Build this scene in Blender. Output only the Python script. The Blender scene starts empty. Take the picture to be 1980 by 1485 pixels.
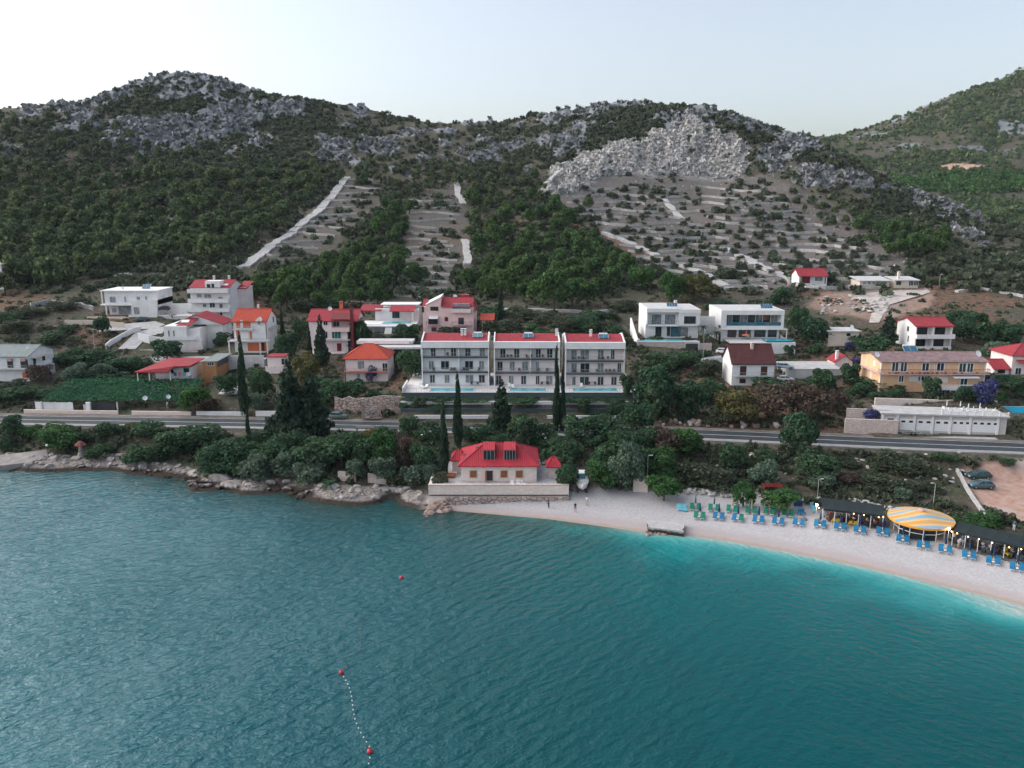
import bpy, bmesh, math, random
import numpy as np
from mathutils import Vector, Matrix
R = random.Random(11)
SC = bpy.context.scene
COL = SC.collection
PI = math.pi
rad = math.radians
# ------------------------------------------------------------------ camera geometry
CH = 51.0; FP = 1600.0; PITCH = rad(12.0)
cp, sp = math.cos(PITCH), math.sin(PITCH)
def ray(px, py):
    xc = (px-990)/FP; yc = -(py-742.5)/FP
    return xc, cp+yc*sp, -sp+yc*cp
def PY(px, py, Y):
    a, b, c = ray(px, py); t = Y/b
    return (a*t, Y, CH+c*t)
def PZ(px, py, z):
    a, b, c = ray(px, py); t = (z-CH)/c
    return (a*t, b*t, z)
def proj(x, y, z):
    dz = z-CH
    zc = np.maximum(y*cp-dz*sp, 1.0); yc = y*sp+dz*cp
    return 990+FP*x/zc, 742.5-FP*yc/zc
cam = bpy.data.cameras.new('Camera'); camo = bpy.data.objects.new('Camera', cam); COL.objects.link(camo)
camo.location = (0, 0, CH); camo.rotation_euler = (PI/2-PITCH, 0, 0)
cam.sensor_fit = 'HORIZONTAL'; cam.sensor_width = 36; cam.lens = 36*FP/1980
cam.clip_start = 1; cam.clip_end = 20000
SC.camera = camo
# ------------------------------------------------------------------ world and sun
SUN_EL, SUN_AZ = rad(31), rad(-78)      # azimuth from +Y, negative = to the left
w = bpy.data.worlds.new('World'); SC.world = w; w.use_nodes = True
nt = w.node_tree; nt.nodes.clear()
sky = nt.nodes.new('ShaderNodeTexSky'); sky.sky_type = 'NISHITA'; sky.sun_disc = False
sky.sun_elevation = SUN_EL; sky.sun_rotation = SUN_AZ
sky.air_density = 1.0; sky.dust_density = 3.0; sky.ozone_density = 1.5; sky.altitude = 50
hs = nt.nodes.new('ShaderNodeHueSaturation'); hs.inputs['Saturation'].default_value = 0.56
bg = nt.nodes.new('ShaderNodeBackground'); bg.inputs['Strength'].default_value = 0.10
wo = nt.nodes.new('ShaderNodeOutputWorld')
nt.links.new(sky.outputs[0], hs.inputs['Color']); nt.links.new(hs.outputs[0], bg.inputs['Color']); nt.links.new(bg.outputs[0], wo.inputs['Surface'])
sl = bpy.data.lights.new('Sun', 'SUN'); sl.energy = 1.3; sl.angle = rad(115); sl.color = (1, .93, .87)
so = bpy.data.objects.new('Sun', sl); COL.objects.link(so)
sd = Vector((math.sin(SUN_AZ)*math.cos(SUN_EL), math.cos(SUN_AZ)*math.cos(SUN_EL), math.sin(SUN_EL)))
so.rotation_euler = sd.to_track_quat('Z', 'Y').to_euler(); so.location = (0, 0, 200)
SC.view_settings.view_transform = 'Standard'; SC.view_settings.look = 'None'
SC.view_settings.exposure = 1.25; SC.view_settings.gamma = 1.0
SC.cycles.max_bounces = 5; SC.cycles.diffuse_bounces = 2; SC.cycles.glossy_bounces = 3; SC.cycles.transparent_max_bounces = 6
SC.cycles.caustics_reflective = False; SC.cycles.caustics_refractive = False
SC.cycles.use_adaptive_sampling = True; SC.cycles.adaptive_threshold = 0.02
# ------------------------------------------------------------------ materials
MATS = {}
def N(nt, t, **kw):
    n = nt.nodes.new(t)
    for k, v in kw.items():
        if k in n.inputs: n.inputs[k].default_value = v
        else: setattr(n, k, v)
    return n
def L(nt, a, b): nt.links.new(a, b)
def c4(c): return (c[0], c[1], c[2], 1)
def newmat(name):
    m = bpy.data.materials.new(name); m.use_nodes = True
    nt = m.node_tree; nt.nodes.clear()
    o = nt.nodes.new('ShaderNodeOutputMaterial'); p = nt.nodes.new('ShaderNodeBsdfPrincipled')
    nt.links.new(p.outputs[0], o.inputs[0])
    return m, nt, p
def mixc(nt, fac, a, b, blend='MIX'):
    n = nt.nodes.new('ShaderNodeMix'); n.data_type = 'RGBA'; n.blend_type = blend
    if hasattr(fac, 'is_output'): L(nt, fac, n.inputs[0])
    else: n.inputs[0].default_value = fac
    for s, v in ((6, a), (7, b)):
        if hasattr(v, 'is_output'): L(nt, v, n.inputs[s])
        else: n.inputs[s].default_value = c4(v)
    return n.outputs[2]
def math_(nt, op, a, b=0.0, c=None):
    n = nt.nodes.new('ShaderNodeMath'); n.operation = op
    for i, v in enumerate((a, b, c)):
        if v is None: continue
        if hasattr(v, 'is_output'): L(nt, v, n.inputs[i])
        else: n.inputs[i].default_value = v
    return n.outputs[0]
def maprange(nt, v, a, b, c=0., d=1.):
    n = nt.nodes.new('ShaderNodeMapRange'); L(nt, v, n.inputs[0])
    for i, x in enumerate((a, b, c, d)): n.inputs[i+1].default_value = x
    return n.outputs[0]
def coords(nt, kind='Object', scale=(1, 1, 1), rot=(0, 0, 0), tex=False):
    t = nt.nodes.new('ShaderNodeTexCoord')
    if kind == 'World':
        t = nt.nodes.new('ShaderNodeNewGeometry'); out = t.outputs['Position']
    else: out = t.outputs[kind]
    mp = nt.nodes.new('ShaderNodeMapping'); mp.vector_type = 'TEXTURE' if tex else 'POINT'; mp.inputs['Scale'].default_value = scale; mp.inputs['Rotation'].default_value = rot
    L(nt, out, mp.inputs['Vector']); return mp.outputs[0]
def noise(nt, vec, scale, detail=4, rough=.55):
    n = N(nt, 'ShaderNodeTexNoise', Scale=scale, Detail=detail, Roughness=rough); L(nt, vec, n.inputs['Vector']); return n.outputs['Fac']
def bump(nt, p, h, strength, dist):
    b = N(nt, 'ShaderNodeBump', Strength=strength, Distance=dist); L(nt, h, b.inputs['Height']); L(nt, b.outputs[0], p.inputs['Normal'])
    return b
def M(name, col, rough=.75, var=.12, vs=1.5, bmp=0., metal=0., spec=.35, streak=0.):
    if name in MATS: return MATS[name]
    m, nt, p = newmat(name)
    v = coords(nt, 'World'); f = maprange(nt, noise(nt, v, vs, 5), .3, .7)
    c = mixc(nt, f, [x*(1-var) for x in col], [min(1, x*(1+var)) for x in col])
    if streak:
        g = maprange(nt, noise(nt, coords(nt, 'World', (1.3, 1.3, .15)), 1.2, 4), .5, .75, 0, streak)
        c = mixc(nt, g, c, [x*.55 for x in col])
    L(nt, c, p.inputs['Base Color'])
    p.inputs['Roughness'].default_value = rough; p.inputs['Metallic'].default_value = metal; p.inputs['Specular IOR Level'].default_value = spec
    if bmp: bump(nt, p, noise(nt, v, vs*5, 3), bmp, .05)
    MATS[name] = m; return m
def tile_mat(name, col, var=.3):
    if name in MATS: return MATS[name]
    m, nt, p = newmat(name)
    v = coords(nt, 'Object')
    wv = N(nt, 'ShaderNodeTexWave', Scale=.95, Distortion=.6, Detail=1.0); wv.bands_direction = 'X'; L(nt, v, wv.inputs['Vector'])
    wy = N(nt, 'ShaderNodeTexWave', Scale=.8, Distortion=.8); wy.bands_direction = 'Y'; L(nt, v, wy.inputs['Vector'])
    f = maprange(nt, noise(nt, v, .8, 6, .65), .3, .7); f2 = maprange(nt, noise(nt, v, 4.5, 2), .35, .65)
    c = mixc(nt, f, [x*(1-var) for x in col], [min(1, x*(1+var*.6)) for x in col])
    c = mixc(nt, math_(nt, 'MULTIPLY', f2, .4), c, (col[0]*.62, col[1]*1.1, col[2]*.95))
    dirt = maprange(nt, noise(nt, coords(nt, 'Object', (1.2, .35, .35)), 1.1, 5, .6), .46, .72, 0, .6)
    c = mixc(nt, dirt, c, [x*.45+.03 for x in col])
    c = mixc(nt, math_(nt, 'MULTIPLY', wv.outputs['Fac'], .3), c, [x*.5 for x in col])
    L(nt, c, p.inputs['Base Color']); p.inputs['Roughness'].default_value = .8; p.inputs['Specular IOR Level'].default_value = .25
    h = math_(nt, 'ADD', wv.outputs['Fac'], math_(nt, 'MULTIPLY', wy.outputs['Fac'], .5))
    bump(nt, p, h, .6, .08)
    MATS[name] = m; return m
def stone_mat(name, ca, cb, cm, scale=1.6, stretch=1.7, bmp=.7):
    if name in MATS: return MATS[name]
    m, nt, p = newmat(name)
    v = coords(nt, 'World', (1, 1, stretch))
    vo = N(nt, 'ShaderNodeTexVoronoi', Scale=scale, Randomness=.9); L(nt, v, vo.inputs['Vector'])
    ve = N(nt, 'ShaderNodeTexVoronoi', Scale=scale, Randomness=.9); ve.feature = 'DISTANCE_TO_EDGE'; L(nt, v, ve.inputs['Vector'])
    sv = nt.nodes.new('ShaderNodeSeparateColor'); L(nt, vo.outputs['Color'], sv.inputs[0])
    c = mixc(nt, sv.outputs[0], ca, cb)
    c = mixc(nt, maprange(nt, noise(nt, v, .6, 4), .35, .7, 0, .6), c, [x*.72 for x in ca])
    c = mixc(nt, maprange(nt, ve.outputs['Distance'], .02, .09, .85, 0), c, cm)
    L(nt, c, p.inputs['Base Color']); p.inputs['Roughness'].default_value = .9; p.inputs['Specular IOR Level'].default_value = .2
    bump(nt, p, maprange(nt, ve.outputs['Distance'], 0, .2), bmp, .12)
    MATS[name] = m; return m
def leaf_mat(name, a, b, c_odd, odd=.15):
    """a..b by object, leaves varied one by one, now and then a dry tint"""
    if name in MATS: return MATS[name]
    m, nt, p = newmat(name)
    a, b, c_odd = [[min(.3, x*2.15) for x in q_] for q_ in (a, b, c_odd)]
    oi = nt.nodes.new('ShaderNodeObjectInfo'); ge = nt.nodes.new('ShaderNodeNewGeometry')
    n0 = noise(nt, coords(nt, 'World'), .09, 4, .6)
    col = mixc(nt, math_(nt, 'FRACT', math_(nt, 'ADD', oi.outputs['Random'], math_(nt, 'MULTIPLY', n0, 2.0))), a, b)
    isl = ge.outputs['Random Per Island']
    col = mixc(nt, math_(nt, 'MULTIPLY', maprange(nt, isl, .72, 1.0), .65), col, [x*2.1 for x in b])
    col = mixc(nt, maprange(nt, isl, .45, .0, 0, .75), col, [x*.42 for x in a])
    n = noise(nt, coords(nt, 'World'), .55, 3)
    col = mixc(nt, maprange(nt, n, .56, .72, 0, odd*3), col, c_odd)
    L(nt, col, p.inputs['Base Color']); p.inputs['Roughness'].default_value = .75; p.inputs['Specular IOR Level'].default_value = .15
    tr = nt.nodes.new('ShaderNodeBsdfTranslucent'); L(nt, col, tr.inputs['Color']); ms = nt.nodes.new('ShaderNodeMixShader'); ms.inputs[0].default_value = .35
    L(nt, p.outputs[0], ms.inputs[1]); L(nt, tr.outputs[0], ms.inputs[2]); L(nt, ms.outputs[0], nt.nodes['Material Output'].inputs[0])
    MATS[name] = m; return m
def emit_mat(name, col, s):
    if name in MATS: return MATS[name]
    m = bpy.data.materials.new(name); m.use_nodes = True; nt = m.node_tree; nt.nodes.clear()
    e = N(nt, 'ShaderNodeEmission', Strength=s); e.inputs[0].default_value = c4(col)
    o = nt.nodes.new('ShaderNodeOutputMaterial'); L(nt, e.outputs[0], o.inputs[0]); MATS[name] = m; return m
# ------------------------------------------------------------------ mesh builder
class MB:
    def __init__(s): s.v = []; s.f = []
    def add(s, v, f):
        n = len(s.v); s.v += [tuple(p) for p in v]; s.f += [tuple(i+n for i in q) for q in f]; return s
    def box(s, x0, x1, y0, y1, z0, z1):
        return s.add([(x0,y0,z0),(x1,y0,z0),(x1,y1,z0),(x0,y1,z0),(x0,y0,z1),(x1,y0,z1),(x1,y1,z1),(x0,y1,z1)],
                     [(0,3,2,1),(4,5,6,7),(0,1,5,4),(1,2,6,5),(2,3,7,6),(3,0,4,7)])
    def cbox(s, c, sx, sy, sz, rz=0, rx=0):
        m = Matrix.Translation(c) @ Matrix.Rotation(rz, 4, 'Z') @ Matrix.Rotation(rx, 4, 'X')
        b = MB().box(-sx/2, sx/2, -sy/2, sy/2, -sz/2, sz/2); return s.add([m @ Vector(p) for p in b.v], b.f)
    def prism(s, poly, z0, z1):            # poly in xy, counter-clockwise
        n = len(poly)
        z0s = z0 if hasattr(z0, '__len__') else [z0]*n; z1s = z1 if hasattr(z1, '__len__') else [z1]*n
        v = [(p[0], p[1], z) for p, z in zip(poly, z0s)]+[(p[0], p[1], z) for p, z in zip(poly, z1s)]
        return s.add(v, [tuple(range(n-1, -1, -1)), tuple(range(n, 2*n))]+[(i, (i+1) % n, n+(i+1) % n, n+i) for i in range(n)])
    def ext(s, poly, y0, y1):              # poly in xz, extruded along y
        n = len(poly); v = [(p[0], y0, p[1]) for p in poly]+[(p[0], y1, p[1]) for p in poly]
        return s.add(v, [tuple(range(n)), tuple(range(2*n-1, n-1, -1))]+[(i, n+i, n+(i+1) % n, (i+1) % n) for i in range(n)])
    def extx(s, poly, x0, x1):             # poly in yz, extruded along x
        n = len(poly); v = [(x0, p[0], p[1]) for p in poly]+[(x1, p[0], p[1]) for p in poly]
        return s.add(v, [tuple(range(n-1, -1, -1)), tuple(range(n, 2*n))]+[(i, (i+1) % n, n+(i+1) % n, n+i) for i in range(n)])
    def tube(s, a, b, r0, r1=None, n=8, cap=True):
        r1 = r0 if r1 is None else r1; a = Vector(a); b = Vector(b); d = (b-a).normalized()
        u = d.orthogonal().normalized(); w2 = d.cross(u); v = []
        for p, r in ((a, r0), (b, r1)):
            for i in range(n):
                t = 2*PI*i/n; v.append(p+u*math.cos(t)*r+w2*math.sin(t)*r)
        f = [(i, (i+1) % n, n+(i+1) % n, n+i) for i in range(n)]
        if cap: f += [tuple(range(n-1, -1, -1)), tuple(range(n, 2*n))]
        return s.add(v, f)
    def path(s, pts, r, n=6):
        for a, b in zip(pts[:-1], pts[1:]): s.tube(a, b, r, r, n)
        return s
    def lathe(s, prof, n=12, c=(0, 0, 0)):
        v = []; f = []
        for r, z in prof:
            for i in range(n):
                t = 2*PI*i/n; v.append((c[0]+r*math.cos(t), c[1]+r*math.sin(t), c[2]+z))
        m = len(prof)
        for j in range(m-1):
            for i in range(n): f.append((j*n+i, j*n+(i+1) % n, (j+1)*n+(i+1) % n, (j+1)*n+i))
        f += [tuple(range(n-1, -1, -1)), tuple(range((m-1)*n, m*n))]
        return s.add(v, f)
    def ball(s, c, r, sx=1, sy=1, sz=1, n=10, m=6):
        prof = [(max(.001, math.sin(PI*j/m)), -math.cos(PI*j/m)) for j in range(m+1)]
        b = MB().lathe(prof, n); return s.add([(c[0]+p[0]*r*sx, c[1]+p[1]*r*sy, c[2]+p[2]*r*sz) for p in b.v], b.f)
    def slab(s, pts, th):                  # a polygon given thickness downwards
        n = len(pts); v = [tuple(p) for p in pts]+[(p[0], p[1], p[2]-th) for p in pts]
        return s.add(v, [tuple(range(n)), tuple(range(2*n-1, n-1, -1))]+[(i, n+i, n+(i+1) % n, (i+1) % n) for i in range(n)])
    def mesh(s, name, mat=None, smooth=False):
        me = bpy.data.meshes.new(name); me.from_pydata([tuple(p) for p in s.v], [], s.f); me.update()
        if mat: me.materials.append(mat)
        if smooth: me.polygons.foreach_set('use_smooth', [True]*len(me.polygons))
        return me
    def build(s, name, mat=None, parent=None, smooth=False, bev=0.):
        o = bpy.data.objects.new(name, s.mesh(name, mat, smooth)); COL.objects.link(o)
        if parent: o.parent = parent
        if bev:
            b = o.modifiers.new('b', 'BEVEL'); b.width = bev; b.segments = 1; b.limit_method = 'ANGLE'
        return o
def tag(o, label=None, cat=None, group=None, kind=None):
    for k, v in (('label', label), ('category', cat), ('group', group), ('kind', kind)):
        if v: o[k] = v
    return o
def thing(name, label, cat, loc=(0, 0, 0), rz=0, group=None):
    o = bpy.data.objects.new(name, None); COL.objects.link(o); o.location = loc; o.rotation_euler = (0, 0, rz)
    o.empty_display_size = .5
    return tag(o, label, cat, group)
def copy_tree(o, parent=None):
    c = o.copy(); COL.objects.link(c)
    if parent: c.parent = parent
    for ch in list(o.children): copy_tree(ch, c)
    return c
def npmesh(name, V, Fq, mat, smooth=False):
    V = np.asarray(V, np.float32); Fq = np.asarray(Fq, np.int32)
    me = bpy.data.meshes.new(name); k = Fq.shape[1]
    me.vertices.add(len(V)); me.vertices.foreach_set('co', V.ravel())
    me.loops.add(Fq.size); me.loops.foreach_set('vertex_index', Fq.ravel())
    me.polygons.add(len(Fq)); me.polygons.foreach_set('loop_start', np.arange(0, Fq.size, k, dtype=np.int32))
    me.update(calc_edges=True)
    if smooth: me.polygons.foreach_set('use_smooth', np.ones(len(Fq), bool))
    if mat: me.materials.append(mat)
    return me
def vcol(me, name, arr):
    a = me.attributes.new(name, 'FLOAT_COLOR', 'POINT')
    d = np.ones((len(arr), 4), np.float32); d[:, :arr.shape[1]] = arr; a.data.foreach_set('color', d.ravel())
# ------------------------------------------------------------------ numpy noise
_rs = np.random.RandomState(5); _tab = _rs.rand(256, 256)
def vnoise(x, y):
    xi = np.floor(x).astype(int); yi = np.floor(y).astype(int); fx = x-xi; fy = y-yi
    fx = fx*fx*(3-2*fx); fy = fy*fy*(3-2*fy)
    g = lambda i, j: _tab[(xi+i) & 255, (yi+j) & 255]
    return (g(0,0)*(1-fx)+g(1,0)*fx)*(1-fy)+(g(0,1)*(1-fx)+g(1,1)*fx)*fy
def fbm(x, y, s, o=4):
    r = 0; a = 1; t = 0
    for k in range(o):
        r = r+a*vnoise(x/s*2**k+17.3*k, y/s*2**k+9.1*k); t += a; a *= .55
    return r/t
def inpoly(px, py, poly):
    ins = np.zeros(np.shape(px), bool); n = len(poly)
    for i in range(n):
        x0, y0 = poly[i]; x1, y1 = poly[(i+1) % n]
        if y0 == y1: continue
        ins ^= ((y0 > py) != (y1 > py)) & (px < (x1-x0)*(py-y0)/(y1-y0)+x0)
    return ins
# ------------------------------------------------------------------ terrain
SHORE_PX = [(-300,880),(-120,893),(0,903),(100,908),(230,905),(290,918),(360,930),(378,946),(440,944),(475,950),(520,950),(560,958),(620,965),(690,972),(760,966),(800,974),(850,992),(880,988),(950,994),(1060,1004),(1150,1016),(1250,1030),(1330,1036),(1420,1049),(1530,1069),(1650,1093),(1780,1123),(1900,1151),(1980,1172)]
_s = [PZ(a, b, 0) for a, b in SHORE_PX]+[(80,88,0),(130,60,0),(300,20,0)]
SX = np.array([p[0] for p in _s]); SY = np.array([p[1] for p in _s])
def Ys(x): return np.interp(x, SX, SY)
ROAD_PX = [(-500,800,4.2),(-200,806,4.3),(0,811,4.5),(210,814,4.7),(420,817,5.0),(620,821,5.2),(760,824,5.4),(990,829.5,5.6),(1160,833,5.8),(1350,839.5,6.0),(1530,847.5,6.2),(1700,855.5,6.4),(1840,861,6.5),(1980,866,6.6),(2200,877,6.8),(2500,890,7)]
RC = np.array([PZ(a, b, z) for a, b, z in ROAD_PX])
_t = np.linspace(0, 1, len(RC)); _tt = np.linspace(0, 1, 161)
def _smooth(a):
    for _ in range(14): a[1:-1] = (a[:-2]+2*a[1:-1]+a[2:])/4
    return a
RCL = np.stack([_smooth(np.interp(_tt, _t, RC[:, i])) for i in range(3)], 1)
def road_at(x): return np.interp(x, RCL[:, 0], RCL[:, 1]), np.interp(x, RCL[:, 0], RCL[:, 2])
ctl = []
for a, b in SHORE_PX[::2]: ctl.append(PZ(a, b, 0))
ctl += [(80,88,0),(130,60,0)]
for a, b, z in ROAD_PX: ctl.append(PZ(a, b, z))
for a, b, z in [(850,966,1.2),(1090,968,1.2),(900,932,3.2),(1060,928,3.2),(1180,935,2.2),(1370,952,2.0),(1500,962,2.0),(1640,962,2.2),(1780,985,2.2),(1900,1010,2.4),(1890,940,3.4),(1975,1000,2.6),(1950,902,4.2),(1700,930,3.6),(1550,900,4.2),(1400,890,4.6),(1250,880,5.0),(700,890,4.0),(500,880,4.2),(300,865,3.6),(100,858,3.2),(100,885,1.6),(300,895,1.4),(600,940,1.2),(730,945,1.4),(1980,1060,1.6),(1700,1022,1.3),(-150,850,3.2)]:
    ctl.append(PZ(a, b, z))
for q in [(-300,770,200),(0,785,189),(80,735,205),(330,757,200),(200,700,222),(-300,690,222),(0,660,235),(250,640,244),(220,612,256),(60,610,255),(420,622,255),(375,682,230),(500,682,227),(450,740,200),(600,740,199),(660,680,226),(720,735,200),(760,650,238),(870,645,241),(990,660,215),(990,640,245),(990,610,262),(1290,682,214),(1290,640,242),(1450,665,231),(1455,745,192),(1330,770,186),(1250,800,178),(1560,720,202),(1570,555,298),(1710,560,297),(1790,675,220),(1650,690,214),(1790,757,180),(1640,800,172),(1960,730,190),(1960,640,235),(2200,640,235),(2200,750,190),
          (-300,560,300),(0,560,300),(300,560,300),(600,580,290),(900,580,290),(1200,580,285),(1400,570,290),(1850,580,280),(1980,590,272),(2250,590,275)]: ctl.append(PY(*q))
for px in (-350,-100,150,400,650,900,1150,1400,1600): ctl += [PY(px,480,360), PY(px,400,430)]
for px in (-350,-100,150,400,650,900,1150,1400): ctl.append(PY(px,320,500))
ctl += [PY(1480,330,480),PY(1750,500,335),PY(1900,500,345),PY(2150,500,350),PY(1700,400,425),PY(1600,350,455)]
CREST = [(-500,300,560),(-250,250,580),(0,217,600),(60,207,605),(150,197,615),(220,180,625),(300,155,640),(370,151,650),(430,158,650),(500,181,645),(560,188,640),(640,203,640),(720,218,640),(800,231,640),(880,239,640),(960,238,635),(1040,225,630),(1110,215,620),(1180,206,610),(1270,199,600),(1330,200,595),(1400,219,585),(1470,249,570),(1540,269,550),(1600,293,530),(1680,333,500),(1760,373,470),(1830,405,450),(1900,428,440),(1980,436,440),(2150,440,440),(2400,440,440)]
for i, (a, b, y) in enumerate(CREST):
    x0, y0, z0 = PY(a, b, y); ctl.append((x0, y0, z0))
    if i % 2 == 0: ctl.append((x0*1.12, y0*1.12, z0-14)); ctl.append((x0*1.35, y0*1.35, z0-60 if a < 1600 else z0-45))
    if a < 1500 and i % 3 == 0: ctl.append(PY(a, b+.42*(320-b) if b < 300 else 300, y-55-.1*(300-b)))
def tps_fit(P, lam=1.5):
    P = np.array(P, float); n = len(P); X = P[:, :2]/100
    D = ((X[:, None]-X[None])**2).sum(-1); K = .5*D*np.log(D+1e-9)+lam*1e-3*np.eye(n)
    A = np.zeros((n+3, n+3)); A[:n, :n] = K; A[:n, n] = 1; A[:n, n+1:] = X; A[n, :n] = 1; A[n+1:, :n] = X.T
    s = np.linalg.solve(A, np.concatenate([P[:, 2], [0, 0, 0]])); return X, s
def tps_eval(fit, x, y):
    X, s = fit; n = len(X); out = np.empty(x.size); xf = x.ravel()/100; yf = y.ravel()/100
    for i in range(0, xf.size, 20000):
        a = xf[i:i+20000]; b = yf[i:i+20000]
        D = (a[:, None]-X[None, :, 0])**2+(b[:, None]-X[None, :, 1])**2
        out[i:i+20000] = (.5*D*np.log(D+1e-9)) @ s[:n]+s[n]+a*s[n+1]+b*s[n+2]
    return out.reshape(x.shape)
FIT = tps_fit(ctl)
NU, NY = 540, 500
UU = np.linspace(-.86, .86, NU); YY = 62*np.exp(np.linspace(0, math.log(860/62), NY))
GU, GY = np.meshgrid(UU, YY); GX = GU*GY
GZ = tps_eval(FIT, GX, GY)
# beach and shore profile
ys = Ys(GX); d = GY-ys
land = np.clip(d/14, 0, 1); land = land*land*(3-2*land)
GZ = np.where(d > 0, np.maximum(np.where(d < 14, np.minimum(GZ, d*.16)*(1-land)+GZ*land, GZ), np.minimum(d*.11, 1.6)), np.maximum(d*.14, -4))
# road bed
ry, rz_ = road_at(GX); rd = np.abs(GY-ry)
k = np.clip((rd-6.0)/5, 0, 1); k = k*k*(3-2*k)
GZ = np.where(d > 3, (rz_-.12)*(1-k)+GZ*k, GZ)
# level pads under buildings and terraces: (px_l, px_r, py_base, Y, depth, front margin)
SITE = dict(
 greyroof=(-70,58,737,205,12), lowred=(272,368,757,199,10), bigwhite=(205,304,610,257,13), tower=(372,447,618,255,12),
 redgable=(320,388,680,232,14), redwhite=(455,518,680,228,10), pinkcomplex=(600,676,682,226,11), poolvilla=(700,806,640,242,16),
 pinkthree=(818,922,643,241,11), hiporange=(668,750,737,200,10), aptA=(816,946,746,187.5,12), aptB=(955,1082,746,187.5,12),
 aptC=(1092,1207,745,187.5,12), villaone=(1249,1352,655,224,14), villatwo=(1392,1513,662,226,14), darkred=(1414,1495,745,192,9),
 smallred=(1542,1599,556,299,8), bungalow=(1660,1718,555,297,8), bungalowtwo=(1728,1777,557,296,9), whitered=(1764,1838,675,220,11),
 yellow=(1712,1903,757,181,12), garage=(1708,1936,838,160.5,7), edgepink=(1952,2030,727,190,9))
def pad_of(k, front=1.0, back=1.0, side=1.5, z=None):
    pl, pr, pb, Y, dep = SITE[k]; a = PY(pl, pb, Y); b = PY(pr, pb, Y)
    return (a[0]-side, b[0]+side, Y-front, Y+dep+back, a[2]-.05 if z is None else z)
PADS = [pad_of(k) for k in SITE if k[:3] not in ('apt', 'poo')]
POOLZ = PY(990, 746, 187.5)[2]
xa, xb = PY(777, 757, 180)[0], PY(1236, 757, 180)[0]
PADS += [(xa+.5, xb, 171.5, 174.0, 5.7), (xa+.5, xb, 174.1, 176.1, 6.6), (xa+.5, xb, 176.1, 178.0, 7.6), (xa+.5, xb, 178.0, 180.2, 8.9), (xa+.5, xb, 180.2, 203, POOLZ-.3)]
t = PZ(840, 943, 3.2); TX0 = PZ(829, 943, 3.2)[0]; TX1 = PZ(1100, 945, 3.2)[0]; TYF = PZ(900, 966, 1.2)[1]
PADS += [(TX0+2.2, TX1-.2, TYF+1.8, 155, 3.15)]
vz = PY(1290, 682, 214)[2]
PADS += [pad_of('poolvilla', 12, 2, 1)]; xq = PY(1936, 797, 172); PADS += [(xq[0], xq[0]+24, 167.0, 178, xq[2]-.35)]
for x0, x1, y0, y1, z in PADS:
    bl = .6 if x0 < xa+1 and x0 > xa-1 else 1.6
    e = np.maximum(np.maximum(x0-GX, GX-x1), np.maximum(y0-GY, GY-y1)); q = np.clip(e/bl, 0, 1)
    GZ = z*(1-q)+GZ*q
PXG, PYG = proj(GX, GY, GZ)
SDIST = d; RDIST = rd
# ---- what covers the ground, where
jx = (fbm(GX, GY, 9)-.5)*36; jy = (fbm(GX+300, GY, 9)-.5)*22
QX, QY = PXG+jx, PYG+jy
P_SCREE = [(1042,372),(1075,330),(1180,282),(1262,258),(1330,236),(1400,255),(1450,290),(1445,330),(1380,345),(1290,338),(1180,352),(1120,372),(1065,384)]
P_TERR = [(1060,386),(1180,350),(1300,335),(1480,335),(1560,375),(1650,415),(1690,470),(1760,510),(1740,545),(1560,560),(1420,562),(1290,520),(1200,470),(1130,420)]
P_TLEFT = [(668,344),(738,344),(738,400),(690,440),(640,480),(560,520),(472,516)]
P_TMID = [(788,385),(890,350),(910,450),(905,560),(780,575),(775,470)]
P_BEACH = [(760,985),(800,955),(850,964),(1100,966),(1108,942),(1230,945),(1330,946),(1430,955),(1570,962),(1720,1012),(1850,1052),(2050,1110),(2200,1300),(1500,1300),(700,1100)]
P_PARK = [(1852,912),(1900,900),(2000,886),(2100,890),(2100,1040),(1985,1024),(1915,998)]
P_RUBBLE = [(1590,568),(1700,560),(1800,556),(1800,590),(1710,618),(1600,608),(1560,590)]
def sm(poly, jit=1.0): return inpoly(PXG+jx*jit, PYG+jy*jit, poly).astype(float)
def blur(a, n=1):
    for _ in range(n):
        b = np.pad(a, 1, 'edge'); a = (b[:-2, 1:-1]+b[2:, 1:-1]+b[1:-1, :-2]+b[1:-1, 2:]+2*a)/6
    return a
scree = blur(sm(P_SCREE, 1.1), 3); terr_r = blur(sm(P_TERR, .6), 2); terr_l = blur(np.maximum(sm(P_TLEFT, .2), sm(P_TMID, .3)), 1); terr = np.maximum(terr_r, .6*terr_l)
beach = blur(np.where(d < 20, sm(P_BEACH, .15), 0), 2); park = blur(sm(P_PARK, .1), 1); rubble = blur(sm(P_RUBBLE, .6), 2)
rn = fbm(GX, GY, 34, 5); rn2 = fbm(GX+900, GY+50, 11, 4)
bandL = np.exp(-((PXG-420)/330)**2)*np.clip((345-PYG)/60, 0, 1)
bandR = np.exp(-((PXG-1250)/330)**2)*np.clip((350-PYG)/50, 0, 1)
bandRR = np.exp(-((PYG-(290+(PXG-1560)*.44)-14)/22)**2)*((PXG > 1500) & (PXG < 1900))
clump = fbm(GX+40, GY*.8+90, 24, 5); band = np.maximum(np.maximum(bandL, bandR), bandRR)
rock = np.clip((.5-clump)*8+(band-.52)*2.6, 0, 1)*np.clip((GY-330)/60, 0, 1)
rock = np.maximum(rock*(.6+.6*rn2)*(1-.85*terr), scree)
shorerock = ((d > -3) & (d < 2.2+4.5*rn2) & (PXG < 815)).astype(float); shorerock = blur(shorerock, 2)
red = np.clip((fbm(GX+70, GY+400, 26, 4)-.53)*6, 0, 1)*np.clip((440-GY)/60, 0, 1)*np.clip((GY-150)/20, 0, 1)
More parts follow.
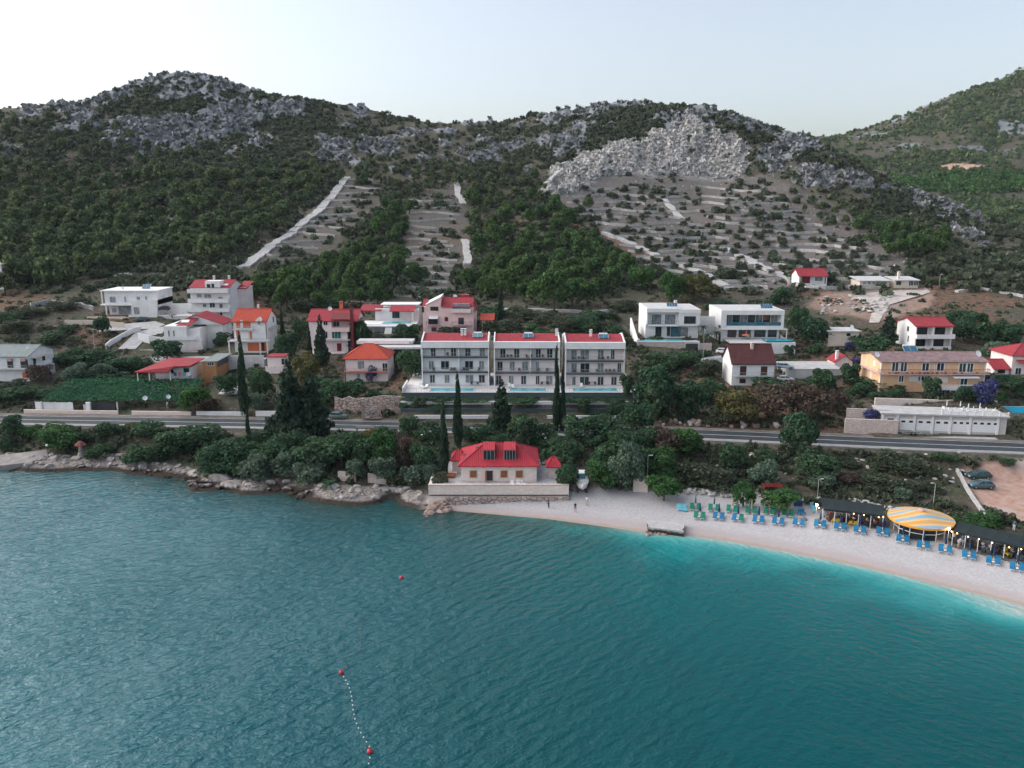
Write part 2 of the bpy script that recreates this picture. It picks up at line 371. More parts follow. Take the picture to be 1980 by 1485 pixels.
# relief: karst on the summits, small roughness elsewhere, flat where things stand
rough = np.clip((GY-300)/80, 0, 1)
for x0, x1, y0, y1, z in PADS:
    e = np.maximum(np.maximum(x0-GX, GX-x1), np.maximum(y0-GY, GY-y1)); rough = rough*np.clip(e/6, 0, 1)
ridg = 1-np.abs(2*fbm(GX*1.0, GY*.6, 13, 4)-1)
tflat = np.maximum(terr_r, terr_l); GZ = GZ+rough*(fbm(GX, GY, 60, 3)-.5)*7+rough*(1-.88*tflat)*((rock*(ridg-.75)*9)*(1+.3*scree)+rock*(1-np.abs(2*fbm(GX+9, GY*1.3, 5.5, 3)-1)-.6)*4.5+(fbm(GX+44, GY, 3.2, 2)-.5)*(1.4+2.5*rock))
nearr = np.clip((d-4)/6, 0, 1)*np.clip((rd-6)/4, 0, 1)*(1-park)
GZ = GZ+nearr*(fbm(GX+5, GY+8, 5, 3)-.5)*.5*np.clip((300-GY)/40, 0, 1)*np.where(rough >= 0, 1, 0)*(GY < 300)*np.minimum.reduce([np.clip(np.maximum(np.maximum(x0-GX, GX-x1), np.maximum(y0-GY, GY-y1))/3, 0, 1) for x0, x1, y0, y1, z in PADS])
GZ = GZ+shorerock*(ridg-.62)*2.6*np.clip(d+2, 0, 1)*np.clip((7-d)/3, 0, 1)
PXG, PYG = proj(GX, GY, GZ)
def ground(x, y):
    x = np.asarray(x, float); y = np.asarray(y, float)
    iu = np.clip((x/y-UU[0])/(UU[1]-UU[0]), 0, NU-1.001); iy = np.clip(np.log(y/62)/math.log(860/62)*(NY-1), 0, NY-1.001)
    a = iu.astype(int); b = iy.astype(int); fa = iu-a; fb = iy-b
    return (GZ[b, a]*(1-fa)+GZ[b, a+1]*fa)*(1-fb)+(GZ[b+1, a]*(1-fa)+GZ[b+1, a+1]*fa)*fb
_ym = np.concatenate([np.arange(90, 300, .25), np.arange(300, 760, 1.0)])
def hit(px, py):
    a, b, c = ray(px, py); t = _ym/b; x = a*t; z = CH+c*t; g = ground(x, _ym)
    k = np.nonzero(g >= z)[0]
    if len(k) == 0: return None
    i = k[0]; return (float(x[i]), float(_ym[i]), float(g[i]))
# ---- ground material
m, nt, p = newmat('ground_cover'); MATS['ground'] = m
A = N(nt, 'ShaderNodeAttribute', attribute_name='cover'); B = N(nt, 'ShaderNodeAttribute', attribute_name='cover2')
sa = nt.nodes.new('ShaderNodeSeparateColor'); L(nt, A.outputs['Color'], sa.inputs[0])
sb = nt.nodes.new('ShaderNodeSeparateColor'); L(nt, B.outputs['Color'], sb.inputs[0])
P = coords(nt, 'World')
n1 = noise(nt, P, .12, 6, .6); n2 = noise(nt, P, .7, 5, .65); n3 = noise(nt, P, 2.6, 4, .6)
vor = N(nt, 'ShaderNodeTexVoronoi', Scale=.5); L(nt, P, vor.inputs['Vector'])
vs = nt.nodes.new('ShaderNodeSeparateColor'); L(nt, vor.outputs['Color'], vs.inputs[0])
base = mixc(nt, maprange(nt, n2, .35, .65), (.052,.050,.038), (.125,.108,.086))
base = mixc(nt, maprange(nt, n1, .45, .62), base, mixc(nt, maprange(nt, n3, .4, .6), (.045,.058,.035), (.10,.10,.065)))
stones = math_(nt, 'MULTIPLY', maprange(nt, n3, .6, .66), maprange(nt, n2, .48, .6))
base = mixc(nt, math_(nt, 'MULTIPLY', stones, .75), base, (.42,.39,.37))
redc = mixc(nt, maprange(nt, n3, .35, .65), (.15,.072,.048), (.25,.14,.10))
base = mixc(nt, math_(nt, 'MULTIPLY', sb.outputs[0], maprange(nt, n2, .42, .58)), base, redc)
# terraces: stony soil in broken bands
ter = mixc(nt, maprange(nt, n3, .38, .6), (.095,.093,.092), (.20,.196,.194)); ter = mixc(nt, maprange(nt, n2, .45, .6, 0, .7), ter, (.135,.088,.062))
base = mixc(nt, math_(nt, 'MULTIPLY', sb.outputs[1], .9), base, ter)
# limestone
rk = mixc(nt, maprange(nt, n3, .3, .7), (.13,.147,.162), (.33,.352,.378)); rk = mixc(nt, maprange(nt, n2, .55, .75, 0, .7), rk, (.09,.095,.10))
rk = mixc(nt, maprange(nt, vor.outputs['Distance'], .0, .35, .5, 0), rk, (.09,.09,.09))
rf = math_(nt, 'MULTIPLY', maprange(nt, math_(nt, 'ADD', sa.outputs[0], math_(nt, 'MULTIPLY', math_(nt, 'SUBTRACT', n2, .5), 1.2)), .42, .6), 1)
base = mixc(nt, rf, base, rk)
scr = mixc(nt, maprange(nt, n3, .36, .6), (.18,.165,.155), (.50,.49,.475)); scr = mixc(nt, maprange(nt, n2, .56, .7, 0, .6), scr, (.38,.27,.20))
scr = mixc(nt, maprange(nt, vor.outputs['Distance'], .0, .3, .6, 0), scr, (.16,.15,.14))
base = mixc(nt, sa.outputs[1], base, scr)
# pebble beach, wet at the rim
geo = nt.nodes.new('ShaderNodeNewGeometry'); sx = nt.nodes.new('ShaderNodeSeparateXYZ'); L(nt, geo.outputs['Position'], sx.inputs[0])
peb = mixc(nt, maprange(nt, n3, .3, .7), (.335,.33,.345), (.46,.45,.46)); peb = mixc(nt, maprange(nt, noise(nt, P, 7, 3), .55, .75, 0, .45), peb, (.20,.185,.185))
zz = math_(nt, 'ADD', sx.outputs[2], math_(nt, 'MULTIPLY', math_(nt, 'SUBTRACT', n2, .5), .25))
peb = mixc(nt, maprange(nt, zz, .5, .28, 0, .8), peb, (.36,.31,.305)); peb = mixc(nt, maprange(nt, zz, .16, .06), peb, (.33,.27,.23))
base = mixc(nt, sa.outputs[2], base, peb)
grv = mixc(nt, maprange(nt, n2, .35, .65), (.33,.20,.155), (.44,.31,.26)); grv = mixc(nt, maprange(nt, n1, .5, .62), grv, (.40,.34,.31))
base = mixc(nt, sb.outputs[2], base, grv)
# limestone shore darkened by the water line
shr = mixc(nt, maprange(nt, n3, .32, .62), (.11,.09,.08), (.34,.315,.295)); shr = mixc(nt, maprange(nt, zz, .75, .45), shr, (.045,.036,.03))
base = mixc(nt, A.outputs['Alpha'], base, shr)
L(nt, base, p.inputs['Base Color']); p.inputs['Roughness'].default_value = .95; p.inputs['Specular IOR Level'].default_value = .15
hh = math_(nt, 'ADD', math_(nt, 'MULTIPLY', n2, .7), math_(nt, 'MULTIPLY', n3, .35)); hh = math_(nt, 'ADD', hh, math_(nt, 'MULTIPLY', vor.outputs['Distance'], math_(nt, 'MULTIPLY', rf, .6)))
bm = bump(nt, p, hh, .9, 1.0)
L(nt, maprange(nt, math_(nt, 'ADD', sa.outputs[2], sb.outputs[2]), 0, 1, .9, .12), bm.inputs['Strength'])
# ---- split the sheet: beach, lowland, hill (and the gravel car park)
V = np.stack([GX, GY, GZ], -1).reshape(-1, 3)
idx = np.arange(NU*NY).reshape(NY, NU)
Q = np.stack([idx[:-1, :-1], idx[:-1, 1:], idx[1:, 1:], idx[1:, :-1]], -1).reshape(-1, 4)
fc = lambda a: (a[:-1, :-1]+a[1:, 1:])/2
isb = fc(beach).ravel() > .5; isp = fc(park).ravel() > .5; ish = fc(GY).ravel() > 292
c1 = np.stack([rock, scree, beach, shorerock], -1).reshape(-1, 4); c2 = np.stack([red, terr, np.maximum(park, rubble*.6)], -1).reshape(-1, 3)
for nm, msk in (('beach', isb), ('parking_ground', isp & ~isb), ('hill', ish & ~isb & ~isp), ('ground', ~ish & ~isb & ~isp)):
    q = Q[msk]; u, inv = np.unique(q, return_inverse=True)
    me = npmesh(nm, V[u], inv.reshape(-1, 4), MATS['ground'], True)
    vcol(me, 'cover', c1[u]); vcol(me, 'cover2', c2[u])
    o = bpy.data.objects.new(nm, me); COL.objects.link(o); o['kind'] = 'structure'
# ---- the far hill across the valley
fctl = [PY(1300,420,620),PY(1545,420,620),(PY(1750,410,600)),PY(1980,425,590),PY(2250,425,590),PY(1750,372,760),PY(1980,372,760),PY(2250,372,760),PY(1560,300,900),PY(1750,335,850),PY(1980,330,850),PY(1640,290,980),PY(1800,285,960),PY(1980,260,960),PY(2250,250,950),
        PY(1400,275,1150),PY(1470,270,1150),PY(1545,268,1150),PY(1600,266,1150),PY(1640,263,1150),PY(1700,246,1150),PY(1760,223,1150),PY(1800,206,1150),PY(1850,184,1150),PY(1900,165,1150),PY(1980,139,1150),PY(2100,100,1150),PY(2300,60,1150),PY(1200,280,1150)]
fctl += [(p_[0]*1.3, p_[1]*1.3, p_[2]-70) for p_ in fctl[-14:]]
ff = tps_fit(fctl, .5)
FU = np.linspace(.12, .92, 300); FY = 470*np.exp(np.linspace(0, math.log(1500/470), 220)); fu, fy = np.meshgrid(FU, FY); fx = fu*fy
fz = tps_eval(ff, fx, fy)+(fbm(fx, fy, 80, 4)-.5)*16+(fbm(fx, fy, 14, 3)-.5)*4
FZ = fz
def far_ground(x, y):
    iu = np.clip((x/y-FU[0])/(FU[1]-FU[0]), 0, 298.9); iy = np.clip(np.log(y/470)/math.log(1500/470)*219, 0, 218.9)
    a = iu.astype(int); b = iy.astype(int); fa = iu-a; fb = iy-b
    return (FZ[b, a]*(1-fa)+FZ[b, a+1]*fa)*(1-fb)+(FZ[b+1, a]*(1-fa)+FZ[b+1, a+1]*fa)*fb
fpx, fpy = proj(fx, fy, fz)
frock = np.clip((fbm(fx+20, fy+700, 60, 5)-.52)*7, 0, 1)*np.clip((330-fpy)/60, 0, 1)
fi = np.arange(300*220).reshape(220, 300); fq = np.stack([fi[:-1, :-1], fi[:-1, 1:], fi[1:, 1:], fi[1:, :-1]], -1).reshape(-1, 4)
me = npmesh('distant_hill', np.stack([fx, fy, fz], -1).reshape(-1, 3), fq, MATS['ground'], True)
fe = np.zeros_like(fx)
fe[inpoly(fpx, fpy, [(1800,322),(1850,316),(1905,320),(1905,326),(1840,330)])] = 1
vcol(me, 'cover', np.stack([frock*.8, fe*0, fe*0, fe*0], -1).reshape(-1, 4)); vcol(me, 'cover2', np.stack([fe, fe*0, fe], -1).reshape(-1, 3))
o = bpy.data.objects.new('distant_hill', me); COL.objects.link(o); o['kind'] = 'structure'
# ------------------------------------------------------------------ the sea
wx = np.concatenate([[-1590,-900,-600,-320], np.arange(-210, 200, .9), [320,600,900,1590]]); wy = np.concatenate([[-190,-100,-40,0,30], np.arange(50, 190, .9)])
WX, WY = np.meshgrid(wx, wy); wd = Ys(WX)-WY
sh = np.where(wd > 0, wd, 0)
east = np.clip((WX+8)/45, 0, 1)
jw = (fbm(WX, WY, 11, 5)-.5)*14
shal = np.exp(-np.maximum(sh+jw*np.clip(sh/5, 0, 1), 0)/(2.0+7.0*east))*(.12+.88*np.clip((WX+22)/40, 0, 1))
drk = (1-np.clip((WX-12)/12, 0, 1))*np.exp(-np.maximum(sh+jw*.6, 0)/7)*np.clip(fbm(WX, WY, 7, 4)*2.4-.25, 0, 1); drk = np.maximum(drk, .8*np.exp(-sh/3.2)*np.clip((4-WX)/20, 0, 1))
ww = np.zeros_like(WX)
inn = (np.abs(WX) < 208) & (WY > 48)
def wv(lx, ly, ax, amp, sx_):
    ca, sa_ = math.cos(ax), math.sin(ax); u = (WX*ca+WY*sa_)/lx; v = (-WX*sa_+WY*ca)/ly
    return (fbm(u+sx_, v+3*sx_, 1.0, 2)-.5)*amp
m, nt, p = newmat('sea_water'); MATS['sea'] = m
A = N(nt, 'ShaderNodeAttribute', attribute_name='depth'); sa = nt.nodes.new('ShaderNodeSeparateColor'); L(nt, A.outputs['Color'], sa.inputs[0])
P = coords(nt, 'World')
big = noise(nt, P, .022, 4, .6)
deep = mixc(nt, maprange(nt, big, .35, .65), (.0004,.032,.040), (.0007,.054,.062))
cr = nt.nodes.new('ShaderNodeValToRGB'); L(nt, sa.outputs[0], cr.inputs[0])
e = cr.color_ramp.elements; e[0].position = 0; e[0].color = (.002,.068,.084,1); e[1].position = 1; e[1].color = (.34,.40,.38,1)
for pos, c in ((.18,(.002,.105,.12,1)),(.42,(.006,.19,.20,1)),(.7,(.05,.30,.30,1)),(.9,(.18,.38,.37,1))):
    q = cr.color_ramp.elements.new(pos); q.color = c
sx0 = nt.nodes.new('ShaderNodeSeparateXYZ'); L(nt, P, sx0.inputs[0]); deep = mixc(nt, maprange(nt, math_(nt, 'ADD', sx0.outputs[0], math_(nt, 'MULTIPLY', math_(nt, 'SUBTRACT', big, .5), 70)), 10, -60), deep, (.0008,.112,.142)); deep = mixc(nt, sa.outputs[2], deep, (.001,.118,.128)); col = mixc(nt, maprange(nt, sa.outputs[0], .05, .4), deep, cr.outputs[0])  # left water tinted lighter teal-blue, sky reflection painted into its base colour
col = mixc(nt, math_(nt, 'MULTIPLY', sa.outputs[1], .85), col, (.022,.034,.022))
L(nt, col, p.inputs['Base Color']); p.inputs['Roughness'].default_value = .09; p.inputs['IOR'].default_value = 1.333; p.inputs['Specular IOR Level'].default_value = .36
r1 = coords(nt, 'World', (1, 2.6, 1), (0, 0, rad(-42)), True)
r2 = coords(nt, 'World', (1, 2.0, 1), (0, 0, rad(-58)), True)
r1b = coords(nt, 'World', (1, 2.6, 1), (0, 0, rad(40)), True); r2b = coords(nt, 'World', (1, 1.8, 1), (0, 0, rad(58)), True)
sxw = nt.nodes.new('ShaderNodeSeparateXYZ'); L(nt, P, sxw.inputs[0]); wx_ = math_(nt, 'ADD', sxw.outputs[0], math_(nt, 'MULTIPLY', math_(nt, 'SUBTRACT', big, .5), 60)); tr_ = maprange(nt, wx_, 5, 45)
def mx(a, c): return math_(nt, 'ADD', math_(nt, 'MULTIPLY', a, math_(nt, 'SUBTRACT', 1.0, tr_)), math_(nt, 'MULTIPLY', c, tr_))
def crest(ang, sc):
    v_ = coords(nt, 'World', (1, 1, 1), (0, 0, ang), True); t_ = N(nt, 'ShaderNodeTexWave', Scale=sc, Distortion=6.0, Detail=3.0); t_.inputs['Detail Scale'].default_value = 1.1; t_.inputs['Detail Roughness'].default_value = .6; L(nt, v_, t_.inputs['Vector']); return math_(nt, 'MULTIPLY', t_.outputs['Fac'], .085)
h1 = mx(math_(nt, 'ADD', crest(rad(-42), .17), math_(nt, 'MULTIPLY', noise(nt, r1, .32, 2, .5), .5)), math_(nt, 'ADD', crest(rad(40), .2), math_(nt, 'MULTIPLY', noise(nt, r1b, .36, 2, .5), .5))); h2 = mx(noise(nt, r2, 1.2, 3, .55), noise(nt, r2b, 1.3, 3, .55)); h3 = noise(nt, P, 3.0, 3, .6)
L(nt, maprange(nt, wx_, -80, 25, .95, .17), p.inputs['Specular IOR Level'])  # reflectivity raised toward the left by position, to put brighter sky glare there
amp = maprange(nt, noise(nt, coords(nt, 'World', (1, .6, 1), (0, 0, rad(-30))), .035, 3), .3, .7, .55, 1.3)
hh = math_(nt, 'ADD', math_(nt, 'MULTIPLY', h1, 1.45), math_(nt, 'ADD', math_(nt, 'MULTIPLY', h2, .72), math_(nt, 'MULTIPLY', h3, .16)))
wnd = maprange(nt, sxw.outputs[0], -60, 55, 1.5, .85)
bump(nt, p, math_(nt, 'MULTIPLY', math_(nt, 'MULTIPLY', hh, amp), wnd), 1.0, .55)
wi = np.arange(WX.size).reshape(WX.shape); wq = np.stack([wi[:-1, :-1], wi[:-1, 1:], wi[1:, 1:], wi[1:, :-1]], -1).reshape(-1, 4)
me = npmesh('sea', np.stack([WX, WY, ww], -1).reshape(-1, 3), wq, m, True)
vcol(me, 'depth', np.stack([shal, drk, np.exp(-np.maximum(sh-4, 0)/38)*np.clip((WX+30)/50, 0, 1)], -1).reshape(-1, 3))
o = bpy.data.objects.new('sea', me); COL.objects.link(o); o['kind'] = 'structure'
# ------------------------------------------------------------------ road
def strip(name, off0, off1, dz, mat, x0=-190, x1=180, gap=None, lip=.0):
    c = RCL[(RCL[:, 0] > x0) & (RCL[:, 0] < x1)]; xs = np.arange(c[0, 0], c[-1, 0], 1.5)
    y = np.interp(xs, c[:, 0], c[:, 1]); z = np.interp(xs, c[:, 0], c[:, 2]); dy = np.gradient(y, xs); n = np.sqrt(1+dy*dy)
    nx, ny = -dy/n, 1/n; mb = MB()
    for i in range(len(xs)-1):
        if gap and int(xs[i]/gap) % 2: continue
        a = [(xs[j]+nx[j]*o_, y[j]+ny[j]*o_, z[j]+dz) for j, o_ in ((i, off0), (i+1, off0), (i+1, off1), (i, off1))]
        if lip: mb.slab(a[::1], lip)
        else: mb.add(a, [(0, 1, 2, 3)])
    o = mb.build(name, mat); o['kind'] = 'structure'; return o
ASPH = M('asphalt', (.030,.040,.047), .8, .3, .35, .3); PAINT = M('road_paint', (.62,.62,.60), .7, .15, 2); CONC = M('concrete_pale', (.42,.42,.42), .85, .18, .8, .2, streak=.3)
strip('road', -3.6, 3.8, .04, ASPH)
strip('road_marking', -3.25, -3.05, .048, PAINT); strip('road_marking', 3.25, 3.42, .048, PAINT); strip('road_marking', -.06, .12, .048, PAINT)
strip('pavement', -4.7, -3.62, .10, M('pavement_concrete', (.25,.25,.25), .85, .2, .8, .2), lip=.5)
strip('forecourt', 5.31, 9.2, .05, CONC, PZ(1702, 850, 6.5)[0], PZ(1950, 860, 6.6)[0], None, .5); strip('verge', 3.82, 5.3, .06, M('verge_gravel', (.17,.15,.135), .95, .35, .6, .5), lip=.4)
# ------------------------------------------------------------------ buildings
WHITE = M('white_render', (.72,.72,.725), .85, .09, .5, streak=.16); GREYW = M('grey_render', (.50,.50,.51), .85, .12, .6, streak=.25)
PINK = M('pink_render', (.78,.56,.545), .85, .08, .6, streak=.2); PALEP = M('pale_pink_render', (.76,.66,.65), .85, .08, .6, streak=.2)
CREAM = M('cream_render', (.66,.58,.48), .85, .08, .6, streak=.2); ORNG = M('orange_render', (.74,.47,.29), .85, .1, .6, streak=.2); TERRA = M('terracotta_render', (.62,.16,.08), .85, .12, .8)
RED = tile_mat('red_tiles', (.38,.040,.056)); ORED = tile_mat('orange_red_tiles', (.50,.065,.040), .25); DRED = tile_mat('dark_brown_tiles', (.10,.030,.032)); GTILE = tile_mat('grey_sheet_roof', (.26,.28,.29), .15); OLDT = tile_mat('weathered_tiles', (.30,.19,.20), .6)
GLASS = M('window_glass', (.025,.035,.042), .08, .5, .8, spec=.6); GLASSB = M('blue_glass', (.03,.12,.16), .1, .3, .8, spec=.6); CURT = M('curtained_glass', (.22,.25,.27), .25, .4, 1.2, spec=.5)
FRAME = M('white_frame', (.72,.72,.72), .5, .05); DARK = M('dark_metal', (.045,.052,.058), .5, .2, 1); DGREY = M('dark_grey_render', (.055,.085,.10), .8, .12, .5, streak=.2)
BROWN = M('brown_wood', (.26,.095,.03), .7, .3, 4); DBROWN = M('dark_wood', (.07,.03,.025), .7, .3, 4); MAROON = M('maroon_paint', (.16,.025,.03), .7, .2, 2)
STONEW = stone_mat('pale_stone_wall', (.66,.56,.52), (.52,.42,.38), (.42,.37,.34), 1.5, 1.6, .5); STONER = stone_mat('rough_stone_wall', (.56,.46,.42), (.36,.27,.24), (.10,.085,.08), 1.1, 1.4, 1.)
DRYST = stone_mat('dry_stone', (.56,.55,.55), (.38,.37,.37), (.10,.10,.10), 1.6, 1.3, 1.); ASHLAR = stone_mat('pink_ashlar', (.82,.70,.64), (.74,.61,.56), (.62,.54,.50), 1.3, 2.2, .25)
POOLW = M('pool_water', (.03,.42,.50), .06, .12, .6, .3, spec=.5); PAVE = M('pale_paving', (.56,.55,.55), .85, .1, 1, streak=.15); SOLAR = M('solar_glass', (.035,.13,.20), .15, .25, 1, spec=.6)
STEEL = M('galvanised_metal', (.45,.46,.47), .45, .1, 2, metal=.4); PLASTW = M('white_plastic', (.76,.76,.77), .5, .04); AWN = M('awning_cloth', (.60,.60,.61), .9, .08)
CROPS = dict(c1=(0,480,3.712), c2=(360,480,3.712), c3=(740,520,3.96), c4=(1200,480,3.712), c5=(1580,480,3.7125), c6=(1560,860,4.714), c7=(1220,900,4.714), c8=(780,820,4.304), d1=(0,780,3.96), d2=(420,760,3.96), d7=(1200,760,3.96))
def cpx(c, x, y):
    o = CROPS[c]; return o[0]+x/o[2], o[1]+y/o[2]
class House:
    """an Empty at the front foot; x along the facade, y away from the sea, z up"""
    def __init__(s, name, label, cat, site, crop, yaw=0, group=None):
        pl, pr, pb, Y, dep = SITE[site] if isinstance(site, str) else site
        a = PY(pl, pb, Y); b = PY(pr, pb, Y); s.W = b[0]-a[0]; s.D = dep; s.crop = crop
        s.loc = ((a[0]+b[0])/2, Y, a[2]); s.yaw = rad(yaw); s.root = thing(name, label, cat, s.loc, s.yaw, group)
        s.hw = s.W/2
    def q(s, cx, cy, dy=0.):
        px, py = cpx(s.crop, cx, cy); d = Vector(ray(px, py)); o = Vector((0, 0, CH))-Vector(s.loc)
        r = Matrix.Rotation(-s.yaw, 3, 'Z'); d = r @ d; o = r @ o; t = (dy-o.y)/d.y; p = o+d*t
        return p.x, p.z
    def z(s, cy, dy=0., cx=None):
        if cx is None: cx = (proj(*[np.float64(v) for v in s.loc])[0]-CROPS[s.crop][0])*CROPS[s.crop][2]
        return s.q(cx, cy, dy)[1]
    def part(s, name, mb, mat, parent=None, label=None, smooth=False):
        o = mb.build(name, mat, parent or s.root, smooth)
        if label: o['label'] = label
        return o
    def wall(s, x0, x1, y0, y1, z0, z1, mat=None, name='wall'): return s.part(name, MB().box(x0, x1, y0, y1, z0, z1), mat or WHITE)
    def rect(s, name, mat, r, y0, y1, parent=None, label=None):
        x0, z1 = s.q(r[0], r[1], y0); x1, z0 = s.q(r[2], r[3], y0); return s.part(name, MB().box(x0, x1, y0, y1, z0, z1), mat, parent, label)
    def win(s, rects, dy=0., n=2, fr=None, gl=None, name='window', t=.07, sill=False):
        for r in rects:
            x0, z1 = s.q(r[0], r[1], dy); x1, z0 = s.q(r[2], r[3], dy); s.winl(x0, x1, z0, z1, dy, n, fr, gl, name, t, sill)
    def winl(s, x0, x1, z0, z1, dy=0., n=2, fr=None, gl=None, name='window', t=.07, sill=False):
        mb = MB(); a, b = dy-.08, dy+.05
        mb.box(x0-t, x0+t*.4, a, b, z0-t, z1+t).box(x1-t*.4, x1+t, a, b, z0-t, z1+t).box(x0+t*.4, x1-t*.4, a, b, z1-t*.3, z1+t).box(x0+t*.4, x1-t*.4, a, b, z0-t, z0+t*.3)
        for i in range(1, n):
            x = x0+(x1-x0)*i/n; mb.box(x-t*.45, x+t*.45, a+.01, b-.02, z0+t*.3, z1-t*.3)
        if sill: mb.box(x0-t*2.2, x1+t*2.2, dy-.16, a+.003, z0-t*1.9, z0-t)
        w_ = s.part(name, mb, fr or FRAME); MB().box(x0+.01, x1-.01, dy-.03, dy+.03, z0+.01, z1-.01).build('pane', gl or GLASS, w_)
    def shut(s, rects, mat, dy=0., name='shutter'):
        for r in rects:
            x0, z1 = s.q(r[0], r[1], dy); x1, z0 = s.q(r[2], r[3], dy); mb = MB().box(x0, x1, dy-.07, dy+.03, z0, z1)
            k = int((z1-z0)/.16)
            for i in range(k): mb.box(x0+.06, x1-.06, dy-.1, dy-.068, z0+.05+i*.16, z0+.13+i*.16)
            s.part(name, mb, mat)
    def gable(s, x0, x1, y0, y1, ze, zr, mat=RED, ov=.5, th=.18, wm=None, yr=None, name='roof', ovx=None):
        ym = (y0+y1)/2 if yr is None else yr; k = (zr-ze)/(ym-y0); k2 = (zr-ze)/(y1-ym); ox = ov if ovx is None else ovx
        if wm: s.part('gable_wall', MB().extx([(y0+.02, ze-.1), (y1-.02, ze-.1), (y1-.02, ze), (ym, zr-.04), (y0+.02, ze)], x0+.02, x1-.02), wm)
        p = [(y0-ov, ze-k*ov), (ym, zr), (y1+ov, ze-k2*ov), (y1+ov, ze-k2*ov+th), (ym, zr+th), (y0-ov, ze-k*ov+th)]
        r = s.part(name, MB().extx(p, x0-ox, x1+ox), mat)
        MB().extx([(ym-.18, zr+th-.02), (ym+.18, zr+th-.02), (ym, zr+th+.13)], x0-ox+.03, x1+ox-.03).build('ridge_cap', mat, r); return r
    def gabley(s, x0, x1, y0, y1, ze, zr, mat=RED, ov=.5, th=.18, wm=None, xr=None, name='roof'):
        xm = (x0+x1)/2 if xr is None else xr; k = (zr-ze)/(xm-x0); k2 = (zr-ze)/(x1-xm)
        if wm: s.part('gable_wall', MB().ext([(x0+.02, ze-.1), (x1-.02, ze-.1), (x1-.02, ze), (xm, zr-.04), (x0+.02, ze)], y0+.02, y1-.02), wm)
        p = [(x0-ov, ze-k*ov), (xm, zr), (x1+ov, ze-k2*ov), (x1+ov, ze-k2*ov+th), (xm, zr+th), (x0-ov, ze-k*ov+th)]
        return s.part(name, MB().ext(p, y0-ov, y1+ov), mat)
    def hip(s, x0, x1, y0, y1, ze, zr, mat=RED, ov=.5, run=None, th=.14, name='roof'):
        x0 -= ov; x1 += ov; y0 -= ov; y1 += ov; ym = (y0+y1)/2; run = (y1-y0)/2 if run is None else run
        a, b = (x0+run, ym, zr), (x1-run, ym, zr); c = [(x0, y0, ze), (x1, y0, ze), (x1, y1, ze), (x0, y1, ze)]; d = [(p_[0], p_[1], ze-th) for p_ in c]
        r = s.part(name, MB().add(c+[a, b]+d, [(0,1,5,4),(1,2,5),(2,3,4,5),(3,0,4),(9,8,7,6),(6,7,1,0),(7,8,2,1),(8,9,3,2),(9,6,0,3)]), mat)
        mb = MB()
        for i, e in ((0, a), (3, a), (1, b), (2, b)): mb.tube(c[i], e, .1, .1, 6)
        mb.tube(a, b, .12, .12, 6); mb.build('ridge_cap', mat, r); return r
    def balcony(s, x0, x1, y0, y1, z, th=.2, h=1.0, slab=None, rail=None, step=.35, sides=(1, 1), solid=None, name='balcony'):
        b = s.part(name, MB().box(x0, x1, y0, y1, z-th, z), slab or WHITE); mb = MB()
        if solid:
            mb.box(x0, x1, y0, y0+.12, z, z+h)
            if sides[0]: mb.box(x0, x0+.12, y0+.12, y1, z, z+h)
            if sides[1]: mb.box(x1-.12, x1, y0+.12, y1, z, z+h)
            mb.build('parapet', solid, b); return b
        mb.box(x0, x1, y0+.02, y0+.08, z+h-.06, z+h).box(x0, x1, y0+.03, y0+.07, z+.1, z+.15)
        n = max(2, int((x1-x0)/step))
        for i in range(n+1):
            x = x0+(x1-x0-.04)*i/n; mb.box(x, x+.035, y0+.035, y0+.065, z, z+h-.05)
        for k, x in ((0, x0), (1, x1-.06)):
            if sides[k]:
                mb.box(x, x+.06, y0+.08, y1, z+h-.06, z+h); m_ = max(2, int((y1-y0)/step))
                for i in range(1, m_): mb.box(x+.01, x+.045, y0+(y1-y0)*i/m_, y0+(y1-y0)*i/m_+.035, z, z+h-.05)
        mb.build('railing', rail or DARK, b); return b
    def chimney(s, x, y, z0, z1, w_=.6, mat=None, cap=True):
        c = s.part('chimney', MB().box(x-w_/2, x+w_/2, y-w_/2, y+w_/2, z0, z1), mat or WHITE)
        if cap:
            k = w_/2; MB().box(x-k-.1, x+k+.1, y-k-.1, y+k+.1, z1, z1+.1).box(x-k+.05, x-k+.2, y-k+.05, y+k-.05, z1+.1, z1+.4).box(x+k-.2, x+k-.05, y-k+.05, y+k-.05, z1+.1, z1+.4).box(x-k-.06, x+k+.06, y-k-.06, y+k+.06, z1+.4, z1+.5).build('chimney_cap', mat or WHITE, c)
    def solar(s, x, y, z, w_=2.0, l=1.3, tilt=35, tank=True):
        t = rad(tilt); m_ = MB().cbox((x, y, z+l/2*math.sin(t)+.15), w_, l, .08, 0, t); o = s.part('solar_panel', m_, SOLAR)
        for k in (-1, 0, 1): MB().cbox((x+k*w_/2*.98, y-.02, z+l/2*math.sin(t)+.17), .07, l+.06, .1, 0, t).build('panel_frame', STEEL, o)
        if tank: MB().tube((x-w_*.42, y+l*.5, z+l*math.sin(t)+.2), (x+w_*.42, y+l*.5, z+l*math.sin(t)+.2), .26, .26, 10).box(x-w_*.3, x-w_*.24, y+l*.4, y+l*.5, z-.1, z+l*math.sin(t)+.1).box(x+w_*.24, x+w_*.3, y+l*.4, y+l*.5, z-.1, z+l*math.sin(t)+.1).build('water_tank', FRAME, o)
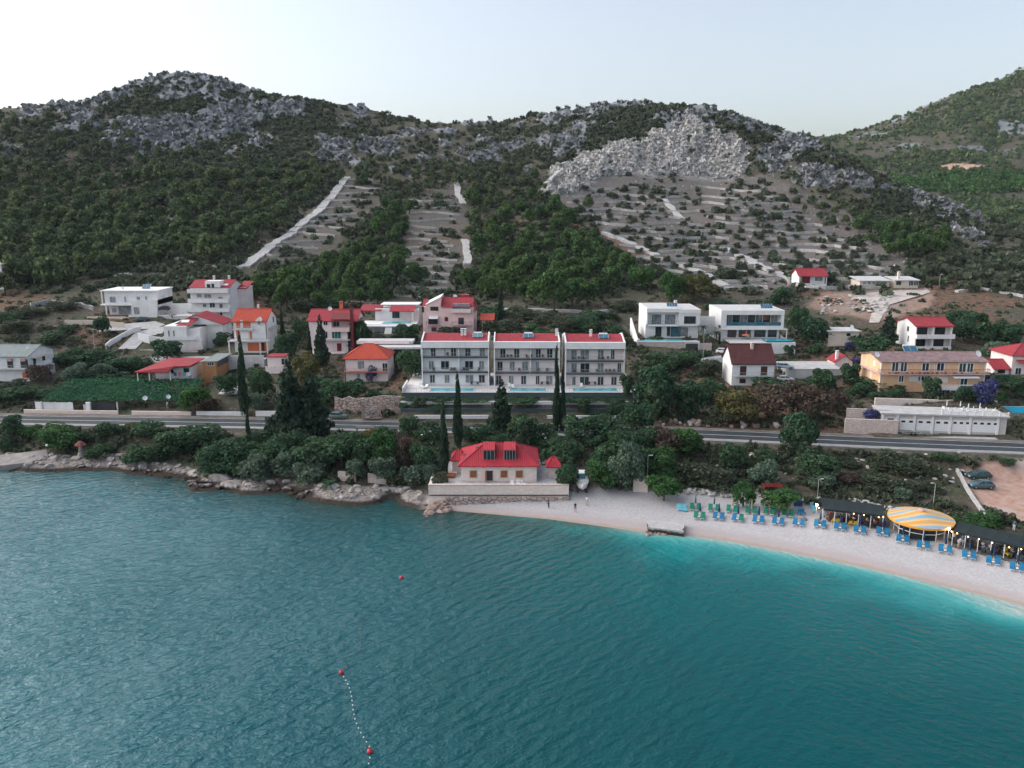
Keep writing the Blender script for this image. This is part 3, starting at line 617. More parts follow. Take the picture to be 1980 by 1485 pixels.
    def dish(s, x, y, z, r=.5, mat=None):
        pr = [(.02, 0), (r*.5, .04), (r*.85, .14), (r, .22), (r*.98, .24), (r*.8, .17), (.02, .05)]
        b = MB().lathe(pr, 14); t = Matrix.Translation((x, y, z+.9)) @ Matrix.Rotation(rad(62), 4, 'X') @ Matrix.Rotation(.3, 4, 'Y')
        m_ = MB().add([t @ Vector(p_) for p_ in b.v], b.f); o = s.part('satellite_dish', m_, PLASTW, smooth=False); MB().tube((x, y+.12, z-.1), (x, y+.1, z+.8), .05, .05, 6).build('dish_post', STEEL, o)
# --- the three apartment blocks over the road
def apartment(site, label, fl, wins, vent, solar, chim, pinkish, div):
    b = House('apartment_block', label, 'apartment block', site, 'c3', group=None); hw = b.hw; D = b.D
    cx = (fl[0][0]+fl[0][1])/2
    zt = b.z(fl[1][0], 0, cx); f3, f2 = b.z(fl[1][1], 0, cx), b.z(fl[1][2], 0, cx); zp = b.z(fl[1][3], 0, cx); rec = 1.15
    wm = M('block_pink', (.84,.74,.74), .85, .05, .6) if pinkish else M('block_white', (.84,.84,.85), .85, .05, .6)
    b.wall(-hw+.3, hw-.3, rec, D, -1.5, zt-.02, wm)
    for x in (-hw, hw-.3): b.part('side_wall', MB().extx([(0, -1.5), (D+.1, -1.5), (D+.1, zp+.5), (6, zp+1.9), (-.35, zp+.55), (-.35, zt), (0, zt)], x, x+.3), WHITE)
    b.part('parapet', MB().box(-hw+.3, hw-.3, -.35, .5, zt, zp+.55), WHITE)
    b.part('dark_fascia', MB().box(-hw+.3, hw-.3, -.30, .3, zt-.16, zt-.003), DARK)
    b.part('roof_soffit', MB().box(-hw+.3, hw-.3, .3, D, zt-.1, zt), WHITE)
    ze = zp+.35; zr = ze+1.25
    r = b.part('roof', MB().extx([(.5, ze-.2), (D, ze-.2), (D, ze), (6, zr), (.5, ze)], -hw+.3, hw-.3), RED)
    for z in (f3, f2):
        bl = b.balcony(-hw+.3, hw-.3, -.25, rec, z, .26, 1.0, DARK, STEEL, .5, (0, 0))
    for x in div: xx = b.q(x, fl[1][1])[0]; b.part('dividing_wall', MB().box(xx-.1, xx+.1, -.1, rec, f2, zt-.17), WHITE)
    for fi_, (y0, y1) in enumerate(fl[2]):
        for (a, c) in wins[fi_]:
            x0, z1 = b.q(a, y0, rec); x1, z0 = b.q(c, y1, rec); n = 2 if x1-x0 < 2.2 else 3
            b.winl(x0, x1, z0-.35, z1, rec, n, None, R.choice([GLASS, GLASS, CURT]), 'glazed_door' if True else '', .09)
    for x, in solar: xx = b.q(x, 530)[0]; b.solar(xx, 3.6, ze+.55, 2.3, 1.9, 22)
    for x in chim: xx = b.q(x, 520)[0]; b.chimney(xx, 4.6, ze+.3, zr+.75, .55)
    for k in range(3): b.part('wall_lamp', MB().ball((-hw+.3+(k+.5)*b.W/3, rec-.08, f3-.55), .09), PLASTW)
    return b
apartment('aptA', 'white three-storey apartment block with twin chimneys on its red roof, beside the carport', ((301,816),(603,672,788,572),((606,655),(705,755),(812,860))),
          ([(368,405),(470,480),(522,562),(632,672),(742,782)],[(352,392),(446,508),(630,692),(738,776)],[(362,400),(474,512),(634,694),(736,782)]), 0, [(722,)], [598,622], False, [583])
apartment('aptB', 'middle apartment block of the red-roofed trio with pale pink walls, partly behind the double cypress', ((851,1354),(606,688,792,575),((612,668),(710,765),(818,872))),
          ([(900,940),(1006,1046),(1172,1210),(1258,1300)],[(878,918),(972,1010),(1068,1112),(1172,1196)],[(868,908),(966,1002),(1060,1098),(1172,1200),(1250,1300)]), 0, [(1118,)], [1340], True, [1132])
apartment('aptC', 'apartment block with the widest plain red roof and one chimney, nearest the white villas', ((1394,1849),(612,702,800,580),((620,680),(722,780),(826,882))),
          ([(1444,1486),(1514,1580),(1648,1690),(1748,1774)],[(1444,1486),(1514,1582),(1646,1690),(1798,1824)],[(1452,1476),(1510,1578),(1646,1690),(1750,1790)]), 0, [(1704,)], [1608], True, [])
# pool terrace and its walls
TD = thing('pool_terrace', 'pale paved pool terrace in front of the three apartment blocks', 'terrace', (0, 180, 0))
MB().box(xa, xb, 0.32, 24, POOLZ-.5, POOLZ).build('paving', PAVE, TD)
MB().box(xa, xa+.25, .4, 9, POOLZ+.003, POOLZ+1.1).build('side_wall', WHITE, TD); gr = MB()
for i in range(90): gr.box(xa+.2+i*(xb-xa-.4)/89, xa+.24+i*(xb-xa-.4)/89, .4, .44, POOLZ+.003, POOLZ+.95)
gr.box(xa+.2, xb-.2, .39, .45, POOLZ+.95, POOLZ+1.0).build('railing', STEEL, TD)
for lab, (a, c) in (('turquoise swimming pool before the block with twin chimneys', (370,700)), ('turquoise swimming pool between the cone-shaped tree and the double cypress', (975,1250)), ('turquoise swimming pool before the block nearest the white villas', (1455,1790))):
    x0 = PZ(740+a/3.96, 752, POOLZ)[0]; x1 = PZ(740+c/3.96, 752, POOLZ)[0]; y0 = 181.6; y1 = 184.4
    t = thing('swimming_pool', lab, 'pool', ((x0+x1)/2, (y0+y1)/2, POOLZ)); h = (x1-x0)/2; mb = MB(); k = 1.4
    mb.box(-h-.3, h+.3, -k-.3, -k, -.1, .09).box(-h-.3, h+.3, k, k+.3, -.1, .09).box(-h-.3, -h, -k, k, -.1, .09).box(h, h+.3, -k, k, -.1, .09).build('coping', PAVE, t); MB().box(-h, h, -k, k, -.3, .05).build('water', POOLW, t)
def lowwall(label, pa, pb, y0, y1, z0, z1, mat, cap=None):
    x0 = PY(pa, 780, y0)[0]; x1 = PY(pb, 780, y0)[0]; t = thing('retaining_wall', label, 'retaining wall', ((x0+x1)/2, y0, z0)); h = (x1-x0)/2
    MB().box(-h, h, 0, y1-y0, -1, z1-z0).build('wall_face', mat, t)
    MB().box(-h-.06, h+.06, -.06, y1-y0+.06, z1-z0, z1-z0+.1).build('coping', cap or mat, t)
lowwall('dark blue-grey retaining wall holding up the pool terrace', 777, 1236, 180, 180.32, 7.5, POOLZ-.1, DGREY, DARK)
lowwall('long white garden wall below the dark pool terrace wall', 775, 1236, 177.8, 178.1, 6.5, 9.2, WHITE)
lowwall('dark grey retaining wall between the two white garden walls', 775, 1186, 175.9, 176.2, 5, 8.0, DGREY)
lowwall('low white wall beside the road below the dark grey wall', 800, 944, 173.9, 174.15, 5, 7.0, WHITE)
lowwall('short low white wall at the foot of the double cypress', 1058, 1192, 173.9, 174.15, 5, 6.9, WHITE)
# --- villas with flat roofs
b = House('modern_villa', 'white flat-roofed cubic villa with a garage door and stone plinth, next to the apartment blocks', 'villa', 'villaone', 'c4'); hw = b.hw; D = b.D
zt = b.z(428, 0); zf = b.z(548, 0); xs_ = b.q(418, 500)[0]
b.wall(-hw, hw, 1.6, D, -3, zf-.3)
b.part('upper_wall', MB().box(-hw, xs_, 1.6, D, zf-.3, zt-.9).box(xs_, hw, .0, D, zf-.32, zt-1.1), WHITE)
b.part('roof', MB().box(-hw-.05, xs_+.3, -.1, D+.1, zt-1.2, zt-.2).box(xs_+.3, hw+.05, -.25, D+.1, zt-1.5, zt-.45), WHITE)
b.part('roof_deck', MB().box(-hw+.3, xs_, .3, D-.3, zt-.2, zt-.15).box(xs_+.5, hw-.3, .2, D-.3, zt-.45, zt-.4), GREYW)
b.part('side_fin', MB().box(-hw, -hw+.4, -.1, 1.6, zf-.3, zt-1.2), WHITE)
b.balcony(-hw, xs_, -.1, 1.6, zf, .45, 1.0, WHITE, GLASSB, .6, (1, 0))
b.win([(228,478,288,540),(322,478,388,540)], 1.6, 3, DARK, CURT, 'glazed_door'); b.win([(458,490,536,540)], 0, 3, DARK, GLASS)
b.win([(252,565,290,632),(335,565,352,628)], 1.6, 2, DARK, GLASS, 'glazed_door'); b.win([(362,565,426,632)], 1.6, 3, DARK, GLASSB, 'glazed_door'); b.win([(430,570,480,628)], 1.6, 2, DARK, CURT)
b.solar(b.q(350, 430, 4)[0], 4, zt-.1, 1.6, 1.2, 40, False); b.solar(b.q(385, 430, 4)[0], 4, zt-.1, 1.6, 1.2, 40, False); b.chimney(b.q(398, 415, 5)[0], 6, zt-.2, zt+.9, .7)
pz = -.15
x0 = b.q(128, 690, -5)[0]; x1 = b.q(462, 690, -5)[0]; x2 = b.q(556, 690, -5)[0]; x3 = b.q(655, 690, -5)[0]
zb = b.z(745, -5)
b.part('garden_deck', MB().box(x0, x2+.4, -4.7, 1.55, pz-.3, pz), PAVE); b.part('plinth_wall', MB().box(x0, x1, -5, -4.7, zb-1, pz), STONEW); b.part('plinth_coping', MB().box(x0, x2+.4, -5.1, -4.69, pz, pz+.3), WHITE)
b.part('pool_edge', MB().box(x0+1.2, x1-.2, -4.3, -1.2, pz, pz+.25), GLASSB); b.part('pool_water', MB().box(x0+1.3, x1-.3, -4.2, -1.3, pz+.25, pz+.29), POOLW)
b.part('garage_wall', MB().box(x1, x2+.4, -5, -4.7, zb-1, pz), WHITE); b.part('garage_door', MB().box(x1+.15, x2, -5.08, -4.98, zb, pz-.35), DARK)
b.part('plinth_end_wall', MB().box(x2+.4, x3, -4.9, -4.6, zb-1, pz-.3), STONEW)
b.part('garden_wall', MB().extx([(-5, zb-1), (9, -1), (9, 4.6), (3, 2.6), (-5, .5)], x0-.4, x0), WHITE)
b = House('modern_villa', 'white flat-roofed villa with one wide framed glass storey above an orange-parasol pool deck', 'villa', (1392,1513,655,226,14), 'c4'); hw = b.hw; D = b.D
zt = b.z(446, 0); zf = b.z(556, 0); z2 = b.z(578, 0)
b.wall(-hw+.4, hw-.4, 2.0, D, -3, z2)
b.part('frame_wall', MB().box(-hw, -hw+1.5, -.2, D, z2+.02, zt-1.2).box(hw-.7, hw, -.2, D, z2+.02, zt-1.2).box(-hw+1.5, hw-.7, 2.2, D, z2+.02, zt-1.2), WHITE)
b.part('roof', MB().box(-hw-.04, hw+.04, -.25, D+.05, zt-1.2, zt), WHITE); b.part('roof_deck', MB().box(-hw+.4, hw-.4, .3, D-.4, zt, zt+.05), GREYW); b.part('floor_slab', MB().box(-hw-.02, hw+.02, -.3, D, z2-.25, z2+.02).box(-hw, hw, -.24, 2.2, z2+.02, zf), WHITE)
for i, g in enumerate((CURT, GLASS, CURT, GLASS, GLASSB, GLASS, CURT)): xx = -hw+1.6+i*(b.W-2.5)/7; b.winl(xx+.12, xx+(b.W-2.5)/7-.12, zf+.05, zt-1.5, 2.2, 2, DARK if i % 2 else FRAME, g, 'glazed_door')
b.part('glass_railing', MB().box(-hw+1.55, hw-.75, -.12, -.08, zf, zf+1.0), GLASSB)
b.win([(770,582,828,636),(850,582,930,636),(962,582,1036,636),(1060,582,1116,636)], 2.0, 3, DARK, GLASS, 'glazed_door')
b.solar(b.q(1026, 445, 5)[0], 5, zt, 1.9, 1.6, 40, False); b.solar(b.q(1062, 445, 5)[0], 5, zt, 1.9, 1.6, 40, False)
b.part('column', MB().box(hw+.9, hw+1.1, -.2, 0, -.2, z2-.3), WHITE); b.part('canopy', MB().box(hw, hw+1.2, -.3, 3, z2-.3, z2-.1), WHITE)
x0 = b.q(790, 690, -6)[0]; x1 = b.q(1255, 690, -6)[0]; xp = b.q(1050, 650, -6)[0]; zz_ = b.z(722, -6)
b.part('pool_deck', MB().box(x0, x1, -5.8, 2, -.5, -.1), PAVE); b.part('deck_wall', MB().box(x0, x1, -6.1, -5.8, zz_-2, -.1), WHITE)
arc = [(xp, -5.7)]+[(x1-2+2.2*math.sin(t*PI/8), -3.6-2.1*math.cos(t*PI/8)) for t in range(9)]+[(xp, -1.5)]
b.part('pool_rim', MB().prism(arc, -.1, .25), GLASSB); b.part('pool_water', MB().prism([(p_[0]*.985+.1, p_[1]*.96-.14) for p_ in arc], .25, .29), POOLW)
VDECK = b.loc
# --- house with dark brown roof
b = House('house', 'white two-storey house with a dark brown tiled roof and brown shutters below the villas', 'house', 'darkred', 'c4'); hw = b.hw; D = b.D
ze = b.z(822, 0); b.wall(-hw, hw, 0, D, -2, ze, GREYW if False else WHITE)
zr = b.z(692, D/2); b.gable(-hw, hw, 0, D, ze, zr, DRED, .5, .2, WHITE, None, 'roof', .35); b.chimney(b.q(945, 720, 3)[0], 3.4, ze+1, zr+.2, .6, CREAM)
b.shut([(858,846,900,912),(1008,848,1050,912),(854,935,896,968),(1002,938,1044,984)], DBROWN)
zb_ = b.z(912, 0); b.balcony(b.q(818, 900)[0], b.q(1094, 900)[0], -1.1, 0, zb_, .15, .9, GREYW, STEEL, .3)
# --- white house with red roof near the yellow house
b = House('house', 'white two-storey house with a red roof and dark recessed loggias above the yellow house', 'house', (1768,1838,672,220,11), 'c5'); hw = b.hw; D = b.D
ze = b.z(562, 0); zm = b.z(640, 0); b.wall(-hw, hw, 1.7, D, -2.5, ze)
b.part('side_wall', MB().box(-hw, -hw+.25, 0, 1.7, -2.5, ze).box(hw-.25, hw, 0, 1.7, -2.5, ze).box(-.35, .15, .1, 1.7, -2.5, ze), WHITE)
b.gable(-hw, hw, 0, D, ze, b.z(498, D*.55), RED, .35, .2, WHITE)
b.balcony(-hw-.1, hw+.4, -1.0, 1.7, zm, .25, .9, WHITE, None, .3, (1, 1), WHITE)
b.win([(712,570,784,632),(826,570,912,632),(692,655,770,705),(818,655,902,705)], 1.7, 2, DBROWN, GLASS, 'glazed_door')
b.part('lower_parapet', MB().box(-hw, hw, -.3, -.1, -2, .35), WHITE); b.part('awning_roof', MB().box(-hw+.2, hw, -2.4, -.3, -2.0, -1.85), OLDT)
b.part('side_window', MB().box(-hw-.06, -hw+.02, 4, 5, ze-1.9, ze-.6).box(-hw-.06, -hw+.02, 3.6, 4.2, 1, 2.6), DARK)
# --- the long yellow house
b = House('apartment_house', 'long orange-yellow two-storey house with a weathered sheet roof and two satellite dishes', 'house', (1701,1902,744,181,11), 'c5'); hw = b.hw; D = b.D
ze = b.z(815, 0); zf = b.z(893, 0)
b.wall(-hw, hw, 0, D, -4, ze, ORNG); zr = b.z(748, D*.5, 800)
b.gable(-hw, hw, 0, D, ze, zr, OLDT, .5, .16, ORNG); b.part('gable_trim', MB().box(-hw-.1, -hw+.02, -.05, .25, -2, ze-.3).box(hw-.25, hw+.05, -.06, .1, -2, ze-.2), WHITE)
b.balcony(-hw-.8, hw+.3, -1.5, 0, zf, .22, 1.0, M('pink_slab', (.52,.36,.33), .8), DARK, .3)
b.part('side_gallery', MB().box(-hw-.8, -hw, 0, D-1, zf-.22, zf), M('pink_slab', (.52,.36,.33), .8))
b.win([(540,818,580,884),(602,818,642,884),(756,824,800,880),(862,824,908,880),(1022,826,1064,888),(1080,826,1116,888)], 0, 2, FRAME, GLASS, 'glazed_door', .14); b.win([(748,918,788,948)], 0, 2, FRAME, GLASS, 'window', .12)
b.win([(588,915,618,960),(1030,935,1076,980)], 0, 2, FRAME, GLASS, 'glazed_door', .12); b.shut([(728,918,744,965),(796,918,814,965),(872,922,936,962),(660,920,736,955)], FRAME)
b.part('rain_pipe', MB().tube((b.q(842, 850)[0], -.06, -2), (b.q(842, 850)[0], -.06, ze-.2), .07, .07, 6), FRAME)
b.part('awning', MB().extx([(-.02, zf-.45), (-2.0, zf-.95), (-2.0, zf-.85), (-.02, zf-.3)], b.q(955, 920)[0], b.q(1136, 920)[0]), AWN)
x0 = b.q(855, 1000, -3.2)[0]; x1 = b.q(1140, 1000, -3.2)[0]; zt_ = b.z(1000, -3.2, 1000)
ter = b.part('terrace_wing', MB().box(x0, x1, -3.2, -.02, -5, zt_-.2), WHITE); bal = MB()
for i in range(40): bal.lathe([(.05, 0), (.08, .2), (.04, .45), (.07, .65)], 6, (x0+.15+i*(x1-x0-.3)/39, -3.1, zt_-.2))
bal.box(x0, x1, -3.2, -3.0, zt_+.45, zt_+.55).build('balustrade', PLASTW, ter)
b.win([(880,1018,914,1060),(920,1018,952,1060),(956,1020,990,1062),(1060,1024,1100,1075)], -3.2, 1, FRAME, GLASS, 'window', .1)
b.dish(b.q(436, 740, 2)[0], 2.5, zr-.9, .65); b.dish(b.q(1155, 750, 3)[0], 3, zr-.8, .75); b.solar(b.q(672, 740, 9)[0], 9.5, zr-.4, 3.2, 1.7, 35); b.part('side_window', MB().box(-hw-.06, -hw+.02, 3, 4, zf+.8, zf+2.1).box(-hw-.06, -hw+.02, 4.5, 5.3, zf-2.3, zf-.5), FRAME)
fp_ = MB()
for i in range(26): x = -hw+1+R.random()*(b.W-2); fp_.ball((x, -1.35, zf+.2), .18+.14*R.random(), 1, 1, .9, 6, 4)
b.part('flower_boxes', fp_, M('red_flowers', (.22,.06,.05), .9, .6, 6))
# --- garages under the roof terrace
b = House('garage_row', 'row of white garages with five pale doors and a roof terrace beside the road', 'garages', (1708,1936,842,160.5,6.5), 'c5'); hw = b.hw; D = b.D; b.root.rotation_euler = (0, 0, rad(-8)); b.yaw = rad(-8)
zt = b.z(1200, 0, 800); b.wall(-hw, hw, .25, D, -2, zt, M('garage_render', (.56,.51,.50), .85, .08, .6, streak=.2)); b.part('roof', MB().box(-hw-.25, hw+.25, -.35, D, zt, zt+.3), CONC)
for a in (470,575,698,828,958,1100,1300): xx = b.q(a, 1260)[0]; b.part('pilaster', MB().box(xx-.22, xx+.22, 0, .25, -2, zt), WHITE)
for i, (a, c, y0, y1) in enumerate(((482,565,1215,1300),(592,694,1222,1305),(715,820,1226,1310),(842,944,1230,1315),(968,1094,1232,1322),(1112,1296,1236,1325))):
    x0, z1 = b.q(a, y0, .25); x1, z0 = b.q(c, y1, .25); d_ = b.part('garage_door', MB().box(x0+.1, x1-.1, .14, .3, z0, z1), PLASTW); n = (1, 2, 2, 2, 3, 4)[i]; mb = MB(); kk = MB()
    for j in range(n): m0 = x0+(x1-x0)*(j+.25)/n; mb.box(m0, m0+(x1-x0)*.5/n, .10, .2, z1-(.75 if i else .45), z1-.35 if i else z1-.1)
    for j in range(1, 5): kk.box(x0+.12, x1-.12, .125, .16, z0+(z1-z0)*j/6, z0+(z1-z0)*j/6+.03)
    mb.build('door_window', GLASS, d_); kk.build('door_rib', GREYW, d_)
x0 = b.q(890, 1185, 0)[0]; rt = b.part('roof_terrace_railing', MB().box(x0, hw+.2, -.3, -.2, zt+.95, zt+1.05).box(x0, hw+.2, -.3, -.2, zt+.3, zt+.42), PLASTW); bal = MB()
for i in range(56): bal.box(x0+.05+i*(hw-x0)/56, x0+.12+i*(hw-x0)/56, -.29, -.21, zt+.42, zt+.95)
for i in range(9): bal.box(x0+i*(hw-x0-.2)/8, x0+.22+i*(hw-x0-.2)/8, -.34, -.16, zt+.3, zt+1.2)
bal.build('baluster', PLASTW, rt); GARZ = (b.loc[0], b.loc[1], b.loc[2]+zt+.3)
# --- right edge houses
b = House('house', 'pale pink house with a red hip roof at the right edge of the village', 'house', (1954,2040,727,192,9), 'c5'); hw = b.hw
ze = b.z(770, 0, 1390); b.wall(-hw, hw, 0, 9, -2, ze, PALEP); b.hip(-hw, hw, 0, 9, ze, ze+2.2, RED, .5); b.win([(1425,860,1460,905)], 0, 2, FRAME, GLASS, 'glazed_door'); b.part('porch_roof', MB().extx([(-1.4, ze-1.6), (0, ze-1.1), (0, ze-1.0), (-1.4, ze-1.5)], -hw+.8, -hw+3.4), RED)
b = House('annexe', 'low pink annexe with a small red tile roof beside the right edge house', 'annexe', (1922,1950,725,192,7), 'c5'); hw = b.hw
ze = b.z(866, 0, 1310); b.wall(-hw, hw, 0, 7, -2, ze, PALEP); b.gable(-hw, hw, 0, 7, ze, ze+1.6, RED, .4, .15, PALEP); b.win([(1300,872,1345,895)], 0, 1, DARK, GLASS)
# --- upper right
b = House('cottage', 'small white cottage with a bright red roof and open porch, alone above the rubble', 'cottage', (1544,1598,552,299,8), 'c4'); hw = b.hw
ze = b.z(198, 0); zf = b.z(258, 0); b.wall(-hw, hw, 2, 8, -2, ze); b.wall(-hw, hw, 0, 2, -2, zf, WHITE, 'porch_base'); b.part('porch_post', MB().box(-hw, -hw+.25, 0, .25, zf, ze).box(hw-.25, hw, 0, .25, zf, ze).box(-hw, -hw+.2, .25, 2, zf, ze), WHITE)
b.gable(-hw, hw, 0, 8, ze, b.z(148, 4), RED, .4, .15, WHITE); b.win([(1304,202,1356,250)], 2, 2, MAROON, MAROON, 'door'); b.win([(1395,205,1450,235)], 2, 2, FRAME, CURT); b.win([(1310,262,1332,278),(1370,262,1392,290)], 0, 1, DARK, GLASS, 'cellar_opening')
b = House('bungalow', 'low stone bungalow with a flat pale roof and a row of small windows', 'bungalow', (1662,1719,554,297,8), 'c5'); hw = b.hw
ze = b.z(235, 0); b.wall(-hw, hw, 0, 8, -2.5, ze, CREAM); b.part('roof', MB().extx([(-.8, ze), (8.4, ze+.9), (8.4, ze+1.1), (-.8, ze+.2)], -hw-.6, hw+.5), GREYW); b.win([(330,240,350,258),(364,240,384,258),(396,240,418,258),(428,240,450,258),(470,240,500,258)], 0, 2, FRAME, CURT)
b = House('bungalow', 'small cream bungalow with a tall chimney and glazed veranda beside the track', 'bungalow', (1730,1776,556,296,8), 'c5'); hw = b.hw
ze = b.z(232, 0); b.wall(-hw, hw, .5, 8, -2.5, ze, CREAM); b.part('roof', MB().extx([(-.4, ze), (8.4, ze+.7), (8.4, ze+.9), (-.4, ze+.2)], -hw-.4, hw+.3), GREYW); b.chimney(b.q(585, 200, 3)[0], 3, ze, ze+2.6, .8, CREAM); b.win([(660,235,690,268),(696,235,724,268)], .5, 3, FRAME, GLASS); b.win([(570,238,600,262)], .5, 1, DBROWN, GLASS, 'door')
b = House('flat_hut', 'low flat-roofed hut with a satellite dish behind the hedge', 'hut', (1602,1660,653,226,7), 'c5'); hw = b.hw; ze = b.z(600, 0); b.wall(-hw, hw, 0, 7, -2.5, ze, CREAM); b.part('roof', MB().box(-hw-.5, hw+.5, -.5, 7.3, ze, ze+.3), GREYW); b.dish(b.q(245, 585, 2)[0], 2, ze+.2, .6); b.win([(210,608,240,632)], 0, 1, FRAME, GLASS)
b = House('small_roofed_house', 'tiny pink outbuilding with red roof and white chimney beside the grey yard', 'outbuilding', (1614,1648,707,204,5), 'c5'); hw = b.hw; ze = b.z(815, 0); b.wall(-hw, hw, 0, 5, -2, ze, PALEP); b.gabley(-hw, hw, 0, 5, ze, b.z(770, 0), RED, .3, .15, PALEP, hw*.1); b.chimney(b.q(142, 770, 1)[0], 1, ze-.5, ze+2.2, .6)
b = House('yard_wall', 'grey concrete yard deck on walls between the brown-roofed and yellow houses', 'yard', (1526,1628,728,196,10), 'c5'); hw = b.hw; b.wall(-hw, hw, 0, 10, -2, b.z(872, 0), GREYW); b.part('deck', MB().box(-hw-.1, hw+.1, -.1, 10.2, b.z(872, 0), b.z(872, 0)+.2), CONC)
YARDZ = (b.loc[0], b.loc[1], b.loc[2]+b.z(872, 0)+.2)
# --- pink three-storey house
b = House('house', 'pink three-storey house with red roof, maroon shutters and raised middle gable', 'house', (818,916,643,241,11), 'c3'); hw = b.hw; D = b.D
ze = b.z(290, 0); b.wall(-hw, hw, 0, D, -2, ze, PINK)
xl, xm, xr_ = b.q(335, 300)[0], b.q(445, 300)[0], b.q(690, 300)[0]
zp = b.z(222, 0, 445); b.part('gable_wall', MB().ext([(xl, ze), (xm, ze), (xm, zp), (xl, ze+.5)], -.05, D-.1), PINK)
zr = b.z(222, D*.5, 560); b.gable(xm+.05, xr_, 0, D, ze, zr, RED, .35, .18, PINK, None, 'roof', 0); b.part('gable_coping', MB().ext([(xl-.3, ze+.45), (xm, zp+.02), (xm, zp+.3), (xl-.3, ze+.7)], -.2, D), WHITE)
b.gable(-hw-.2, xl, 1, D, ze-.2, ze+1.5, RED, .3, .15, PINK, None, 'side_roof', 0); b.gabley(xr_, hw+.5, .5, D, ze-.6, ze+.9, RED, .3, .15, PINK, xr_+.1, 'side_roof')
b.part('roof_ridge', MB().box(b.q(585, 200)[0], b.q(650, 200)[0], 6, 9, zr-.6, zr+.8), RED); b.dish(b.q(550, 200, 5)[0], 6, zr-.5, .6)
x0, x1 = b.q(535, 300)[0], b.q(668, 300)[0]; zb = b.z(328, 0, 600)
b.part('roof_loggia', MB().box(x0, x1, -.1, 3, zb, b.z(268, 0, 600)), CURT); b.balcony(x0-.2, x1+.2, -1.1, 0, zb, .2, .9, PINK, None, .3, (1, 1), PALEP); zb = b.z(425, 0, 600); b.balcony(x0-.2, x1+.2, -1.1, 0, zb, .15, .9, PINK, DARK, .3); b.balcony(b.q(335, 420)[0], b.q(432, 420)[0], -1.0, 0, zb, .15, .9, PINK, DARK, .3)
b.win([(580,375,620,422),(350,378,420,422)], 0, 2, MAROON, GLASS, 'glazed_door'); b.win([(366,290,424,318)], 0, 3, MAROON, GLASS, 'window'); b.shut([(474,368,500,400),(374,448,412,478)], MAROON); b.win([(468,445,516,490),(578,450,636,490)], 0, 2, MAROON, GLASS, 'arched_door')
b.part('awning', MB().extx([(0, b.z(358, 0, 380)), (-1.4, b.z(378, 0, 380)), (0, b.z(362, 0, 380))], b.q(355, 360)[0], b.q(425, 360)[0]), AWN)
b.part('side_bay', MB().box(hw-.6, hw+.6, 1.5, 9, -2, ze-.8), PINK); b.win([(300,290,315,330)], 0, 1, MAROON, GLASS)
b = House('garden_shed', 'small shed with a red lean-to roof beside the pink three-storey house', 'shed', (932,952,640,240,5), 'c3'); hw = b.hw; ze = b.z(385, 0); b.wall(-hw, hw, 1.5, 5, -2, ze, PALEP); b.part('roof', MB().extx([(-.4, ze-.3), (5.2, ze+.9), (5.2, ze+1.05), (-.4, ze-.15)], -hw-.6, hw+.6), ORED); b.part('post', MB().box(-hw, -hw+.2, 0, .2, -1, ze-.3).box(hw-.2, hw, 0, .2, -1, ze-.3), WHITE)
def posts(b, name, boxes, mat):
    for q_ in boxes: b.part(name, MB().box(*q_), mat)
def chair(name, label, loc, rz, mat, group, s=1.):
    t = thing(name, label, 'chair', loc, rz, group); t.scale = (s, s, s)
    MB().box(-.25, .25, -.25, .22, .38, .44).build('seat', mat, t); MB().box(-.25, .25, .2, .26, .44, .9).build('backrest', mat, t)
    for x in (-.22, .19):
        for y in (-.22, .19): MB().box(x, x+.04, y, y+.04, 0, .38).build('leg', mat, t)
    return t
# --- left part of the village
b = House('house', 'long white house with a grey sheet roof and balconies at the left edge', 'house', 'greyroof', 'c1'); hw = b.hw; D = b.D
ze = b.z(775, 0, 180); b.wall(-hw, hw, 0, D, -3, ze); zr = b.z(697, D*.45, 200); b.gable(-hw, hw, 0, D, ze, zr, GTILE, .5, .15, WHITE)
zf = b.z(858, 0, 150); b.balcony(-hw, hw-.2, -1.3, 0, zf, .2, .9, WHITE, STEEL, .3)
b.win([(52,800,96,856),(146,800,202,856)], 0, 2, DBROWN, GLASS, 'glazed_door'); b.shut([(160,890,206,930)], TERRA)
for r in ((50,795,80,812),(142,795,178,812)): b.rect('awning', M('pink_awning', (.55,.30,.27), .9), r, -.6, -.02)
for y0 in (2.4, 6.6):
    mb = MB(); gz = zf; b.part('side_window', MB().box(hw-.02, hw+.06, y0, y0+1.2, gz+.2, gz+2), GLASS)
sb = b.part('side_balcony', MB().box(hw+.003, hw+1.2, 1.5, 9, zf-.2, zf), WHITE); MB().box(hw+1.1, hw+1.2, 1.5, 9, zf, zf+.9).build('parapet', WHITE, sb)
b.part('side_canopy', MB().extx([(1.5, zf+2.1), (9, zf+2.1), (9, zf+2.25), (1.5, zf+2.25)], hw+.003, hw+1.3), CREAM); b.dish(hw-1.5, 3, ze+.8, .4)
b.part('side_porch', MB().box(hw+.004, hw+2.2, 4, 8, -2, zf-.25), GREYW)
b = House('house', 'low white house with a sloping dark red roof, hanging laundry and a red lower wall', 'house', 'lowred', 'c1'); hw = b.hw; D = b.D
ze = b.z(882, 0, 1150); zf = b.z(948, 0, 1200); x0 = b.q(1075, 900)[0]; xw = b.q(1210, 900)[0]
b.wall(xw, hw, 1.6, D, -2, ze+.6); b.wall(x0+.4, xw, 2.2, D, -2, ze+.4); b.part('base_wall', MB().box(x0, hw, .2, 2, -2, zf-.1), WHITE)
b.part('red_wall', MB().box(b.q(1185, 980)[0], b.q(1322, 980)[0], .12, .25, -1.5, b.z(962, 0, 1200)), TERRA); b.rect('garage_opening', DARK, (1108,962,1180,1020), .1, .25)
b.balcony(x0, hw, -.4, 1.6, zf, .25, .95, WHITE, DARK, .25)
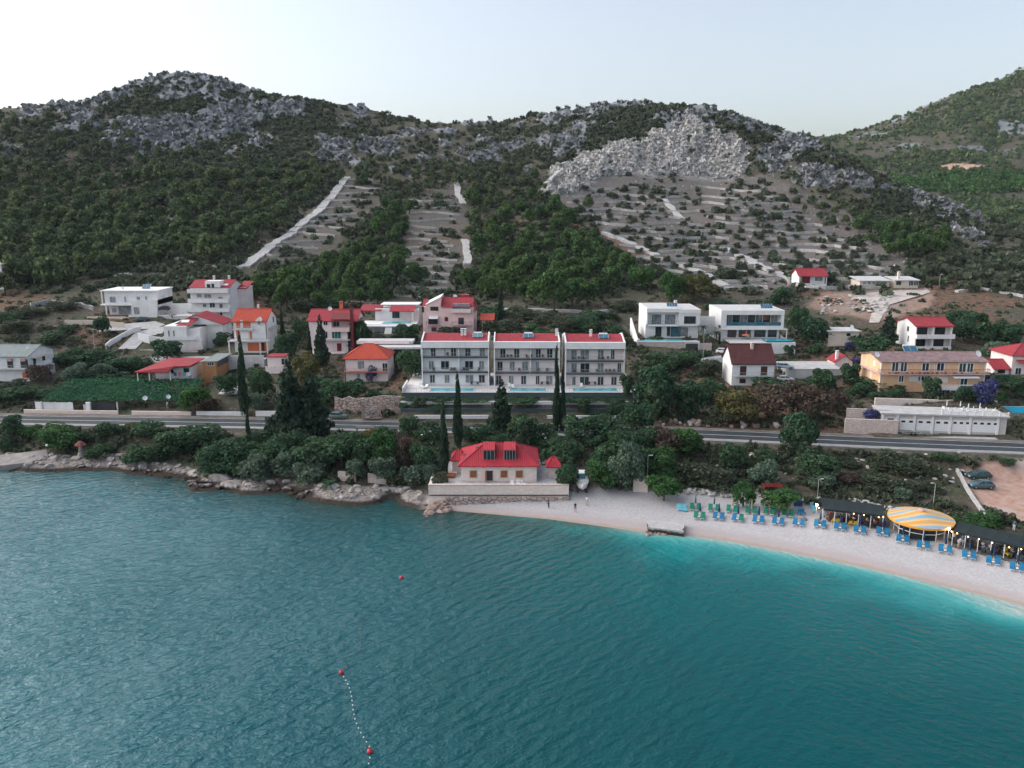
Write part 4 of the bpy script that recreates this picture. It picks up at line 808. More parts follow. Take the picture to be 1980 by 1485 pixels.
zr = b.z(812, 5, 1250); k = -hw-.8
b.part('roof', MB().add([(k, -1, ze-.05), (xw+.2, -1, ze-.05), (xw+1.6, -.2, ze+1.25), (hw+.4, -.2, ze+1.35), (hw+.4, D, zr), (k+4.5, D, zr), (k, -1, ze-.25), (xw+.2, -1, ze-.25), (xw+1.6, -.2, ze+1.05), (hw+.4, -.2, ze+1.15), (hw+.4, D, zr-.2), (k+4.5, D, zr-.2)], [(0,1,2,5),(2,3,4,5),(11,8,7,6),(11,10,9,8),(0,6,7,1),(1,7,8,2),(2,8,9,3),(3,9,10,4),(4,10,11,5),(5,11,6,0)]), RED)
posts(b, 'column', [(k+.6, k+.8, -.7, -.5, -1.5, ze-.2), (x0-.1, x0+.15, -.5, -.25, -1.5, ze-.1), (xw+.4, xw+.65, -.42, -.2, zf, ze+.7)], WHITE)
b.win([(1228,872,1244,896),(1320,862,1356,890)], 1.6, 1, DARK, GLASS); b.part('side_window', MB().box(hw-.02, hw+.06, 3, 4, .8, 2.2), DARK); b.part('side_band', MB().box(hw-.01, hw+.05, .3, D, zf-.2, zf+.02), GREYW)
for i, c in enumerate(((.05,.12,.18), (.5,.12,.12), (.1,.3,.4), (.7,.7,.7))): b.part('laundry', MB().box(xw+1.2+i*1.1, xw+1.9+i*1.1, .1, .16, zf+1.1, zf+2.0), M('cloth%d' % i, c, .9))
b = House('villa', 'large white flat-roofed villa with a blue solar panel, highest of the left group', 'villa', 'bigwhite', 'c1'); hw = b.hw; D = b.D
zt = b.z(305, 0, 900); zm = b.z(405, 0, 900)
b.wall(-hw-.5, hw, 1.2, D, zm-.2, zt-.3); b.wall(b.q(945, 430)[0], hw, 0, D, -2, zm+1.4); b.wall(-hw, b.q(945, 430)[0], 2.6, D, -2, zm-.2)
b.part('roof', MB().box(-hw-1.6, hw+.3, .7, D+.3, zt-.3, zt), WHITE); b.part('floor_slab', MB().box(-hw-1.6, b.q(945, 430)[0], .2, 3, zm-.3, zm), WHITE)
posts(b, 'column', [(-hw-.1, -hw+.25, .3, .6, -1, zm-.3), (-hw-1.4, -hw-1.1, .9, 1.2, zm, zt-.3)], WHITE)
b.win([(788,348,832,388),(892,348,906,386),(980,348,1006,376),(1042,345,1058,376)], 1.2, 2, GREYW, CURT); b.win([(805,432,836,460),(850,415,940,472)], 2.6, 3, GREYW, CURT, 'glazed_door'); b.win([(960,424,1002,472)], 0, 3, GREYW, CURT, 'glazed_door'); b.solar(b.q(1054, 290, 6)[0], 6, zt, 2.6, 2.0, 40, False); b.chimney(b.q(882, 296, 5)[0], 5, zt, zt+.7, .5, cap=False); b.dish(b.q(1016, 325, 1)[0], .9, zt-2.2, .35)
b.part('terrace', MB().box(-hw-3, b.q(925, 500, -2)[0], -2.2, 1, -2, -.3), PAVE); b.part('garden_wall', MB().box(-hw-4.5, b.q(905, 520, -3)[0], -3.2, -2.9, -3, .0), CREAM)
b.part('forecourt_wall', MB().box(b.q(925, 500, -1.5)[0], hw+.6, -1.6, -1.3, -2, .35), WHITE); b.part('side_wall', MB().box(hw+1.0, hw+11, 5, 5.4, -2, 3.2), WHITE); b.part('parking_deck', MB().box(hw, hw+10.9, -1, 5, -2, .05), PAVE)
b = House('apartment_house', 'tall white four-storey house with balconies and a dark red mansard roof', 'house', 'tower', 'c2'); hw = b.hw; D = b.D
zt = b.z(285, 0, 170); b.wall(-hw, hw, 0, D, -4, zt)
for yb in (315, 385, 452): b.balcony(-hw-.4, hw, -1.4, 0, b.z(yb, -1.4, 170)-.1, .2, .95, WHITE, None, .3, (1, 1), WHITE)
zr = b.z(228, D*.5, 200); b.gable(-hw-.2, hw+.2, 0, D, zt+.05, zr, RED, .2, .15, WHITE)
x0, x1 = b.q(135, 250)[0], b.q(242, 250)[0]; b.part('dormer', MB().box(x0, x1, -.1, 4, zt+.06, b.z(236, 0, 170)), WHITE); b.win([(146,256,176,286),(180,254,204,284)], -.1, 1, FRAME, GLASS); b.part('skylight', MB().cbox((b.q(275, 262, 2)[0], 2, (zt+zr)/2-.1), 2.2, 1.2, .1, 0, math.atan2(zr-zt, D/2)), PLASTW)
b.win([(120,400,144,422),(168,390,208,425),(238,400,262,428)], 0, 2, FRAME, GLASS); b.win([(75,328,110,352),(130,330,180,356),(230,348,262,362),(110,460,142,478)], 0, 2, FRAME, CURT); b.win([(244,462,260,505)], 0, 1, DBROWN, GLASS, 'door'); b.part('rain_pipe', MB().tube((hw+.06, .3, -3), (hw+.06, .3, zt), .08, .08, 6), GREYW)
for xx, yy in ((200, 6), (308, 7)): b.chimney(b.q(xx, 215, yy)[0], yy, zr-1.0, zr+.9, .6)
b.part('rear_wing', MB().box(hw+.003, hw+2.6, 8, D+3, -3, zt-.6), PALEP); b.part('wing_roof', MB().extx([(7.5, zt-1.0), (D+3, zt+.7), (D+3, zt+.9), (7.5, zt-.8)], hw+.01, hw+3.1), RED)
b = House('house', 'white house with a low dark red roof, a skylight and stepped terraces', 'house', 'redgable', 'c1'); hw = b.hw; D = b.D
zt = b.z(560, 0, 1300); zm = b.z(652, 0, 1300); x0 = b.q(1338, 600)[0]
b.wall(-hw, x0, 0, D, -3, zt); b.wall(x0, hw, .8, D, -3, zt-.9); b.part('roof_deck', MB().box(x0, hw+.02, .78, 6, zt-.9, zt-.75), GREYW)
b.gabley(-hw+1.5, hw+5, 5, D, zt-.1, b.z(480, 5, 1420), RED, .5, .2, WHITE, b.q(1400, 500, 5)[0]); b.part('front_roof', MB().add([(-hw+3.3, .8, zt+.1), (x0+.6, .8, zt+.1), (x0+2.0, 5.2, zt+1.8), (-hw+5.8, 5.2, zt+1.8), (-hw+3.3, .8, zt-.1), (x0+.6, .8, zt-.1), (x0+2.0, 5.2, zt+1.6), (-hw+5.8, 5.2, zt+1.6)], [(0,1,2,3),(7,6,5,4),(0,4,5,1),(1,5,6,2),(2,6,7,3),(3,7,4,0)]), RED)
b.part('skylight', MB().cbox((b.q(1330, 520, 3)[0], 3, zt+1.06), 2.2, 1.5, .1, 0, rad(21)), PLASTW); b.balcony(-hw, hw-.4, -1.0, 0, zm, .2, .9, WHITE, None, .3, (1, 1), WHITE); b.win([(1206,590,1220,640),(1242,590,1256,640)], 0, 1, FRAME, GLASS, 'glazed_door')
b.part('garage_wall', MB().box(-hw+2.5, hw+.6, -.6, .75, -3, zm-.21), WHITE); b.rect('garage_door', PALEP, (1330,682,1365,735), -.68, -.55); b.rect('garage_door', PALEP, (1370,682,1436,735), -.68, -.55)
b.part('side_wing', MB().box(hw+.004, hw+4.6, 6, D, -3, zt-.3), WHITE); b.part('wing_window', MB().box(hw+2.6, hw+3.2, 5.93, 6.03, 2, 3.6), GLASS)
b.part('boundary_wall', MB().box(-hw-8, -hw-.02, -.5, -.2, -3, .6), WHITE); b.part('hedge_bed', MB().box(-hw-8, -hw-.02, -.2, 6, -3, .3), CONC)
b = House('house', 'white and vermilion two-storey house with a bright red roof and white shutters', 'house', 'redwhite', 'c2'); hw = b.hw; D = b.D
ze = b.z(525, 0, 450); b.wall(-hw, hw, 0, D, -2.5, ze); b.gable(-hw, hw, 0, D, ze, b.z(438, D*.5, 500), ORED, .4, .18, WHITE)
b.rect('painted_wall', TERRA, (356,516,464,572), -.03, .1); b.rect('painted_wall', TERRA, (356,580,386,648), -.03, .1); b.rect('painted_wall', TERRA, (440,680,585,738), -1.33, -1.2); zf = b.z(580, 0, 420); zg = b.z(660, -1.4, 450)
b.shut([(386,516,410,572),(428,598,454,655)], FRAME, -.03); b.shut([(456,598,474,655)], TERRA); b.win([(510,525,534,548)], 0, 2, FRAME, GLASS); b.part('gablet', MB().ext([(b.q(500,520)[0], ze-.5), (b.q(545,520)[0], ze-.5), (b.q(545,520)[0], ze+.5), (b.q(522,520)[0], ze+1.1), (b.q(500,520)[0], ze+.5)], -.2, 3), WHITE); b.win([(514,520,530,548)], -.2, 2, FRAME, GLASS); b.shut([(516,600,546,630)], FRAME)
b.balcony(-hw, b.q(490, 580)[0], -1.2, 0, zf, .2, .9, GREYW, STEEL, .3); b.balcony(-hw-1.0, hw+1.2, -3.0, 0, zg, .25, .8, GREYW, STEEL, .4); b.part('ground_wall', MB().box(-hw+2.4, hw-.2, -1.3, 0, -2.5, zg-.26), WHITE); posts(b, 'column', [(x, x+.3, -2.9, -2.6, -2.5, zg-.25) for x in (-hw-.8, -hw+1.8, hw-1.4, hw+.6)], WHITE); b.win([(545,680,560,735)], -1.3, 1, DBROWN, GLASS, 'door')
b.part('rain_pipe', MB().tube((hw-.1, -.08, -2), (hw-.1, -.08, ze), .09, .09, 6), DBROWN); b.chimney(b.q(518, 425, 6)[0], 6, b.z(438, D*.5, 500)-.5, b.z(438, D*.5, 500)+.8, .5); b.part('side_balcony', MB().box(hw+.003, hw+1.1, 2, 8, zf-.2, zf+.02), GREYW); b.part('side_window', MB().box(hw-.02, hw+.06, 6.5, 7.4, zf+1, zf+2.6), GLASS)
b = House('house', 'pink house with a complex red roof, deep loggia, two chimneys and arched green doors', 'house', 'pinkcomplex', 'c2'); hw = b.hw; D = b.D
ze = b.z(520, 0, 960); x0, x1 = b.q(1040, 500)[0], b.q(1172, 500)[0]; zf = b.z(590, 0, 1100); zf2 = b.z(655, 0, 1000)
b.wall(-hw, x0, 0, D, -3, ze, PALEP); b.wall(x0, hw, 2.5, D, -3, ze, PALEP); b.part('lower_wall', MB().box(x0, hw-.4, .1, 2.5, -3, zf-.2), PALEP)
zr = b.z(442, D*.5, 950); b.gable(-hw, hw+2.2, 0, D, ze, zr, RED, .5, .2, PALEP); b.part('loggia_roof', MB().extx([(-.6, b.z(512, 0, 1100)), (3, b.z(480, 0, 1100)+.2), (3, b.z(480, 0, 1100)+.35), (-.6, b.z(512, 0, 1100)+.15)], x0, x1+.3), MAROON); b.balcony(x0, x1, -.8, 2.5, zf, .25, .9, PALEP, None, .3, (1, 1), PINK)
b.win([(985,524,1016,552),(985,598,1016,646)], 0, 2, FRAME, GLASS); b.win([(1042,590,1112,648)], .1, 3, FRAME, M('green_glass', (.03,.14,.13), .2), 'arched_door'); b.shut([(1082,682,1116,738)], MAROON, .1, 'door'); b.win([(1055,505,1100,560)], 2.5, 2, FRAME, GLASS, 'glazed_door'); b.balcony(-hw+3, x1, -.9, .1, zf2, .15, .2, PALEP, STEEL, .4)
b.chimney(b.q(1113, 410, 6)[0], 6, zr-.8, zr+1.8, .9, TERRA); b.chimney(b.q(1186, 440, -.2)[0], -.1, -2, b.z(440, 0, 1186), .8, MAROON); b.solar(b.q(1085, 462, 3)[0], 3, (ze+zr)/2-.3, 1.7, 1.6, 25, False); b.dish(b.q(1030, 428, 5)[0], 5.2, zr-.6, .6); b.part('base_wall', MB().box(-hw-.3, hw-1, -1.5, .08, -4, .1), PALEP)
b = House('villa', 'white pool villa with flat terraces, a red canopy roof and arched poolside columns', 'villa', (700,806,628,244,14), 'c2'); hw = b.hw
ze = b.z(450, 4, 1500); b.wall(-hw+3, hw, 6, 14, -2, ze+.4); b.part('canopy_roof', MB().extx([(2, ze), (7, ze+1.2), (7, ze+1.35), (2, ze+.15)], b.q(1460, 450, 3)[0], hw-1), RED); b.part('left_roof', MB().extx([(5, ze-.2), (11, ze+1.0), (11, ze+1.15), (5, ze)], -hw-1.5, -hw+5), RED); b.part('flat_roof', MB().box(-hw+4.5, hw, 7.2, 14, ze+1.4, ze+1.6), WHITE)
posts(b, 'column', [(x, x+.3, 2.2, 2.5, -.1, ze) for x in (b.q(1465, 480, 2)[0], hw-1.6)], WHITE); b.win([(1480,458,1530,500)], 6, 3, DARK, GLASS, 'glazed_door')
zd = b.z(548, -3, 1440); b.part('pool_deck', MB().box(-hw, hw, -3, 6, -3, zd), WHITE); b.part('pool_rim', MB().box(b.q(1410, 530, -1)[0]-.3, hw-1.4, -2, 3, zd, zd+.15), PAVE); b.part('pool_water', MB().box(b.q(1410, 530, -1)[0], hw-1.7, -1.7, 2.7, zd+.15, zd+.2), POOLW)
posts(b, 'arch_column', [(x-.15, x+.15, -4.6, -4.3, -2, zd-.5) for x in (b.q(1345,590,-4)[0], b.q(1408,590,-4)[0], b.q(1500,590,-4)[0], hw-.5)], WHITE); b.part('lower_deck', MB().box(-hw+.3, hw, -4.8, -3.02, zd-.5, zd-.2), WHITE); b.part('stair', MB().extx([(-9, -2.6), (-4.85, -2.6), (-4.85, zd-.6)], b.q(1430,620,-5)[0], b.q(1480,620,-5)[0]), GREYW)
b = House('house', 'small white house with a bright orange-red hip roof and long balcony beside the carport', 'house', 'hiporange', 'c2'); hw = b.hw; D = b.D
ze = b.z(792, 0, 1300); b.wall(-hw, hw, 0, D, -2.5, ze, PALEP); b.hip(-hw, hw, 0, D, ze, b.z(684, D*.5, 1350), ORED, .5, 4.6); zf = b.z(880, 0, 1250); b.balcony(-hw, hw, -1.1, 0, zf, .2, .9, TERRA, STEEL, .3)
b.win([(1230,810,1262,866),(1262,808,1278,862)], 0, 1, FRAME, CURT, 'glazed_door'); b.win([(1408,825,1446,884)], 0, 2, FRAME, GLASS, 'glazed_door'); b.part('rain_pipe', MB().tube((-hw+.1, -.08, -2), (-hw+.1, -.08, ze), .08, .08, 6), DBROWN); b.win([(1225,900,1250,930)], 0, 1, FRAME, CURT)
b = House('carport', 'open flat-roofed carport with white posts beside the left apartment block', 'carport', (700,818,700,210,9), 'c3'); hw = b.hw; zt = b.z(600, 0, 150)
b.part('roof', MB().box(-hw, hw, 0, 4.2, zt-.5, zt), GREYW); b.part('upper_roof', MB().box(-hw-2, hw-3, 4.25, 9, zt+.2, zt+.9), GREYW); b.part('back_wall', MB().box(-hw-1, hw-1, 8, 8.3, -3, zt+.15), DGREY); posts(b, 'post', [(x, x+.25, .2, .45, -3, zt-.5) for x in (-hw+.3, 0, hw-.6)], WHITE); b.part('planter', MB().box(-hw-2, hw-4, 4.1, 4.24, zt+.2, zt+1.1), PALEP)
b = House('shed', 'orange-walled shed with a flat grey corrugated roof behind the laundry house', 'shed', (394,420,738,203,11), 'c2'); hw = b.hw; ze = b.z(815, 0, 180); b.wall(-hw, hw, 0, 11, -2, ze, M('ochre_render', (.42,.20,.09), .85, .15, .6)); b.part('roof', MB().box(-hw-.2, hw+.4, -.3, 11.3, ze, ze+.2), GTILE); b.win([(150,818,200,842)], 0, 3, FRAME, GLASS); b.part('side_glazing', MB().box(hw-.02, hw+.05, 1, 9, ze-1.6, ze-.3), GLASS)
b = House('kiosk', 'small pale pink crenellated tower kiosk below the vermilion house', 'kiosk', (514,549,727,206,5), 'c2'); hw = b.hw; zt = b.z(785, 0, 640); b.wall(-hw+.4, hw, .8, 5, -2, zt, PALEP); b.part('roof', MB().box(-hw+.2, hw+.3, .5, 5.2, zt, zt+.2), RED); mb = MB().box(-hw, hw-.2, 0, .3, -2, b.z(860, 0, 640))
for i in range(5): mb.box(-hw+i*(b.W-.2)/5, -hw+i*(b.W-.2)/5+.5, .01, .29, b.z(860, 0, 640)-.02, b.z(860, 0, 640)+.45)
b.part('crenellated_wall', mb, PALEP); b.win([(686,795,704,832)], .8, 1, DBROWN, GLASS)
b = House('shed', 'small white wooden shed with a flat pale roof beside the tall cypress', 'shed', (428,456,778,192,5), 'c2'); hw = b.hw; zt = b.z(1045, 0, 300); b.wall(-hw, hw, 0, 5, -1.5, zt); b.part('roof', MB().extx([(-.5, zt), (5.4, zt+.7), (5.4, zt+.85), (-.5, zt+.15)], -hw-.4, hw+.4), WHITE); b.win([(238,1058,262,1076)], 0, 1, DARK, GLASS); b.part('lower_gate', MB().box(-hw+1, hw, -2, -1.9, -2.2, -.4), GREYW)
b = House('garage_wall', 'grey concrete yard wall between the orange shed and pink kiosk', 'wall', (440,512,718,212,3), 'c2'); hw = b.hw; b.wall(-hw, hw, 0, .3, -2, b.z(770, 0, 450), GREYW); b.part('slab', MB().box(-hw, hw, .3, 3, 0, b.z(800, 0, 450)), CONC)
b = House('house', 'white house corner with balconies cut off at the far left edge', 'house', (-60,7,553,300,10), 'c1'); hw = b.hw; b.wall(-hw, hw, 0, 10, -3, b.z(120, 0, 20)); b.win([(2,170,14,200),(2,228,14,258)], 0, 1, DARK, GLASS); b.part('roof', MB().box(-hw, hw+.4, -.4, 10.3, b.z(120, 0, 20), b.z(112, 0, 20)), CREAM)
# --- vine pergola by the road, gates, walls, sheds
b = House('pergola', 'long pergola roofed with green vines on white posts beside the road', 'pergola', (85,360,797,187,13), 'c1'); hw = b.hw; zt = b.z(1102, 0, 600); posts(b, 'post', [(b.q(x, 1130)[0]-.15, b.q(x, 1130)[0]+.15, 0, .3, -1, zt) for x in (295,396,500,840,1200,1330)], WHITE); posts(b, 'gate_pillar', [(b.q(618,1130,-1)[0], b.q(648,1130,-1)[0], -1.2, -.6, -1, b.z(1106, -1, 600))], PLASTW)
mb = MB(); 
for i in range(9): mb.box(-hw, hw, i*1.5, i*1.5+.1, zt+i*.28, zt+.12+i*.28)
b.part('beam', mb, DBROWN); b.rect('gate', DARK, (655,1108,832,1192), .05, .2); b.rect('gate', DARK, (1225,1112,1322,1186), .05, .2); b.rect('door', GREYW, (596,1122,620,1190), -.6, -.5); PERG = (b.loc, hw, zt)
b.dish(b.q(1042, 1066, -.5)[0], -.6, b.z(1085, -.5, 1042)-.6, .55); b.dish(b.q(1210, 1058, -.5)[0], -.6, b.z(1075, -.5, 1210)-.6, .5)
def polywall(name, label, pts, h, th, mat, group=None, cat='wall', jit=0., sink=1.2, zabs=None, step=None):
    """a wall along points given on the picture (found on the ground) or in metres"""
    P_ = []
    for p_ in pts:
        q_ = hit(*p_) if len(p_) == 2 else p_
        if q_: P_.append(q_)
    if len(P_) < 2: return None
    if step:
        o_ = []
        for a, c in zip(P_[:-1], P_[1:]):
            n = max(1, int(math.dist(a[:2], c[:2])/step))
            for i in range(n): t = i/n; x = a[0]+(c[0]-a[0])*t; y = a[1]+(c[1]-a[1])*t; o_.append((x, y, float(ground(x, y))))
        P_ = o_+[P_[-1]]
    c = P_[len(P_)//2]; v = []; f = []
    for i, q_ in enumerate(P_):
        a = P_[max(0, i-1)]; e = P_[min(len(P_)-1, i+1)]; d = math.hypot(e[0]-a[0], e[1]-a[1]) or 1; nx, ny = -(e[1]-a[1])/d*th/2, (e[0]-a[0])/d*th/2
        jj = (R.random()-.5)*jit; hh_ = h*(1+(R.random()-.5)*jit); zt = (zabs if zabs is not None else q_[2]+hh_)
        w0 = 1+(R.random()-.5)*jit
        for sx_, z in ((-1, q_[2]-sink), (-1, zt), (1, zt-(R.random()*.2*jit)), (1, q_[2]-sink)): v.append((q_[0]+nx*sx_*w0+jj*nx*2-c[0], q_[1]+ny*sx_*w0+jj*ny*2-c[1], z-c[2]))
    n = len(P_)
    for i in range(n-1):
        for k in range(3): f.append((i*4+k, i*4+4+k, i*4+5+k, i*4+1+k))
    f += [(0, 1, 2, 3), (4*n-1, 4*n-2, 4*n-3, 4*n-4)]
    o = MB().add(v, f).build(name, mat); o.location = c; return tag(o, label, cat, group)
def onroad(px0, px1, off, n=12):
    a, e = PZ(px0, 815, 4.8)[0], PZ(px1, 830, 5.5)[0]; r_ = []
    for i in range(n+1): x = a+(e-a)*i/n; y, z = road_at(x); r_.append((x, float(y)+off, float(z)-.05))
    return r_
polywall('stone_wall', 'pink stone roadside wall left of the pergola gate', onroad(0, 158, 6.4), .8, .4, ASHLAR)
polywall('stone_wall', 'pink stone roadside wall between the two dark gates', onroad(228, 318, 6.4, 5), .8, .4, ASHLAR)
polywall('garden_wall', 'low white roadside wall under the bright green tree', onroad(362, 438, 6.6, 5), .9, .3, WHITE); polywall('garden_wall', 'low white roadside wall right of the tall cypress', onroad(484, 520, 6.6, 3), 1.2, .3, WHITE)
polywall('stone_wall', 'rough stone retaining wall with a stair beside the parked road car', [(x, y+1.5, z) for x, y, z in onroad(640, 770, 7.6, 10)], 4.2, .6, STONER, jit=.25)
st = thing('stone_stair', 'stone stair climbing the rough wall beside the parked road car', 'stair', PY(735, 803, 177.5))
for i in range(12): MB().box(-.35*i, -.35*i+.36, -1.2, 0, -.5, .33*i+.3).build('step', STONER, st)
polywall('stone_wall', 'broad pale stone wall beside the road below the purple bougainvillea', [(x, y, z) for x, y, z in onroad(1580, 1702, 6.6, 8)], 3.0, .6, STONEW); polywall('stone_wall', 'upper pale stone wall set back behind the broad roadside wall', [(x, y+3.2, z) for x, y, z in onroad(1592, 1700, 6.6, 8)], 4.4, .5, STONEW, sink=4)
polywall('stone_wall', 'stone wall under the pool at the right edge beside the road ramp', [(x, y, z) for x, y, z in onroad(1952, 2040, 6.8, 5)], 2.2, .5, ASHLAR); polywall('stone_wall', 'pale stone wall along the garden behind the garage roof', [PY(1690, 792, 173.5), PY(1760, 794, 173.5), PY(1830, 796, 173.5), PY(1925, 798, 173)], 2.6, .4, ASHLAR, sink=4)
t = thing('swimming_pool', 'bright blue swimming pool at the right edge above the road', 'pool', PY(1964, 797, 172)); MB().box(-4, 12, -3, 4, -4, .3).build('pool_wall', WHITE, t); MB().box(-3.6, 12, -2.6, 3.6, .3, .36).build('water', M('blue_pool_water', (.03,.40,.62), .08, .1), t)
t = thing('road_sign', 'small white notice board on the wall below the right edge pool', 'sign', (lambda q_: (q_[0], q_[1]-.3, q_[2]+1.2))(onroad(1966, 1975, 7.2, 1)[0])); MB().box(-.6, .6, -.05, .05, .3, 1.5).build('board', PLASTW, t); MB().box(-.25, .1, -.07, -.045, .7, 1.2).build('sign_mark', SOLAR, t); MB().tube((0, .1, -2), (0, .1, .4), .05, .05, 6).build('post', STEEL, t)
t = thing('stair_ramp', 'sloping white-edged stair at the right end of the garages', 'stair', (lambda q_: (q_[0], q_[1], q_[2]))(onroad(1945, 1950, 7, 1)[0])); MB().extx([(0, -1), (12, -1), (12, 4.2), (0, .2)], -1.1, 1.1).build('flight', CONC, t); MB().extx([(0, -1), (12, -1), (12, 5.0), (0, 1.0)], -1.4, -1.103).build('side_wall', WHITE, t)
polywall('driveway_wall', 'stepped white wall along the curved drive below the large flat villa', [(205,676),(215,668),(228,660),(242,652),(256,645),(272,640)], 1.5, .3, WHITE); polywall('driveway_wall', 'white wall joining the drive to the house with a skylight', [(268,658),(290,664),(318,668)], 2.2, .3, WHITE)
polywall('terrace_wall', 'long pale terrace wall in front of the large flat villa', [(126,628),(180,628),(240,633)], 1.4, .3, CREAM); polywall('stone_wall', 'pale rough field wall left of the large flat villa', [(60,595),(100,588),(140,592),(182,600)], 1.4, .8, DRYST, jit=.4, step=2)
polywall('garden_wall', 'white wall behind the palms between the two flat villas', [PY(1352,640,233), PY(1392,640,233)], 4.2, .3, WHITE); polywall('garden_wall', 'low white wall beside the drive below the framed villa', [(1362,702),(1400,700),(1412,704)], 1.3, .3, WHITE)
def sheet(name, pts, dz, mat, kind='structure', label=None):
    q_ = [hit(*p_) for p_ in pts]; c = np.mean([p_[:2] for p_ in q_], 0); v = []; f = []; m_ = 6; n = len(q_)
    for k in range(m_+1):
        for p_ in q_: x = c[0]+(p_[0]-c[0])*k/m_; y = c[1]+(p_[1]-c[1])*k/m_; v.append((x, y, float(ground(x, y))+dz))
    for k in range(m_):
        for i in range(n): f.append((k*n+i, k*n+(i+1) % n, (k+1)*n+(i+1) % n, (k+1)*n+i))
    o = MB().add(v, f).build(name, mat); o['kind'] = kind; return o
sheet('driveway', [(228,676),(262,644),(300,634),(330,632),(330,642),(285,652),(262,676)], .12, CONC); sheet('driveway', [(1340,700),(1370,690),(1412,688),(1412,702)], .12, CONC); sheet('driveway', [(180,632),(300,622),(320,628),(300,636),(185,642)], .1, CONC)
sheet('yard', [(290,690),(420,690),(440,700),(300,702)], .12, CONC); sheet('yard', [(1512,716),(1560,714),(1560,724),(1512,722)], .15, CONC); sheet('path', [(1640,575),(1690,566),(1790,558),(1800,566),(1720,590),(1700,625),(1680,625),(1690,590)], .2, M('pale_track', (.44,.40,.37), .95, .25, .5, .3))
sheet('path', [(745,820),(770,818),(770,846),(740,850)], .1, CONC)
# --- the stone house on the beach
b = House('beach_house', 'pale stone beach house with a bright red hip roof and brown shutters', 'house', (891.5,1038.5,931,141,10.5), 'c8'); hw = b.hw; D = b.D
ze = b.z(343, 0, 800); b.wall(-hw, hw, 0, D, -1, ze, ASHLAR); zr = b.z(154, D*.5, 810); x0 = b.q(468, 338, -.4)[0]; BR = tile_mat('beach_red_tiles', (.46,.035,.055), .2)
b.hip(-hw, hw, 0, D, ze-.05, zr, BR, .45, 4.6)
for i, (a, c) in enumerate(((664,757),(838,931))):
    xa_, zt = b.q(a, 218, 1.2); xb_, z0 = b.q(c, 300, 1.2); d_ = b.part('dormer', MB().box(xa_, xb_, 1.2, 4.6, z0-.5, zt), DARK); fr = MB().box(xa_-.08, xb_+.08, 1.12, 1.2, z0-.1, z0).box(xa_-.08, xb_+.08, 1.12, 1.2, zt-.05, zt+.06); MB().extx([(1.0, zt+.02), (1.0, zt+.12), (4.9, zt+.55), (4.9, zt+.4)], xa_-.1, xb_+.1).build('dormer_roof', BR, d_)
    n = (3, 4)[i]
    for j in range(n+1): xx = xa_+(xb_-xa_)*j/n; fr.box(xx-.035, xx+.035, 1.11, 1.2, z0, zt-.05)
    fr.build('dormer_frame', STEEL, d_)
    for j in range(n): MB().box(xa_+(xb_-xa_)*j/n+.05, xa_+(xb_-xa_)*(j+1)/n-.05, 1.15, 1.19, z0, zt).build('pane', GLASS, d_)
b.shut([(555,388,609,443),(810,388,864,443),(937,388,991,443)], BROWN)
for r in ((555,388,609,443),(810,388,864,443),(937,388,991,443)):
    x0, z1 = b.q(r[0], r[1]); x1, z0 = b.q(r[2], r[3]); b.part('window_surround', MB().box(x0-.18, x1+.18, -.05, .02, z0-.16, z0).box(x0-.18, x1+.18, -.05, .02, z1, z1+.16).box(x0-.18, x0, -.05, .02, z0, z1).box(x1, x1+.18, -.05, .02, z0, z1), STONEW)
b.win([(692,390,740,466)], 0, 1, DBROWN, GLASS, 'doorway'); x0, z1 = b.q(682, 390, -.1); x1, z0 = b.q(694, 470, -.1); b.part('door_leaf', MB().box(x0, x1, -.75, -.1, z0+.05, z1), BROWN)
sk = math.atan2(zr-ze, 4.6+.45)
for a, y_ in ((615, 200), (510, 265), (985, 205)):
    s_ = -1 if a < 800 else 1; dx_ = b.q(a, y_, 5)[0]; zz_ = zr-(abs(dx_)-(hw+.45-4.6))*(zr-ze)/4.6 if abs(dx_) > hw+.45-4.6 else zr; m_ = MB().box(-.3, .3, -.35, .35, -.03, .05); T = Matrix.Translation((dx_, 5, zz_+.05)) @ Matrix.Rotation(s_*sk, 4, 'Y'); o = MB().add([T @ Vector(p_) for p_ in m_.v], m_.f).build('skylight', DARK, b.root)
b.part('rain_pipe', MB().tube((hw-.1, -.07, 0), (hw-.1, -.07, ze-.1), .06, .06, 6), STEEL)
for a in (665, 885): xx, zz_ = b.q(a, 356); b.part('wall_lamp', MB().box(xx-.08, xx+.08, -.2, 0, zz_-.1, zz_+.1), DARK)
BH = b
tw = thing('terrace', 'stone-walled terrace of the beach house with a pale parapet', 'terrace', (0, TYF, 1.0)); TZ = 3.22
mb = MB().box(TX0, TX1, .0, .55, -1, TZ+.55-1); mb.build('front_wall', ASHLAR, tw); MB().box(TX0-.05, TX1+.05, -.05, .62, TZ-.45, TZ-.3).build('coping', STONEW, tw); MB().box(TX0+3, TX1, -.55, -.002, -1.5, .75).build('footing', STONER, tw); MB().box(TX0+.1, TX1-.1, -.16, -.003, .95, 1.1).build('ledge', DARK, tw)
MB().box(TX0, TX0+.5, .55, 8, -1, TZ+.55-1).build('side_wall', ASHLAR, tw); MB().box(TX0+.5, TX0+4.5, 7.5, 8, -1, TZ+.45-1).build('back_wall', ASHLAR, tw); MB().box(TX1-.5, TX1, .55, 3, -1, TZ+.35-1).build('side_wall', STONER, tw)
MB().box(TX0+.5, TX1-.5, .55, 17, -2, TZ-1).build('paving', M('grey_paving', (.40,.40,.41), .85, .2, 1.2), tw); MB().box(TX0+1.2, TX0+4.2, 5.6, 7.4, TZ-1, TZ-.55).build('bench', BROWN, tw)
